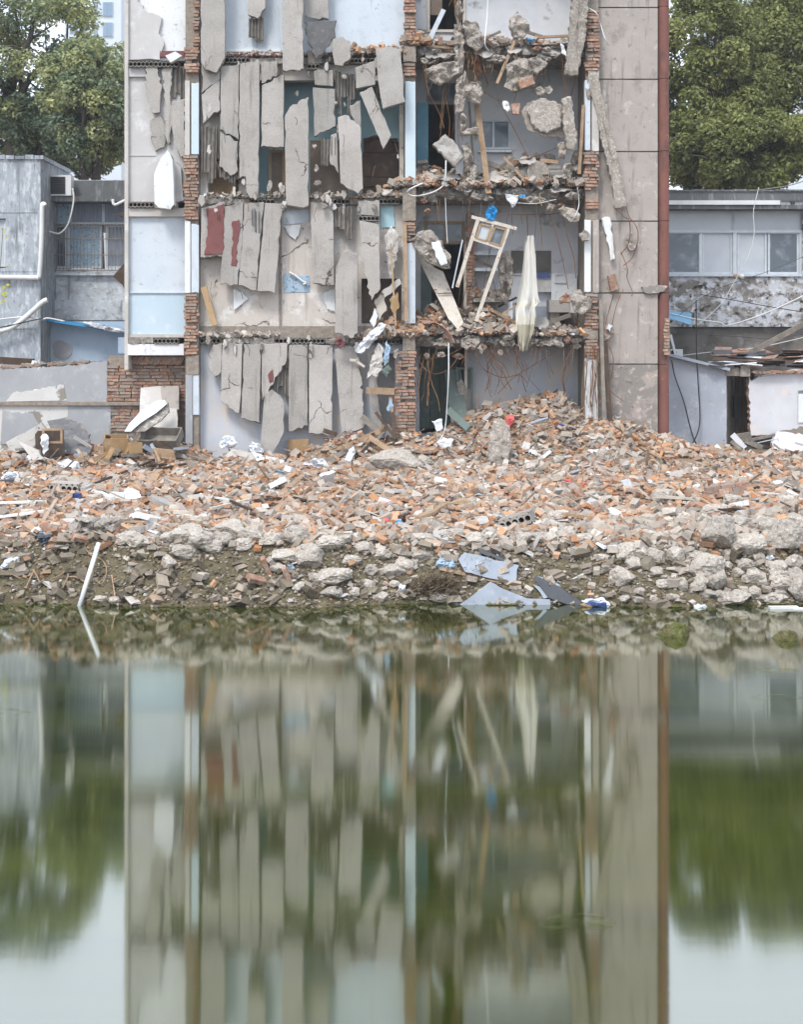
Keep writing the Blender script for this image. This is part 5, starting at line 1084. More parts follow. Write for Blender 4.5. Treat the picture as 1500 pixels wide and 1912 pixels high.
for i, (x0, y0, L_) in enumerate([(rn.uniform(785, 1085), rn.choice((105, 372, 645)), rn.uniform(25, 90)) for _ in range(46)]):
    dx = rn.uniform(-22, 22); MB().tube(curve([P(x0, y0, YB - .2), P(x0 + dx * .3, y0 + L_ * .5, YB - .3), P(x0 + dx, y0 + L_, YB - rn.uniform(.1, .35))], 4), .006, 4).build('dangling_wire', rn.choice(['rebar', 'vine', 'boarddark']), None, 'thin wire dangling from a broken floor edge of the right bay', 'wire', 'wires dangling in the right bay')
for i in range(44):
    x0, y0 = rn.uniform(380, 750), rn.choice((rn.gauss(112, 6), rn.gauss(378, 6), rn.gauss(638, 5), rn.gauss(250, 40), rn.gauss(540, 20))); L_ = rn.uniform(8, 34); dx = rn.uniform(-10, 10)
    MB().tube(curve([P(x0, y0, YB - .32), P(x0 + dx * .7 + rn.uniform(-4, 4), y0 + L_ * .5, YB - .6), P(x0 + dx, y0 + L_, YB - rn.uniform(.45, .6))], 4), .005, 4).build('bent_wire', rn.choice(['rebar', 'boarddark', 'vine']), None, 'thin bent wire sticking out among the hanging slabs', 'wire', 'wires among the hanging slabs')
for i in range(40):     # splintered timber and slab plates choking the upper rooms
    x, y = rn.choice(((rn.uniform(800, 1080), rn.uniform(300, 350)), (rn.uniform(880, 1075), rn.uniform(560, 622)), (rn.uniform(800, 1070), rn.uniform(62, 92)))); th = rn.uniform(-.6, .9); L_ = rn.uniform(18, 62); Y_ = YB + rn.uniform(-.25, .5)
    MB().beam(P(x - L_ * math.cos(th) / 2, y - L_ * math.sin(th) / 2, Y_), P(x + L_ * math.cos(th) / 2, y + L_ * math.sin(th) / 2, Y_ - rn.uniform(-.1, .2)), rn.uniform(.03, .09), .04).build('splintered_timber', rn.choice(['woodgrey', 'wood', 'wooddark', 'woodgrey']), None, 'splintered timber in the debris on a floor of the right bay', 'timber', 'timber on the floors of the right bay')
for (x, y, rx, ry) in ((820, 100, 34, 10), (905, 96, 26, 12), (1030, 96, 34, 10), (930, 330, 28, 12), (1040, 318, 26, 16), (836, 330, 28, 10), (970, 612, 26, 12), (1010, 600, 16, 16), (905, 610, 22, 11), (1050, 352, 24, 9), (800, 330, 16, 12), (985, 300, 20, 10), (960, 90, 18, 12), (870, 350, 20, 10)):
    plate([(p[0], p[1], 1) for p in blob(rn, x, y, rx, ry, 6)], (YB + .1, YB - .35), .09, 5, 2.2).build('collapsed_slab', ['slab', 'slab_edge'], None, 'flat broken slab piece lying in the debris on a floor of the right bay', 'slab piece', 'slab pieces on the floors of the right bay')
# crumbling column remains between the upper doorway and the window
for i, (x, y, rx, ry) in enumerate(((858, 20, 9, 26), (862, 62, 9, 22), (858, 105, 9, 24), (866, 228, 8, 20), (872, 300, 9, 26), (880, 340, 10, 18), (1060, 320, 14, 18), (1076, 300, 9, 22), (1102, 165, 8, 26), (948, 640, 18, 9), (1030, 640, 24, 8), (990, 636, 18, 8), (880, 640, 16, 12), (826, 640, 22, 10), (800, 112, 18, 8), (930, 108, 22, 9), (1010, 112, 26, 9), (900, 368, 24, 8), (1000, 372, 26, 8), (1070, 366, 16, 9))):
    lump(blob(rn, x, y, rx, ry, 9), YB - .3, .2, .35).build('crumbling_remnant', 'chunk', None, 'crumbling concrete remnant of the broken floors and column in the right bay', 'concrete remnant', 'crumbling remnants in the right bay')
# ------------------------------------------------------------------ wires and reinforcing bars
def wire(pts, Y, r, m, label, name='reinforcing_bar', cat='rebar', group='rusty bars in the right bay'):
    P3 = [P(p[0], p[1], p[2] if len(p) > 2 else Y + .12 * math.sin(i * 1.7 + p[0])) for i, p in enumerate(pts)]
    return MB().tube(curve(P3, 5), r, 4).build(name, m, None, label, cat, group, smooth=True)
rnd = random.Random(21)
def bundle(label, x, y0, y1, n, spread, Y, seed, m='vine', r=.007, drift=0):
    rn = random.Random(seed); t = thing('rebar_bundle', P(x, y1, Y), label, 'rebar bundle')
    for i in range(n):
        pts = []; xx = x + rn.uniform(-spread, spread); k = 5; sl = rn.uniform(-.22, .22) * spread; ya = y0 + rn.uniform(0, 20); yb_ = y1 - rn.uniform(0, .4) * (y1 - y0)
        for j in range(k + 1): pts.append(P(xx + sl * j + drift * j / k + rn.uniform(-.16, .16) * spread, ya + (yb_ - ya) * j / k, Y + rn.uniform(-.15, .15)))
        MB().tube(curve(pts, 4), r * rn.uniform(.6, 1.3), 4).build('bar', rn.choice([m, 'rebar']), t, smooth=True)
    return t
bundle('tangle of rusty bars hanging at the top floor edge', 852, -60, 45, 12, 10, YB - .25, 1)
bundle('thick tangle of rusty bars below the long pale lump', 884, 90, 160, 16, 14, YB - .25, 2)
lumpthing('crumbling concrete string on bars beside the upper doorway, upper', [(848, 45), (862, 40), (868, 80), (866, 130), (860, 150), (850, 120)], YB - .3, .16, rough=.35)
lumpthing('crumbling concrete string on bars beside the upper doorway, lower', [(852, 150), (868, 130), (876, 150), (870, 185), (864, 210), (850, 212)], YB - .3, .16, rough=.35)
lumpthing('crumbling post base leaning in the upper right bay', [(862, 270), (874, 262), (884, 290), (896, 328), (886, 335), (870, 310)], YB - .25, .2, rough=.3)
bundle('rusty bars dangling inside the upper doorway', 845, 150, 300, 7, 16, YB - .1, 3)
bundle('long thin bars in front of the second-storey back wall, left', 900, 420, 640, 6, 30, YB + .2, 4, 'rebar', .008)
bundle('bars dangling under the second floor by the doorway', 930, 640, 745, 14, 36, YB - .15, 5, 'rebar', .007, 12)
bundle('bars hanging beside the lower right pier', 1104, 640, 800, 12, 13, YB - .4, 6, 'vine', .007, -6)
bundle('roots and bars dangling in the first-storey doorway', 800, 650, 760, 8, 18, YB - .2, 7, 'vine', .007)
for i, (pts, lb) in enumerate((([(1150, 388), (1166, 405), (1176, 412), (1176, 450), (1160, 475)], 'rusty bar below the slender beam, left strand'), ([(1170, 386), (1176, 405), (1190, 425), (1192, 450), (1182, 480), (1165, 496)], 'rusty bar below the slender beam, right strand'),
                              ([(1160, 470), (1172, 500), (1172, 520), (1182, 545), (1180, 553)], 'rusty bar below the slender beam, lowest strand'), ([(1148, 545), (1138, 580), (1132, 604)], 'rusty bar above the hanging brick lump, left'), ([(1165, 540), (1152, 570), (1144, 606)], 'rusty bar above the hanging brick lump, right'),
                              ([(1128, 636), (1120, 670), (1112, 710), (1106, 760)], 'rusty bar trailing below the hanging brick lump'), ([(1135, 640), (1146, 670), (1140, 710), (1118, 720)], 'looping rusty bar right of the lower pier'), ([(1118, 708), (1140, 730), (1164, 748)], 'short rusty bar slanting over the pinkish wall base'),
                              ([(1075, 590), (1080, 620), (1068, 650), (1056, 680), (1052, 710), (1055, 730)], 'thick brown bar curving down to the rubble heap'), ([(795, 670), (830, 665), (858, 652), (870, 640)], 'thick fibrous strand sagging across the first-storey doorway'),
                              ([(780, 668), (795, 690), (815, 698), (840, 688), (860, 660)], 'looping strand under the second floor by the doorway'), ([(800, 690), (808, 720), (818, 745), (822, 770)], 'brown strand dangling in the first-storey doorway'),
                              ([(1062, 390), (1030, 400), (960, 400), (900, 398)], 'thin bar running along the second-storey ceiling'), ([(1027, 400), (1040, 440), (1052, 490), (1062, 540)], 'thin bar down the second-storey back wall, left of two'), ([(1052, 405), (1060, 440), (1072, 480), (1076, 520)], 'thin bar down the second-storey back wall, right of two'),
                              ([(985, 400), (986, 440)], 'short thin bar above the hanging curtain'), ([(1008, 400), (1012, 440), (1013, 470)], 'thin straight bar right of the hanging curtain'), ([(1052, 140), (1060, 160), (1056, 182)], 'bent bar between the two hanging beams, left'), ([(1076, 140), (1072, 160), (1066, 182)], 'bent bar between the two hanging beams, right'),
                              ([(960, 300), (1000, 292), (1050, 270), (1080, 240)], 'thin bar slanting in the third-storey room'), ([(790, 120), (800, 170), (820, 210), (830, 240)], 'thin bar slanting across the upper doorway'), ([(900, 170), (930, 190), (960, 240), (990, 300)], 'thin bar crossing the small upper window'),
                              ([(352, 160), (346, 158), (365, 190), (370, 186), (362, 170)], 'bent rusty bar on the left pier'), ([(884, 660), (905, 690), (940, 705), (970, 700), (985, 715)], 'wavy thin bar before the first-storey wall'), ([(1040, 655), (1000, 680), (960, 705), (930, 735)], 'slanting thin bar before the first-storey wall'))):
    th_ = .018 if 'thick' in lb else .009
    wire(pts, YB - .28 if pts[0][0] > 1100 else YB - .1, th_, 'rebar' if 'strand' not in lb or 'rusty' in lb else 'vine', lb)
for pts, Y, r_, lb in (([(838, 640), (838, 700), (835, 760), (832, 795), (826, 815), (812, 830), (798, 842)], YB - .5, .014, 'long white hose hanging through the first-storey doorway to the rubble'), ([(833, 300), (832, 330), (826, 348), (805, 360), (775, 366), (761, 360), (768, 352), (790, 342)], YB - .5, .016, 'white hose loop lying over the third floor edge'),
                       ([(913, -40), (910, 30), (906, 80), (914, 95)], YB - .3, .014, 'white hose hanging over the top floor edge'), ([(832, 370), (834, 420), (836, 455)], YB - .4, .008, 'thin white cord hanging before the second-storey transom'), ([(1079, 350), (1082, 380), (1076, 400), (1066, 415)], YB - .5, .009, 'thin white cord hanging below the third floor at right'),
                       ([(1100, 15), (1115, 25), (1122, 45), (1130, 70), (1137, 85)], YB - .45, .010, 'thin white cord curving over the top of the pinkish wall'), ([(958, 378), (1000, 380), (1040, 372)], YB - .4, .008, 'pale thin cord under the third floor edge')):
    wire(pts, Y, r_, 'pvc', lb, 'hose', 'hose' if 'hose' in lb else 'cord', None)
wire([(1010, 360), (1008, 370), (1013, 386)], YB - .45, .012, 'card', 'short orange cord hanging from the third floor edge', 'cord', 'cord', None)
plate([(210, 516), (237, 484), (238, 545), (234, 548, 1), (228, 532)], YB + .9, .04).build('brown_board', ['wooddark', 'wooddark'], None, 'brown board sticking out at the left edge of the ruin', 'board')
plate([(210, 402), (236, 394), (236, 408), (222, 404)], YB + .8, .05).build('dark_eave_scrap', ['wooddark', 'wooddark'], None, 'small dark eave scrap at the left edge of the ruin', 'board')
# ------------------------------------------------------------------ low annex wall at the left
YA = 27.7
aw = thing('low_annex_wall', (P(170, 830, YA).x, YA, .8), 'low broken wall of grey render and bare brick left of the ruin', 'wall')
plate([(-280, 692), (0, 690, 1), (60, 686, 1), (110, 684, 1), (160, 680, 1), (175, 676), (200, 674), (200, 751), (-280, 753)], YA, .24, 6, 1.5).build('render', ['annex', 'mortar'], aw)
wall(-280, 126, 757, 880, YA + .02, .24).build('render', 'annexwhite', aw); wall(126, 206, 757, 880, YA + .01, .24).build('render', 'annex', aw)
plate([(10, 750), (24, 733, 1), (60, 730, 1), (90, 722, 1), (118, 718), (124, 748)], YA - .014, .02, 6, 1.4).build('plaster_patch', ['annexwhite', 'annexwhite'], aw)
plate([(4, 768, 1), (22, 770, 1), (60, 772, 1), (72, 792), (68, 830), (0, 830)], YA + .004, .03, 6, 2.0).build('plaster_patch', ['annex', 'annex'], aw)
MB().pbox(-280, 264, 750.4, 757, YA - .05, .3).build('ledge', 'mortar', aw)
MB().pbox(200, 346, 664, 880, YA + .05, .22).build('mortar_core', 'mortar', aw)
brick_run(aw, 200, 346, 682, 750, YA + .02, .02, .35, 6.1, (12, 21, 23), .03, seed=40)
brick_run(aw, 203, 346, 757, 806, YA + .04, .08, .55, 6.1, (12, 21, 23), .03, seed=41)
k = YA / FPX
for i in range(19):     # slanting soldier course of the arch
    add_brick(aw, P(243 + i * 5.4, 673 + (i % 2) * .6, YA - .02), (17 * k / .235, 1.0, 4.6 * k / .053), (0, R(-62 + random.uniform(-5, 5)), 0), random.random() < .6)
for i in range(26): add_brick(aw, P(5 + i * 7.2, 686 - i * .38 + random.uniform(-2, 1), YA + .1), (.8, .8, .9), (random.uniform(-.3, .3), random.uniform(-.4, .4), random.uniform(0, 3)), True)
MB().box(P(20, 674, YA + .3), (.9, .2, .14), (0, .06, .1)).build('timber', 'wooddark', None, 'dark timber lying on top of the low annex wall', 'timber')
lump([(52, 684), (58, 673), (66, 676), (66, 686)], YA + .05, .1).build('plastic_bowl', 'pvc', None, 'white plastic bowl on top of the low annex wall', 'bowl')
for a, b, m, lb in (((75, 684), (105, 678), 'blackplastic', 'black plastic scrap on top of the annex wall'), ((105, 682), (135, 676), 'woodgrey', 'grey lath on top of the annex wall'), ((70, 690), (90, 680), 'pvc', 'white stick on top of the annex wall')):
    MB().beam(P(*a, YA + .05), P(*b, YA + .15), .05, .12).build('scrap', m, None, lb, 'scrap')

# big things leaning on the annex wall and lying in front of it
pf = thing('perforated_board', P(300, 810, YA - .3), 'white perforated board leaning on the bare brick', 'board')
plate([(262, 724), (300, 721), (332, 722), (331, 806), (258, 806)], (YA - .10, YA - .55), .05).build('board', ['greywall', 'mortar'], pf)
for i in range(7):
    for j in range(6): MB().box(P(284 + i * 6.5, 770 + j * 5.6, YA - .36 - .16 * (770 + j * 5.6 - 770) / 36), (.016, .012, .016)).build('hole', 'slab_edge', pf)
plate([(300, 722), (334, 720), (334, 765), (303, 768)], (YA - .14, YA - .34), .02).build('pink_panel', ['pink', 'pink'], pf)
wb = thing('wall_beam', P(265, 806, 26.6), 'broken wall beam with white painted face tilted before the brick wall', 'wall beam')
plate([(232, 806, 1), (240, 792), (262, 768), (290, 749), (306, 747, 1), (311, 754), (290, 772), (262, 790), (244, 806)], (26.9, 26.3), .04).build('white_face', ['white', 'white'], wb)
plate([(240, 808, 1), (262, 790), (290, 772), (312, 753, 1), (314, 770), (300, 786), (270, 806)], (26.95, 26.38), .16).build('block', ['slab_edge', 'slab_edge'], wb)
plate([(87, 786), (122, 780, 1), (148, 792, 1), (165, 812, 1), (168, 846), (120, 848), (104, 830)], (26.9, 26.2), .12).build('fallen_slab', ['asphalt', 'slab_edge'], None, 'blue-grey fallen slab leaning at the foot of the annex wall', 'concrete slab')
plate([(10, 826), (76, 790), (84, 800), (60, 840), (20, 846)], (26.8, 25.9), .12).build('fallen_slab', ['slab', 'slab_edge'], None, 'flat pale fallen slab left of the blue-grey one', 'concrete slab')
plate([(32, 822), (66, 838, 1), (84, 858), (60, 860)], (26.0, 25.5), .06).build('fallen_slab', ['slab', 'slab_edge'], None, 'thin grey slab edge in front of the flat pale one', 'concrete slab')
def open_box(label, x0, x1, y0, y1, Y, d, m, rotz, name='drawer', cat='drawer', tilt=0):
    a, b = P(x0, y1, Y), P(x1, y0, Y); w_, h = b.x - a.x, b.z - a.z; c = Vector(((a.x + b.x) / 2, Y, a.z)); t = thing(name, c, label, cat)
    t.rotation_euler = (R(tilt), 0, R(rotz))
    for nm, cc, dd in (('front', (0, -d / 2, h / 2), (w_, .02, h)), ('back', (0, d / 2, h / 2), (w_, .02, h)), ('side', (-w_ / 2 + .01, 0, h / 2), (.02, d - .022, h)), ('side', (w_ / 2 - .01, 0, h / 2), (.02, d - .022, h)), ('bottom', (0, 0, .012), (w_ - .042, d - .022, .02))):
        mb = MB().box(cc, dd); o = mb.build(nm, m, None); o.parent = t
    return t
open_box('wood-effect cupboard box lying before the annex wall', 194, 238, 814, 846, 26.2, .35, 'card', 14, 'cupboard', 'cupboard', 10)
open_box('open pale drawer lying under the perforated board', 264, 340, 806, 826, 26.5, .4, 'woodgrey', -12, 'drawer', 'drawer', 34)
open_box('brown wooden cabinet tipped over beside the blue-grey slab', 70, 118, 806, 856, 26.0, .3, 'wooddark', 24, 'cabinet', 'cabinet', -16)
frame_rect(MB(), 78, 116, 800, 828, 25.75, 4, .03).build('timber_surround', 'wood', None, 'light wooden frame leaning on the tipped brown cabinet', 'frame')
open_box('small cardboard box right of the wood-effect cupboard', 240, 262, 826, 846, 26.0, .22, 'card', 30, 'cardboard_box', 'box')
frame_rect(MB(), 204, 252, 796, 818, 26.4, 2.5, .03).build('picture_frame', 'woodgrey', None, 'grey empty frame lying on the wood-effect cupboard', 'frame')
rn = random.Random(19)
for i in range(26):
    x, y = rn.uniform(15, 350), rn.uniform(822, 858); th = rn.uniform(-1.2, 1.2); L_ = rn.uniform(14, 46); Y_ = 26.2 - (y - 830) / 40
    MB().beam(P(x - L_ * math.cos(th) / 2, y - L_ * math.sin(th) / 2, Y_ + rn.uniform(-.2, .2)), P(x + L_ * math.cos(th) / 2, y + L_ * math.sin(th) / 2, Y_ + rn.uniform(-.2, .2)), rn.uniform(.03, .13), .025).build('board_scrap', rn.choice(['wood', 'woodgrey', 'wooddark', 'card', 'greywall', 'boardgrey']), None, 'splintered board in the heap before the low annex wall', 'board', 'boards before the annex wall')
for i in range(16):
    x, y = rn.uniform(1372, 1500), rn.uniform(822, 880); th = rn.uniform(-1.3, 1.3); L_ = rn.uniform(14, 44); Y_ = 28.2 - (y - 830) / 60
    MB().beam(P(x - L_ * math.cos(th) / 2, y - L_ * math.sin(th) / 2, Y_), P(x + L_ * math.cos(th) / 2, y + L_ * math.sin(th) / 2, Y_ + rn.uniform(-.2, .2)), rn.uniform(.03, .12), .03).build('board_scrap', rn.choice(['woodgrey', 'wooddark', 'rightwhite', 'slab', 'woodgrey']), None, 'broken board in the heap before the low house at right', 'board', 'boards before the low house')
cr = thing('wooden_crate', hit(300, 852), 'small slatted wooden crate in the left rubble', 'crate')
for i in range(5): MB().beam(P(288 + i * 2, 838 + i * 3.6, 25.6), P(324 + i * 1, 842 + i * 3.6, 25.5), .04, .02).build('slat', 'wood', cr)
MB().beam(P(288, 836, 25.62), P(298, 862, 25.52), .05, .03).build('side', 'wood', cr); MB().beam(P(325, 842, 25.55), P(316, 862, 25.5), .05, .03).build('side', 'wood', cr)
bag('cloth_bundle', 'white cloth hanging over the tipped brown cabinet', [(74, 816), (82, 810), (90, 818), (88, 840), (80, 850), (76, 834)], 25.6, .08, 'whitebag', 'cloth')
bag('cloth_bundle', 'crumpled white-blue sheet on the rubble below the cabinet', [(104, 866), (120, 858), (144, 864), (148, 878), (128, 884), (108, 880)], 'g', .2, 'whitebag', 'plastic sheet')
# slabs and timber at the foot of the middle bay
wl = thing('fallen_slab', P(475, 876, 26.0), 'long fallen slab with white painted half at the foot of the ruin', 'concrete slab')
plate([(418, 852), (434, 838), (470, 846), (478, 858), (484, 874, 1), (440, 862)], (26.6, 26.1), .14).build('slab_piece', ['slab', 'slab_edge'], wl)
plate([(470, 845), (531, 860), (524, 876), (484, 874, 1), (477, 858)], (26.58, 26.1), .15).build('white_face', ['white', 'slab'], wl)
MB().pbox(538, 576, 820, 844, YB - .22, .1).build('wooden_board', 'card', None, 'orange-brown wooden board standing under the level slab', 'board')
bag('cloth_bundle', 'white and blue rags heaped at the left foot of the middle bay', [(408, 828), (418, 814), (436, 816), (444, 828), (430, 838), (414, 838)], 26.6, .2, 'whitebag', 'cloth')
bag('cloth_bundle', 'white torn paper heap at the foot of the pointed slab', [(462, 838), (470, 824), (486, 830), (492, 846), (476, 850)], 26.7, .12, 'whitebag', 'paper')
bag('cloth_bundle', 'light blue plastic rags on the rubble by the white slab', [(498, 884), (515, 876), (532, 882), (528, 894), (506, 892)], 'g', .12, 'bluepattern', 'plastic sheet')
bag('cloth_bundle', 'white plastic heap below the timber pile', [(564, 868), (584, 856), (606, 860), (614, 872), (590, 880)], 'g', .15, 'whitebag', 'plastic sheet')
bag('cloth_bundle', 'grey-white rag caught in the timber pile', [(642, 866), (650, 844), (660, 832), (664, 846), (656, 866)], 26.0, .08, 'whitebag', 'cloth')
bag('cloth_bundle', 'bright red-pink cloth on top of the right heap', [(945, 788), (950, 776), (960, 776), (962, 790), (952, 800)], 26.9, .1, 'pinkcloth', 'cloth')
bag('paper_sheet', 'scalloped white paper sheet in the doorway rubble', [(806, 786), (826, 782), (828, 800), (816, 806)], 26.8, .03, 'whitebag', 'paper')
bag('paper_sheet', 'white plaster sheet at the end of the long hose', [(815, 826), (828, 816), (848, 820), (844, 836), (826, 836)], 26.2, .04, 'white', 'plaster sheet')

# ------------------------------------------------------------------ timber pile and stray planks
PG = 'stray planks in the rubble'
def ground_plank(label, a, b, w_, t, m, lift=.05, group=PG, name='plank'):
    A, B = hit(*a), hit(*b); A.z += lift; B.z += lift
    return MB().beam(A, B, w_, t, (0, -.5, 1)).build(name, m, None, label, 'plank', group)
pile = [((612, 850), (728, 796), 26.4, 26.9, .10, 'wood', 'pale long plank on top of the timber pile'), ((598, 866), (676, 828), 26.0, 26.6, .09, 'woodgrey', 'grey plank low in the timber pile'), ((610, 870), (648, 818), 26.2, 26.9, .08, 'wooddark', 'dark short plank across the timber pile'),
        ((690, 816), (730, 842), 26.4, 26.2, .10, 'wood', 'brown plank slanting right in the timber pile'), ((655, 868), (700, 820), 26.0, 26.6, .07, 'wooddark', 'dark stick crossing the timber pile'), ((628, 840), (700, 822), 26.6, 26.7, .07, 'wood', 'reddish plank in the timber pile'),
        ((676, 778), (716, 812), 27.0, 26.8, .12, 'woodgrey', 'grey board leaning at the top of the timber pile'), ((668, 862), (712, 872), 25.9, 25.9, .16, 'woodgrey', 'broad grey board at the foot of the timber pile'), ((640, 822), (668, 812), 26.8, 26.9, .12, 'maroon', 'maroon stained board in the timber pile'), ((702, 770), (740, 820), 26.9, 26.6, .06, 'wooddark', 'dark rail leaning on the lower middle pier'), ((734, 770), (738, 832), 26.8, 26.6, .08, 'wooddark', 'dark post standing by the lower middle pier')]
rn = random.Random(12)
for i in range(22):
    x, y = rn.uniform(612, 735), rn.uniform(806, 866); th = rn.choice((rn.uniform(-.7, .1), rn.uniform(-1.4, -.6), rn.uniform(.2, .8))); L_ = rn.uniform(22, 48); Y_ = 26.35 + (866 - y) / 60 * .6
    MB().beam(P(x - L_ * math.cos(th) / 2, y - L_ * math.sin(th) / 2, Y_ + rn.uniform(-.2, .2)), P(x + L_ * math.cos(th) / 2, y + L_ * math.sin(th) / 2, Y_ + rn.uniform(-.2, .2)), rn.uniform(.04, .11), .03).build('plank', rn.choice(['wooddark', 'woodgrey', 'wood', 'wooddark']), None, 'weathered plank in the timber pile left of the lower middle pier', 'plank', 'timber pile at the middle pier')
for a, b, ya, yb_, w_, m, lb in pile: MB().beam(P(*a, ya), P(*b, yb_), w_, .05).build('plank', m, None, lb, 'plank', 'timber pile at the middle pier')
for i, (a, b, w_, m, lb) in enumerate((((178, 908), (288, 864), .035, 'wooddark', 'thin dark rod lying across the left rubble'), ((274, 920), (296, 884), .16, 'wood', 'broad tan plank lying end-on in the left rubble'), ((282, 846), (302, 872), .1, 'tanpanel', 'short tan board beside the wooden crate'),
        ((348, 912), (400, 928), .06, 'pvc', 'white plastic rail in the left middle rubble'), ((228, 904), (262, 918), .05, 'pvc', 'short white rail in the left rubble'), ((530, 925), (566, 895), .10, 'wood', 'splintered grey plank in the middle rubble'), ((536, 932), (556, 912), .06, 'wood', 'tan lath beside the splintered plank'),
        ((534, 936), (570, 942), .05, 'blackplastic', 'black strip in the middle rubble'), ((836, 906), (910, 918), .15, 'wood', 'broad pale plank in the centre of the rubble'), ((848, 920), (900, 920), .06, 'wood', 'pale lath below the broad pale plank'), ((908, 908), (946, 886), .06, 'woodgrey', 'grey stick right of the broad pale plank'),
        ((918, 912), (1012, 888), .08, 'woodgrey', 'long grey plank below the shattered post'), ((824, 828), (850, 856), .08, 'woodgrey', 'grey board end below the white plaster sheet'), ((1085, 864), (1126, 856), .13, 'woodgrey', 'pale grey board on the right heap'), ((1196, 842), (1246, 868), .05, 'wood', 'pale thin stick on the right slope'),
        ((760, 950), (830, 942), .06, 'wood', 'pale thin plank in the centre rubble'), ((1310, 938), (1340, 958), .05, 'wood', 'pale thin stick at right of the rubble'), ((1268, 966), (1306, 960), .1, 'woodgrey', 'grey board scrap at right of the rubble'), ((236, 988), (300, 1002), .05, 'wood', 'pale peeled stick on the left bank'),
        ((300, 1008), (338, 970), .2, 'slab', 'tilted flat concrete strip on the left bank'), ((1002, 900), (1060, 908), .07, 'wooddark', 'dark lath right of the centre rubble'), ((1440, 920), (1500, 906), .14, 'woodgrey', 'grey board at the right edge of the rubble'), ((1430, 1008), (1468, 1046), .05, 'wood', 'tan stick among the right boulders'),
        ((960, 742), (1075, 733), .06, 'wood', 'thin pole across the right heap'), ((935, 735), (1000, 742), .05, 'rust', 'thin rusty bar on the right heap'), ((1035, 728), (1066, 758), .1, 'wood', 'plank slanting on top of the right heap'), ((900, 730), (940, 758), .1, 'woodgrey', 'plank at the left top of the right heap'), ((985, 738), (1024, 722), .08, 'boardgrey', 'pale grey board on top of the right heap'))):
    ground_plank(lb, a, b, w_, .03 if w_ < .1 else .05, m)
wv = [hit(*p) + Vector((0, 0, .07)) for p in ((780, 980), (805, 970), (830, 955), (855, 948), (880, 952), (898, 956))]
MB().tube(curve(wv), [.05 + .02 * math.sin(i * .7) for i in range(len(curve(wv)))], 6).build('driftwood', 'wood', None, 'curved weathered log lying in the centre rubble', 'log')
hc = thing('hollow_slab_end', hit(960, 1000), 'slab end with four round holes in the centre rubble', 'concrete slab')
def slab_end(par, cx, cy, n, pitch_m, rotz, tilt, dz=.0):
    c = hit(cx, cy); c.z += dz; L = n * pitch_m; mb = MB(); N = 12; hh = .075; r = .037
    for i in range(n):
        x0 = -L / 2 + (i + .5) * pitch_m; vs, fs = [], []
        for q in range(N):
            a = 2 * math.pi * (q + .5) / N; ca, sa = math.cos(a), math.sin(a); s_ = min(pitch_m / 2 / max(abs(ca), 1e-6), hh / max(abs(sa), 1e-6))
            vs += [(x0 + ca * s_, 0, sa * s_), (x0 + ca * r, 0, sa * r), (x0 + ca * r, .3, sa * r)]
        for q in range(N):
            p = (q + 1) % N; fs += [(q * 3, q * 3 + 1, p * 3 + 1, p * 3), (q * 3 + 1, q * 3 + 2, p * 3 + 2, p * 3 + 1)]
        fs.append(tuple(q * 3 + 2 for q in range(N))); mb.add(vs, fs)
    A = [(-L / 2, -hh), (L / 2, -hh), (L / 2, hh), (-L / 2, hh)]
    for i in range(4):
        (xa, za), (xb, zb) = A[i], A[(i + 1) % 4]; mb.add([(xa, 0, za), (xb, 0, zb), (xb, .45, zb), (xa, .45, za)], [(0, 1, 2, 3)])
    m_ = Matrix.Rotation(rotz, 3, 'Z') @ Matrix.Rotation(tilt, 3, 'Y'); mb.v = [tuple(c + m_ @ Vector(v)) for v in mb.v]
    return mb.build('slab_piece', 'slab', par)
slab_end(hc, 962, 992, 5, .088, R(-12), R(-18), .12)
hc2 = thing('hollow_slab_end', hit(110, 925), 'slab end with three round holes in the left rubble', 'concrete slab'); slab_end(hc2, 118, 924, 5, .088, R(4), R(3), .09)

# ------------------------------------------------------------------ things on the bank
plate([(-60, 972), (0, 971), (122, 972, 1), (130, 990), (60, 992), (-60, 992)], 'g', .14).build('fallen_slab', ['slab', 'slab_edge'], None, 'long pale slab lying along the left bank', 'concrete slab')
lump([(106, 1014), (118, 985), (134, 972), (168, 972), (178, 990), (172, 1000), (150, 1004), (128, 1014)], 'g', .5, .1).build('broken_footing', 'chunk', None, 'broken concrete footing with rough underside on the left bank', 'concrete block')
lump([(168, 978), (196, 972), (216, 974), (218, 990), (206, 1004), (196, 1000), (176, 996)], 'g', .4, .1).build('broken_footing', 'chunk', None, 'smaller concrete footing right of the rough one, left bank', 'concrete block')
MB().tube([P(147, 1134, 16.62), P(184, 1014, 17.05)], .028, 8).build('white_pole', 'pvc', None, 'white pole standing slanted in the water at the left bank', 'pole', smooth=True)
bag('plastic_bag', 'dark blue plastic bag on the left bank', [(56, 1008), (66, 1000), (88, 998), (98, 1004), (88, 1014), (68, 1018)], 'g', .2, 'darkcloth')
bag('plastic_bag', 'white plastic bag above the dark blue bag', [(52, 994), (62, 986), (86, 988), (104, 990), (100, 998), (70, 998)], 'g', .15, 'whitebag')
bag('plastic_bag', 'dirty white bag at the far left bank', [(0, 1056), (10, 1044), (32, 1042), (34, 1050), (18, 1060), (4, 1062)], 'g', .15, 'whitebag')
bag('rag', 'navy blue rag in the left rubble', [(126, 930), (134, 922), (150, 922), (150, 930), (134, 936)], 'g', .1, 'bluedeep', 'rag')
bag('sheet_pile', 'white folded sheets at the left edge of the rubble', [(-4, 896), (10, 882), (26, 884), (32, 894), (14, 900)], 'g', .2, 'whitebag', 'sheet')
plate([(-10, 898), (36, 894), (40, 902), (-10, 906)], 23.4, .2).build('dark_board', ['boarddark', 'boarddark'], None, 'dark blue board under the white sheets at the left', 'board')
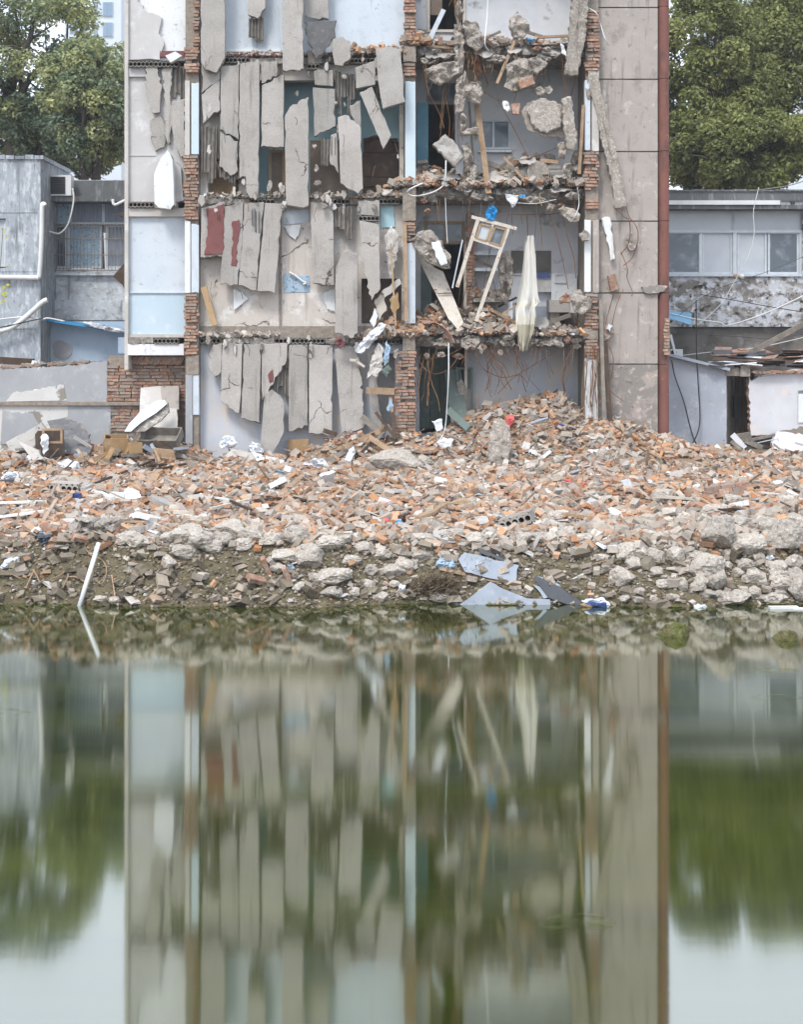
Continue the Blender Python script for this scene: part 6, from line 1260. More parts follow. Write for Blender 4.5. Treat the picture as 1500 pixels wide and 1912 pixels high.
# grey boards sliding into the water
plate([(856, 1045), (868, 1032), (905, 1040), (970, 1056), (964, 1091), (905, 1078), (868, 1068)], 'g', .03).build('fibreboard', ['boardgrey', 'boardgrey'], None, 'large blue-grey board lying on the bank above the water', 'board')
plate([(848, 1136), (884, 1112), (916, 1087), (950, 1104), (985, 1118), (1028, 1120), (1030, 1136)], 'g', .03).build('fibreboard', ['boardgrey', 'boardgrey'], None, 'blue-grey triangular board dipping into the water', 'board')
plate([(845, 1125), (850, 1124), (878, 1138), (868, 1140)], 'g', .03).build('fibreboard', ['boarddark', 'boarddark'], None, 'dark board edge left of the triangular board', 'board')
plate([(820, 1064), (826, 1060), (975, 1092), (972, 1098)], 'g', .05).build('pale_lath', ['wood', 'wood'], None, 'long pinkish lath below the large grey board', 'lath')
plate([(892, 1022), (970, 1054), (972, 1060), (896, 1032)], 'g', .06).build('dark_rail', ['boarddark', 'boarddark'], None, 'dark rail above the large blue-grey board', 'rail')
plate([(998, 1080), (1003, 1076), (1046, 1096), (1100, 1134), (1080, 1136), (1024, 1116)], 'g', .04).build('dark_board', ['boarddark', 'boarddark'], None, 'dark board sliding into the water right of the grey boards', 'board')
plate([(996, 1092), (1020, 1098), (1032, 1114), (1016, 1118)], 'g', .04).build('fibreboard', ['boardgrey', 'boardgrey'], None, 'small grey board piece between the two dark boards', 'board')
plate([(1004, 1076), (1022, 1080), (1046, 1092), (1044, 1102), (1020, 1090)], 'g', .03).build('fibreboard', ['boardgrey', 'boardgrey'], None, 'pale grey board strip on the dark sliding board', 'board')
plank('thin white rod beside the grey boards on the bank', (975, 1098), (1056, 1078), 16.95, 17.05, .03, .03, 'cream', 'rod', 'rod')
bag('plastic_pack', 'crumpled clear plastic under the left of the grey board', [(814, 1056), (822, 1042), (846, 1044), (856, 1062), (840, 1066), (822, 1064)], 'g', .1, 'bluepattern', 'plastic sheet')
pk = bag('plastic_pack', 'blue and white plastic wrapper floating by the dark board', [(1088, 1124), (1096, 1120), (1130, 1118), (1141, 1130), (1128, 1138), (1108, 1136)], 16.55, .08, 'whitebag', 'wrapper'); 
lump([(1092, 1122), (1112, 1118), (1134, 1119), (1140, 1129), (1128, 1130), (1110, 1126)], 16.52, .05, .2).build('blue_print', 'bluedeep', pk).location = Vector((0, -.03, .015)); lump([(1084, 1122), (1092, 1120), (1108, 1126), (1102, 1130)], 16.5, .03, .2).build('yellow_print', 'tanpanel', pk).location = Vector((-.12, -.04, .01))
bag('plastic_pack', 'pale crumpled wrapper floating near the right bank', [(1297, 1132), (1306, 1128), (1318, 1130), (1324, 1136), (1310, 1141), (1300, 1138)], 16.5, .05, 'whitebag', 'wrapper')
MB().box(P(1464, 1136, 16.45), (.34, .08, .05), (0, .0, .05)).build('foam_strip', 'pvc', None, 'white foam strip floating at the right bank', 'foam strip'); MB().box(P(1497, 1138, 16.4), (.2, .06, .04), (0, 0, -.1)).build('foam_strip', 'pvc', None, 'small foam piece floating at the far right edge', 'foam strip')
plank('white plastic block on the bank right of the dark boards', (1064, 1088), (1092, 1074), 17.0, 17.05, .07, .06, 'pvc', 'plastic_block', 'block')
bag('plastic_scrap', 'white plastic scrap at the waterline left of the brushwood', [(738, 1110), (748, 1092), (758, 1094), (756, 1108), (746, 1114)], 'g', .1, 'whitebag', 'plastic scrap')
# the mossy stones standing in the water
MOSSY = ((1254, 1184, .19, .17, 'mossy stone islet in the water, left of two'), (1464, 1192, .15, .12, 'mossy stone islet in the water, right of two'))
rn = random.Random(8)
for i in range(14):
    x = rn.uniform(-5.2, 5.2); wy = next(y for y in np.arange(17.6, 16.0, -.01) if gz(x, y) < .01)
    mb = MB(); n = 9; c = Vector((x, wy - .03, .004)); rx, ry = rn.uniform(.04, .12), rn.uniform(.02, .04)
    vs = [c + Vector((math.cos(2 * math.pi * q / n) * rx * rn.uniform(.7, 1.1), math.sin(2 * math.pi * q / n) * ry * rn.uniform(.7, 1.1), 0)) for q in range(n)]
    mb.add(vs + [v + Vector((0, 0, .02)) * .5 for v in vs] , [tuple(range(n, 2 * n))] + [(q, (q + 1) % n, n + (q + 1) % n, n + q) for q in range(n)])
    mb.build('algae_fringe', 'moss', None, 'thin green algae mat along the waterline', 'algae', 'algae mats at the waterline')

# brushwood, roots
def twig_mass(label, cx, cy, rx, ry, Y, n, seed, m='twig', r=.006, name='brushwood', cat='brushwood'):
    rn = random.Random(seed); mb = MB()
    for i in range(n):
        a = rn.uniform(0, 2 * math.pi); q = rn.random() ** .5; x, y = cx + rx * q * math.cos(a), cy + ry * q * math.sin(a); L = rn.uniform(14, 40); th = rn.uniform(-.2, 1.1)
        p = [P(x, y, Y + rn.uniform(-.15, .25))]
        for k_ in range(3): p.append(P(x + L * (k_ + 1) / 3 * math.cos(th) + rn.uniform(-4, 4), y - L * (k_ + 1) / 3 * math.sin(th) + rn.uniform(-4, 4), Y + rn.uniform(-.15, .25)))
        mb.tube(p, [r, r * .8, r * .6, r * .4], 3)
    return mb.build(name, m, None, label, cat, kind=None)
twig_mass('heap of dry brushwood at the waterline left of the grey boards', 806, 1100, 42, 24, 16.8, 190, 3)
twig_mass('thin dry twigs across the large grey board', 880, 1068, 26, 18, 16.98, 26, 4, r=.004)
for i, (pts, lb) in enumerate((([(100, 1085), (112, 1080), (125, 1074), (128, 1082), (118, 1104)], 'pale root hanging from the bank left of the white pole'), ([(128, 1080), (145, 1084), (165, 1090), (175, 1078), (172, 1066)], 'pale root winding past the white pole'), ([(50, 1104), (56, 1086), (66, 1070)], 'short pale root at the left bank'), ([(62, 1070), (70, 1080), (76, 1092), (84, 1086)], 'small forked root at the left bank'),
                              ([(160, 1030), (172, 1044), (190, 1050), (200, 1064), (196, 1085), (188, 1094), (180, 1088)], 'yellow string looping down the left bank'), ([(210, 1076), (213, 1100), (216, 1118)], 'thin upright root right of the white pole'), ([(238, 1078), (254, 1074), (270, 1082), (258, 1088)], 'pale root on the bank below the pale lumps'), ([(268, 1130), (285, 1112), (300, 1098), (306, 1092)], 'straight twig dipping into the water, left of two'), ([(284, 1128), (294, 1116), (304, 1106)], 'straight twig dipping into the water, right of two'),
                              ([(0, 1068), (20, 1074), (40, 1082)], 'dry stalk at the far left bank'), ([(1100, 1060), (1130, 1052), (1155, 1048), (1185, 1036)], 'long thin stalk on the right bank'), ([(690, 920), (692, 945), (700, 960)], 'rusty bar sticking out of the centre rubble'))):
    h3 = []
    for (x, y) in pts:
        q = hit(x, y); h3.append(q + Vector((0, -.05, .02)))
    MB().tube(curve(h3), .010 if 'string' not in lb else .007, 4).build('root' if 'root' in lb else 'stalk', 'wood' if 'string' not in lb else 'tanpanel', None, lb, 'root' if 'root' in lb else 'stalk', smooth=True)

# ------------------------------------------------------------------ concrete boulders along the bank
def rock_meshes():
    res = []
    for k in range(9):
        rn = random.Random(100 + k); import bmesh
        bm = bmesh.new(); bmesh.ops.create_icosphere(bm, subdivisions=4, radius=1.0)
        off = Vector((rn.uniform(0, 50), rn.uniform(0, 50), rn.uniform(0, 50)))
        cuts = [(Vector((rn.gauss(0, 1), rn.gauss(0, 1), rn.gauss(0, 1))).normalized(), rn.uniform(.55, .85)) for _ in range(9)]
        for v in bm.verts:
            p = v.co.copy()
            for (n_, d_) in cuts:
                e = p.dot(n_) - d_
                if e > 0: p -= n_ * e * .92
            f = 1 + .16 * mnoise.noise(p * 1.7 + off) + .09 * mnoise.noise(p * 4.5 + off) + .07 * mnoise.noise(p * 9 + off) + .035 * mnoise.noise(p * 19 + off)
            v.co = p * f
        me = bpy.data.meshes.new('concrete_boulder'); bm.to_mesh(me); bm.free(); me.materials.append(M['rockpale']); res.append(me)
    return res
ROCKS = rock_meshes()
for (x, y, sx, sz, lb) in MOSSY:
    Yw = CAMZ * FPX / (y - HZ); me = ROCKS[4].copy(); me.materials[0] = M['moss']; o = bpy.data.objects.new('mossy_stone', me); COL.objects.link(o)
    o.location = (P(x, y, Yw).x, Yw, .0); o.scale = (sx, sx * .8, sz); tag(o, lb, 'stone')
BO = [(1343, 1005, 25, 28), (1401, 1020, 33, 17), (1466, 1015, 28, 24), (1318, 1064, 30, 21), (1343, 1088, 20, 20), (1371, 1121, 30, 11), (1163, 1083, 18, 15), (1167, 1037, 20, 15), (1262, 1046, 16, 14), (1296, 1043, 17, 10), (1454, 1068, 16, 13), (1455, 1082, 18, 11), (1486, 1085, 14, 14), (1461, 1097, 20, 13), (1494, 1107, 14, 20),
      (1304, 1100, 13, 12), (1277, 1099, 9, 10), (1413, 1110, 11, 9), (1199, 1111, 10, 6), (1324, 1111, 11, 6), (1450, 1127, 20, 8), (1461, 1114, 11, 7), (1394, 1060, 14, 10), (1413, 1085, 13, 13), (1186, 1060, 14, 9), (1200, 1037, 12, 11), (1228, 1043, 15, 12), (1335, 959, 25, 10), (1282, 978, 17, 8), (1360, 1062, 8, 6), (1240, 1096, 11, 7), (1168, 1124, 10, 6),
      (1382, 985, 22, 12), (1440, 985, 20, 14), (1490, 985, 18, 16), (1420, 1045, 12, 8), (1484, 1055, 14, 10), (1366, 1040, 14, 8), (1282, 1070, 10, 7), (1230, 1070, 12, 7), (1140, 1060, 12, 7), (1438, 1060, 8, 6), (1395, 1085, 9, 7), (1425, 1125, 10, 6), (1345, 1115, 9, 6), (1258, 1120, 11, 6), (1222, 1122, 8, 5), (1390, 1110, 8, 6), (1380, 1075, 9, 7), (1125, 1045, 13, 7),
      (370, 1015, 26, 17), (433, 995, 26, 15), (470, 1006, 20, 12), (399, 1029, 20, 10), (533, 1040, 30, 10), (556, 1006, 20, 16), (579, 1049, 26, 17), (617, 1083, 32, 13), (619, 1112, 17, 10), (690, 1098, 10, 9), (711, 1121, 14, 8), (737, 1072, 18, 10), (760, 1058, 18, 10), (694, 1072, 12, 8), (614, 1020, 25, 11), (760, 1000, 14, 7), (237, 1009, 22, 10), (256, 1015, 20, 11), (339, 1039, 22, 11), (315, 1055, 11, 11), (357, 1008, 30, 18), (301, 1076, 10, 8),
      (500, 1012, 16, 10), (450, 1022, 18, 10), (415, 1012, 16, 10), (322, 1010, 18, 10), (290, 1005, 16, 8), (655, 1050, 16, 8), (680, 1030, 16, 8), (715, 1040, 16, 9), (640, 1010, 16, 8), (590, 1085, 14, 8), (560, 1100, 12, 7), (520, 1062, 14, 7), (790, 1040, 16, 9), (800, 1010, 15, 8), (850, 1000, 16, 8), (890, 1010, 18, 9), (920, 1000, 16, 9), (1010, 1010, 18, 8), (1060, 1000, 16, 8), (1095, 1010, 14, 8), (1080, 1035, 14, 7), (660, 1110, 12, 7), (735, 1095, 9, 6), (820, 1128, 16, 8),
      (980, 1008, 16, 8), (1035, 970, 14, 9), (890, 960, 10, 6), (216, 1123, 12, 6), (185, 1120, 12, 5), (745, 870, 40, 20), (790, 868, 14, 11), (1130, 856, 12, 12), (1044, 862, 10, 9), (1120, 940, 14, 8), (1240, 930, 20, 12), (1370, 940, 18, 10), (1210, 1000, 16, 8), (1130, 990, 14, 7), (1010, 960, 12, 7), (700, 990, 12, 7), (240, 1070, 9, 6), (1475, 940, 18, 10), (860, 870, 12, 8), (1000, 870, 9, 7)]
rn = random.Random(5)
for i, (x, y, rx, ry) in enumerate(BO):
    q = hit(x, min(y + ry * .75, 1131)); k = q.y / FPX
    o = bpy.data.objects.new('concrete_boulder', ROCKS[rn.randrange(len(ROCKS))]); COL.objects.link(o)
    sx, sz = rx * k * 1.3, ry * k * 1.38; o.scale = (sx, (sx + sz) / 2, sz); o.rotation_euler = (0, rn.uniform(-.12, .12), rn.uniform(-.5, .5) + (3.14 if rn.random() < .5 else 0)); o.location = (q.x, q.y + sx * .25, q.z + sz * .78)
    if x > 1110 and y > 975: lb, gp = 'pale rough concrete lump in the boulder pile on the right bank', 'boulder pile on the right bank'
    elif y > 985 and x < 345: lb, gp = 'pale concrete lump on the left bank right of the white pole', 'lumps on the left bank'
    elif y > 985 and x < 765: lb, gp = 'pale concrete lump along the bank edge left of the brushwood', 'lumps along the bank edge'
    elif y > 985: lb, gp = 'pale concrete lump behind the brushwood and grey boards', 'lumps behind the grey boards'
    else: lb, gp = 'large concrete lump lying in the brick rubble below the ruin', 'lumps in the brick rubble'
    OWN = {0: 'tall rough boulder at the upper left of the right boulder pile', 1: 'broad low boulder right of the tall rough one in the right pile', 2: 'large boulder at the upper right of the right pile', 3: 'large broad boulder in the middle of the right pile', 4: 'boulder just below the large middle one in the right pile', 5: 'flat wide boulder at the waterline of the right bank',
           6: 'lone boulder low at the left end of the right pile', 7: 'upper boulder at the left end of the right pile', 13: 'boulder low near the right edge, above the foam strip', 14: 'tall boulder cut by the right edge of the view', 27: 'rounded lump above the right boulder pile, among bricks', 50: 'large pale lump on the bank below the tilted flat concrete strip', 51: 'large pale lump at the top of the bank edge, left of centre', 54: 'long flat pale lump above the upright orange brick', 57: 'broad flat pale lump low on the bank, left of the brushwood', 58: 'pale lump at the waterline below the broad flat one', 60: 'pale lump at the waterline just left of the white scrap'}
    if i in OWN: lb = OWN[i]
    tag(o, lb, 'concrete lump', gp)

# ------------------------------------------------------------------ brick rubble
PAL = dict(brick=[(.46, .225, .105), (.40, .190, .090), (.50, .280, .150), (.30, .150, .080), (.48, .315, .20), (.44, .32, .235)],
           conc=[(.45, .405, .35), (.37, .33, .28), (.52, .48, .425), (.30, .26, .22), (.42, .36, .30)],
           white=[(.66, .64, .61), (.56, .55, .53), (.60, .63, .66), (.55, .50, .46)],
           stick=[(.40, .32, .24), (.30, .26, .22), (.48, .42, .34), (.2, .16, .13)], soil=[(.17, .145, .10), (.12, .10, .07), (.23, .20, .145)],
           odd=[(.25, .33, .42), (.15, .14, .13), (.42, .33, .22), (.36, .22, .2), (.45, .38, .28)])
BOXF = np.array([(0, 1, 3, 2), (4, 6, 7, 5), (0, 4, 5, 1), (2, 3, 7, 6), (0, 2, 6, 4), (1, 5, 7, 3)])
CORN = np.array([(x, y, z) for x in (-1, 1) for y in (-1, 1) for z in (-1, 1)], float)
def pieces(n, pos, kinds, smin, smax, tilt=.5, jit=.22, sink=.3):
    """n irregular blocks lying on the given points: bricks, brickbats, plaster flakes"""
    dims = np.empty((n, 3)); cols = np.empty((n, 3)); u = smin + (smax - smin) * RNG.random(n) ** 2.6
    for i in range(n):
        kd = kinds[i]
        if kd == 'brick': d = (u[i], u[i] * .5 if u[i] > .15 else u[i] * RNG.uniform(.5, .9), min(.053, u[i] * .5))
        elif kd == 'white': d = (u[i], u[i] * RNG.uniform(.5, .9), RNG.uniform(.012, .03))
        elif kd == 'odd': d = (u[i] * 1.2, u[i] * RNG.uniform(.2, .7), RNG.uniform(.015, .04))
        elif kd == 'stick': d = (.12 + u[i] * 2.2, RNG.uniform(.015, .05), RNG.uniform(.01, .025))
        else: d = (u[i], u[i] * RNG.uniform(.5, .9), u[i] * RNG.uniform(.25, .55))
        dims[i] = d; p = PAL[kd]; c = np.array(p[RNG.integers(len(p))]); du = RNG.random() ** 1.4 * .7
        cols[i] = c * (1 - du) + np.array((.40, .34, .28)) * du
    cols *= RNG.uniform(.78, 1.3, (n, 1))
    jt = np.array([{'brick': .07, 'white': .25, 'odd': .1, 'soil': .42}.get(k_, jit) for k_ in kinds])[:, None, None]
    V = CORN[None] * (1 + RNG.uniform(-1, 1, (n, 8, 3)) * jt) * dims[:, None, :] / 2
    a = RNG.normal(0, tilt, n); b = RNG.normal(0, tilt, n); g = RNG.uniform(0, 2 * np.pi, n)
    def rot(ax, t):
        c, s = np.cos(t), np.sin(t); Z = np.zeros(n); O1 = np.ones(n)
        return np.stack([np.stack(r, -1) for r in {'x': ([O1, Z, Z], [Z, c, -s], [Z, s, c]), 'y': ([c, Z, s], [Z, O1, Z], [-s, Z, c]), 'z': ([c, -s, Z], [s, c, Z], [Z, Z, O1])}[ax]], 1)
    Rm = rot('z', g) @ rot('y', b) @ rot('x', a)
    V = np.einsum('nij,nkj->nki', Rm, V)
    low = -V[:, :, 2].min(1)
    V += pos[:, None, :]; V[:, :, 2] += (low * (1 - sink))[:, None]
    F = (BOXF[None] + 8 * np.arange(n)[:, None, None]).reshape(-1, 4)
    return V.reshape(-1, 3), F, np.repeat(cols, 6, 0)
def pick(n, probs):
    ks = list(probs); return [ks[i] for i in RNG.choice(len(ks), n, p=np.array([probs[k] for k in ks]) / sum(probs.values()))]
def field(n, smin, smax, probs, name, label, ymax=28.6, tilt=.35, bank=False, x0=None):
    P_ = []
    while len(P_) < n:
        y = RNG.uniform(16.45 if bank else 17.25, 17.6 if bank else ymax); x = RNG.uniform(-1, 1) * (y * .295 + 1.5)
        if not bank and y < bank_y(x) - .1: continue
        if not bank and smax > .1 and mnoise.noise(Vector((x * .8, y * .8, 2.5))) + .5 * mnoise.noise(Vector((x * 2.2, y * 2.2, 7.5))) < -.12 and RNG.random() < .72: continue
        if y > YB - .25 and -5.35 < x < .15: continue
        if y > YB - .15 and 3.8 < x < 5.2: continue
        if bank and gz(x, y) < -.03: continue
        P_.append((x, y, gz(x, y)))
    kd = pick(n, probs)
    if bank: kd = ['soil' if (k_ == 'conc' and p_[0] < 2.2 and RNG.random() < (.75 if p_[0] < -2.6 else .3)) else k_ for k_, p_ in zip(kd, P_)]
    V, F, c = pieces(n, np.array(P_), kd, smin, smax, tilt)
    o = npmesh(name, V, F, 'rubble', c); return tag(o, label, 'rubble', kind='stuff')
field(31000, .03, .21, dict(brick=.55, conc=.20, white=.16, odd=.05, stick=.04), 'brick_rubble', 'loose mass of broken orange bricks, mortar and plaster before the ruin')
field(34000, .015, .06, dict(brick=.42, conc=.44, white=.14), 'fine_rubble', 'fine gravel of brick and mortar crumbs over the whole site', tilt=.6)
field(1500, .03, .18, dict(brick=.06, conc=.50, soil=.40, white=.04), 'bank_rubble', 'small concrete crumbs in the soil of the bank', bank=True)
field(12000, .012, .055, dict(brick=.04, conc=.26, soil=.68, white=.02), 'bank_gravel', 'fine gravel in the soil of the bank', bank=True)
def zone(n, xr, yr, smin, smax, probs, name, label, fz=None):
    x = RNG.uniform(*xr, n); y = RNG.uniform(*yr, n); Pz = np.array([(a, b, (fz or gz)(a, b)) for a, b in zip(x, y)])
    V, F, c = pieces(n, Pz, pick(n, probs), smin, smax, .5); return tag(npmesh(name, V, F, 'rubble', c), label, 'rubble', kind='stuff')
zone(1000, (2.4, 6.0), (17.35, 19.0), .05, .20, dict(brick=.12, conc=.8, white=.08), 'concrete_rubble', 'pale concrete pieces thick around the right boulders')
zone(1600, (1.2, 4.4), (25.6, 28.9), .05, .2, dict(brick=.4, conc=.42, white=.1, stick=.08), 'heap_rubble', 'steep heap of bricks and mortar in front of the right bay')
zone(700, (3.6, 5.6), (26.0, 27.3), .06, .22, dict(brick=.6, conc=.3, white=.06, stick=.04), 'heap_rubble', 'brick slope at the foot of the pinkish wall')
zone(1000, (-3.6, 2.4), (17.2, 18.3), .05, .17, dict(brick=.2, conc=.7, white=.1), 'concrete_rubble', 'pale concrete pieces along the bank edge left of the brushwood')
# heaps on the floors of the right bay and small heaps at the piers
def floor_heap(x0, x1, ypx, Y0, Y1, n, hmax, name, label, probs=dict(brick=.35, conc=.5, white=.15), smax=.2, prof=None):
    z0 = P(0, ypx, YB).z; Q = []
    for i in range(n):
        px = RNG.uniform(x0, x1); Y = RNG.uniform(Y0, Y1); h = (prof(px) if prof else 1.0) * hmax * max(.05, min(1, (Y - Y0) / (Y1 - Y0) * 1.6 + .15)) * RNG.random() ** .7
        Q.append((P(px, 0, YB).x, Y, z0 + h))
    V, F, c = pieces(n, np.array(Q), pick(n, probs), .03, smax, .6); return tag(npmesh(name, V, F, 'rubble', c), label, 'rubble', kind='stuff')
bump = lambda c, w_: (lambda x: math.exp(-((x - c) / w_) ** 2))
floor_heap(778, 1090, 88, YB - .25, YB + .9, 800, .26, 'floor_rubble', 'bricks and mortar heaped along the top floor edge', prof=lambda x: .35 + bump(785, 28)(x) * 1.1 + bump(910, 40)(x) * .6)
floor_heap(776, 1092, 352, YB - .3, YB + .9, 1300, .6, 'floor_rubble', 'bricks and mortar heaped on the third floor of the right bay', dict(brick=.25, conc=.6, white=.15), prof=lambda x: .35 + bump(1000, 70)(x) * .8 + bump(800, 40)(x) * .5)
floor_heap(770, 1094, 628, YB - .35, YB + .9, 1500, .58, 'floor_rubble', 'bricks and mortar heaped on the second floor of the right bay', dict(brick=.4, conc=.48, white=.12), prof=lambda x: .3 + bump(820, 45)(x) * .8 + bump(910, 45)(x) * .7)
floor_heap(658, 756, 372, YB - .3, YB + .1, 130, .3, 'floor_rubble', 'brick rubble on the third floor edge left of the middle pier', prof=bump(735, 30))
floor_heap(655, 775, 632, YB - .4, YB + .1, 200, .34, 'floor_rubble', 'brick rubble on the second floor edge left of the middle pier', prof=bump(730, 45))
floor_heap(372, 520, 630, YB - .25, YB - .05, 130, .10, 'floor_rubble', 'mortar crumbs on the second-storey skirting at left', dict(conc=.8, white=.2), .12)
floor_heap(372, 660, 108, YB - .2, YB - .02, 160, .07, 'floor_rubble', 'mortar crumbs along the top floor edge of the middle bay', dict(conc=.75, white=.25), .1)
floor_heap(655, 760, 106, YB - .3, YB + .0, 130, .16, 'floor_rubble', 'brick crumbs along the top floor edge beside the middle pier', dict(conc=.55, brick=.35, white=.1), .14)
floor_heap(372, 660, 372, YB - .25, YB - .02, 160, .08, 'floor_rubble', 'mortar crumbs along the third floor edge of the middle bay', dict(conc=.8, white=.2), .12)
floor_heap(884, 946, 556, YB + .2, YB + .8, 150, .16, 'floor_rubble', 'brick rubble piled on the stone shelf', dict(conc=.6, brick=.3, white=.1), .14)
floor_heap(745, 800, 90, YB - .36, YB + .1, 110, .3, 'floor_rubble', 'bricks spilling at the top of the middle pier', dict(brick=.75, conc=.25), .22, prof=bump(775, 26))
floor_heap(735, 800, 352, YB - .4, YB + .1, 130, .26, 'floor_rubble', 'bricks spilling around the middle pier on the third floor', dict(brick=.55, conc=.45), .22, prof=bump(770, 30))
floor_heap(725, 810, 628, YB - .42, YB + .1, 200, .34, 'floor_rubble', 'bricks spilling around the middle pier on the second floor', dict(brick=.6, conc=.4), .22, prof=bump(780, 36))
# the loose bricks that can be told apart
rn = random.Random(31); cnt = 0
while cnt < 290:
    px, py = rn.uniform(-5, 1505), rn.uniform(862, 1000)
    if rn.random() > .35 + .65 * (py - 862) / 138: continue
    q = hit(px, py)
    if q.y > 27.0 or q.y < 17.4: continue
    o = bpy.data.objects.new('loose_brick', BRICKS[2 * rn.randrange(7) + (1 if rn.random() < .25 else 0)]); COL.objects.link(o)
    s_ = rn.uniform(.8, 1.05); o.scale = (s_, s_, s_); o.location = q + Vector((0, 0, rn.uniform(.02, .07))); o.rotation_euler = (rn.gauss(0, .35), rn.gauss(0, .3), rn.uniform(0, 6.28))
    tag(o, 'loose orange clay brick lying on the brick rubble before the ruin', 'brick', 'loose bricks on the rubble'); cnt += 1
for (x, y, lb) in ((537, 1088, 'upright orange brick at the bank near the water, larger of two'), (498, 1070, 'orange brick on the bank left of the upright one'), (480, 1096, 'orange-brown brick low on the bank'), (153, 1017, 'orange brick beside the rough footing on the left bank')):
    q = hit(x, y); o = bpy.data.objects.new('loose_brick', BRICKS[0]); COL.objects.link(o); o.location = q + Vector((0, -.02, .08)); o.rotation_euler = (.5, 1.1 if 'upright' in lb else .3, .6); tag(o, lb, 'brick')
bw = thing('masonry_block', hit(1345, 930), 'block of mortared bricks lying at right in the rubble', 'brick block')
c0 = hit(1348, 935) + Vector((0, 0, .12))
for i in range(3):
    for j in range(3): add_brick(bw, c0 + Vector((-.22 + .22 * i + .05 * j, .03 * j, -.06 + .06 * j + .03 * i)), (.9, 1.2, 1), (0, -.15, .1), rn.random() < .5)
rn = random.Random(44)
for i in range(70):
    while True:
        px, py = rn.uniform(0, 1500), rn.uniform(845, 985); q = hit(px, py)
        if 17.8 < q.y < 27: break
    a_ = rn.choice((rn.gauss(0, .5), rn.uniform(0, 3.14))); L_ = rn.uniform(.25, .95); d_ = Vector((math.cos(a_), math.sin(a_), rn.uniform(-.12, .12))) * L_ / 2; c_ = q + Vector((0, 0, .07))
    MB().beam(c_ - d_, c_ + d_, rn.uniform(.03, .10), rn.uniform(.02, .05), (0, 0, 1)).build('stray_plank', rn.choice(['wood', 'woodgrey', 'wood', 'wooddark', 'pvc', 'cream']), None, 'stray batten lying on the brick rubble before the ruin', 'batten', 'battens on the rubble')
# broken slab and wall pieces lying on the rubble
def plate_meshes():
    res = []
    for k_ in range(8):
        rr = random.Random(60 + k_); n = rr.randrange(5, 9); pts = []
        for i in range(n):
            a_ = 2 * math.pi * (i + rr.uniform(-.3, .3)) / n; r_ = rr.uniform(.6, 1.1); pts.append((math.cos(a_) * r_, math.sin(a_) * r_ * .7))
        fine = []
        for i in range(n):
            a_, b_ = pts[i], pts[(i + 1) % n]; fine.append(a_)
            for q in (.33, .66): fine.append((a_[0] + (b_[0] - a_[0]) * q + rr.uniform(-.06, .06), a_[1] + (b_[1] - a_[1]) * q + rr.uniform(-.06, .06)))
        m_ = len(fine); vs = [(x, y, .16) for x, y in fine] + [(x * 1.03 + rr.uniform(-.05, .05), y * 1.03 + rr.uniform(-.05, .05), -.16) for x, y in fine]
        me = bpy.data.meshes.new('broken_slab'); me.from_pydata(vs, [], [tuple(range(m_)), tuple(range(2 * m_ - 1, m_ - 1, -1))] + [(i, m_ + i, m_ + (i + 1) % m_, (i + 1) % m_) for i in range(m_)])
        me.materials.append(M['slab'] if k_ % 4 else M['white']); res.append(me)
    return res
PLT = plate_meshes(); rn = random.Random(77); cnt = 0
while cnt < 64:
    px, py = rn.uniform(0, 1500), rn.uniform(850, 1010); q = hit(px, py)
    if q.y > 27 or q.y < 17.5: continue
    o = bpy.data.objects.new('broken_slab', rn.choice(PLT)); COL.objects.link(o); s_ = rn.uniform(.10, .26) * (1.25 if rn.random() < .2 else .8)
    o.scale = (s_, s_, rn.uniform(.14, .3)); o.location = q + Vector((0, 0, rn.uniform(.03, .08))); o.rotation_euler = (rn.gauss(.18, .28), rn.gauss(0, .28), rn.uniform(0, 6.28))
    white_ = o.data.materials[0] == M['white']
    tag(o, 'flat white-plastered wall piece lying on the brick rubble' if white_ else 'flat grey broken slab piece lying on the brick rubble', 'slab piece', 'white wall pieces on the rubble' if white_ else 'grey slab pieces on the rubble'); cnt += 1
# small coloured litter
LIT = [(1236, 917, 'bluebag', 'tiny bright blue scrap in the right rubble'), (1490, 920, 'bluepattern', 'pale blue scrap at the right edge of the rubble'), (338, 924, 'pinkcloth', 'small red scrap in the left rubble'), (745, 982, 'bluebag', 'blue scrap in the centre rubble'), (720, 978, 'pinkcloth', 'pinkish red scrap in the centre rubble'), (205, 892, 'whitebag', 'white and black wrapper in the left rubble'),
       (1050, 888, 'whitebag', 'white plaster sheet on the right heap'), (1250, 890, 'whitebag', 'white foam piece on the right rubble'), (1212, 905, 'whitebag', 'white flat piece on the right rubble'), (220, 875, 'whitebag', 'white paper in the left rubble'), (52, 860, 'whitebag', 'white rag in the far left rubble'), (130, 955, 'whitebag', 'white plaster sheet in the left rubble'), (540, 1064, 'bluepattern', 'blue and white scrap on the bank near the upright brick'), (1046, 800, 'bluedeep', 'dark blue scrap on the right heap'), (1296, 844, 'whitebag', 'white plaster piece below the black cables'), (630, 975, 'whitebag', 'white triangular tile in the centre rubble'), (1060, 905, 'pinkcloth', 'faded red board piece right of centre'), (1095, 912, 'pinkcloth', 'second faded red board piece right of centre'), (1440, 1045, 'whitebag', 'small white piece among the right boulders')]
for x, y, m, lb in LIT:
    q = hit(x, y); k = q.y / FPX; x2, y2 = x, y - 4
    lump([(x - 9, y2 + 3), (x - 4, y2 - 5), (x + 6, y2 - 4), (x + 10, y2 + 2), (x + 2, y2 + 6)], q.y - .06, .12, .3).build('litter', m, None, lb, 'litter')

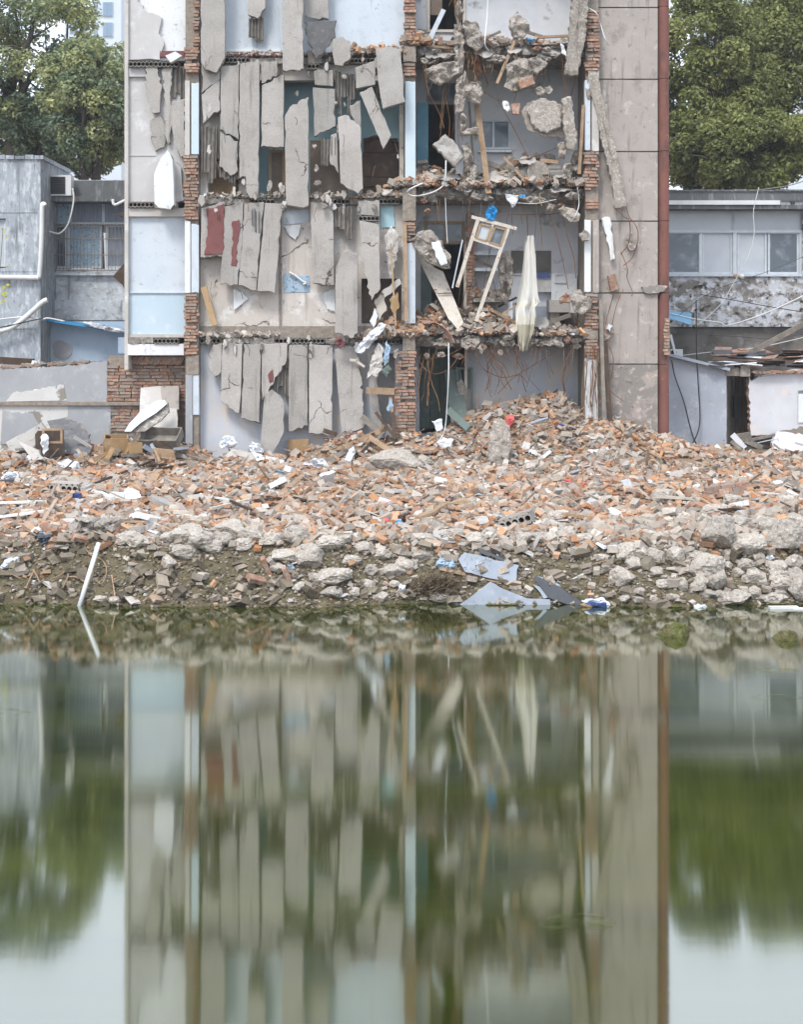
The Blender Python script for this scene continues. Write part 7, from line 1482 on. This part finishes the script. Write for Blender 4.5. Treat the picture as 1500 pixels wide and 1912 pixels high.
# leafy sprig reaching into the view at the left edge
sp = thing('leafy_sprig', P(-12, 560, 29.5), 'thin sprig with yellow-green leaves at the left edge of the view', 'twig')
MB().tube(curve([P(-14, 600, 29.5), P(-4, 540, 29.4), P(2, 470, 29.4), P(5, 425, 29.4)]), .008, 4).build('stem', 'twig', sp, smooth=True)
M['sprigleaf'] = mat('yellow_green_leaf', S(176, 176, 84), S(150, 152, 66), 8, [], .1, 40, rough=.6)
rn = random.Random(2)
for i in range(20):
    q = P(rn.uniform(-10, 11), rn.choice((rn.uniform(425, 500), rn.uniform(530, 565))), 29.4); a_ = rn.uniform(-1.2, 1.2); l_ = rn.uniform(.06, .11); d_ = Vector((math.cos(a_), rn.uniform(-.3, .3), math.sin(a_) - .4)).normalized() * l_; n_ = Vector((-d_.z, .02, d_.x)) * .35
    MB().add([q, q + d_ * .5 + n_, q + d_, q + d_ * .5 - n_, q + Vector((0, .004, 0)), q + d_ * .5 + n_ + Vector((0, .004, 0)), q + d_ + Vector((0, .004, 0)), q + d_ * .5 - n_ + Vector((0, .004, 0))], [(0, 1, 2, 3), (7, 6, 5, 4), (0, 4, 5, 1), (1, 5, 6, 2), (2, 6, 7, 3), (3, 7, 4, 0)]).build('leaf', 'sprigleaf', sp)

# thin films of algae drifting on the pond
af = bpy.data.materials.new('algae_film'); af.use_nodes = True; _t = af.node_tree; _b = _t.nodes['Principled BSDF']; _b.inputs['Base Color'].default_value = (.12, .15, .02, 1); _b.inputs['Roughness'].default_value = .6; M['algaefilm'] = af
_g = _t.nodes.new('ShaderNodeNewGeometry'); _m = _t.nodes.new('ShaderNodeMapping'); _m.inputs['Scale'].default_value = (2.0, 9.0, 1); _z = _t.nodes.new('ShaderNodeTexNoise'); _z.inputs['Scale'].default_value = 2.2; _z.inputs['Detail'].default_value = 5; _r = _t.nodes.new('ShaderNodeMapRange'); _r.inputs['From Min'].default_value = .48; _r.inputs['From Max'].default_value = .72; _r.inputs['To Max'].default_value = .5
_t.links.new(_g.outputs['Position'], _m.inputs[0]); _t.links.new(_m.outputs[0], _z.inputs['Vector']); _t.links.new(_z.outputs['Fac'], _r.inputs['Value']); _t.links.new(_r.outputs[0], _b.inputs['Alpha'])
for (x, y, w_, lb) in ((1450, 1302, 60, 'green algae film drifting near the right edge of the pond'), (1450, 1250, 45, 'pale algae streak below the right boulders'), (1080, 1724, 90, 'long green algae film in the lower right of the pond'), (20, 1328, 40, 'green algae streak at the left edge of the pond')):
    Yw = CAMZ * FPX / (y - HZ); k = Yw / FPX; mb = MB(); n = 16; c = Vector((P(x, y, Yw).x, Yw, .003))
    vs = [c + Vector((math.cos(2 * math.pi * q / n) * w_ * k * rn.uniform(.7, 1.1), math.sin(2 * math.pi * q / n) * .13 * rn.uniform(.4, 1.2), 0)) for q in range(n)]
    mb.add(vs + [v + Vector((0, 0, .002)) for v in vs], [tuple(range(n, 2 * n))] + [(q, (q + 1) % n, n + (q + 1) % n, n + q) for q in range(n)]); mb.build('algae_film', 'algaefilm', None, lb, 'algae')
# ------------------------------------------------------------------ the hazy air
hz = bpy.data.materials.new('thin_haze'); hz.use_nodes = True; _t = hz.node_tree; _t.nodes.clear()
_o = _t.nodes.new('ShaderNodeOutputMaterial'); _v = _t.nodes.new('ShaderNodeVolumePrincipled')
_v.inputs['Color'].default_value = (.93, .97, 1, 1); _v.inputs['Density'].default_value = .0008
_t.links.new(_v.outputs[0], _o.inputs['Volume']); M['haze'] = hz
MB().box((0, 85, 14.9), (260, 180, 32)).build('haze', 'haze', kind='stuff', label='thin pale haze in the air')
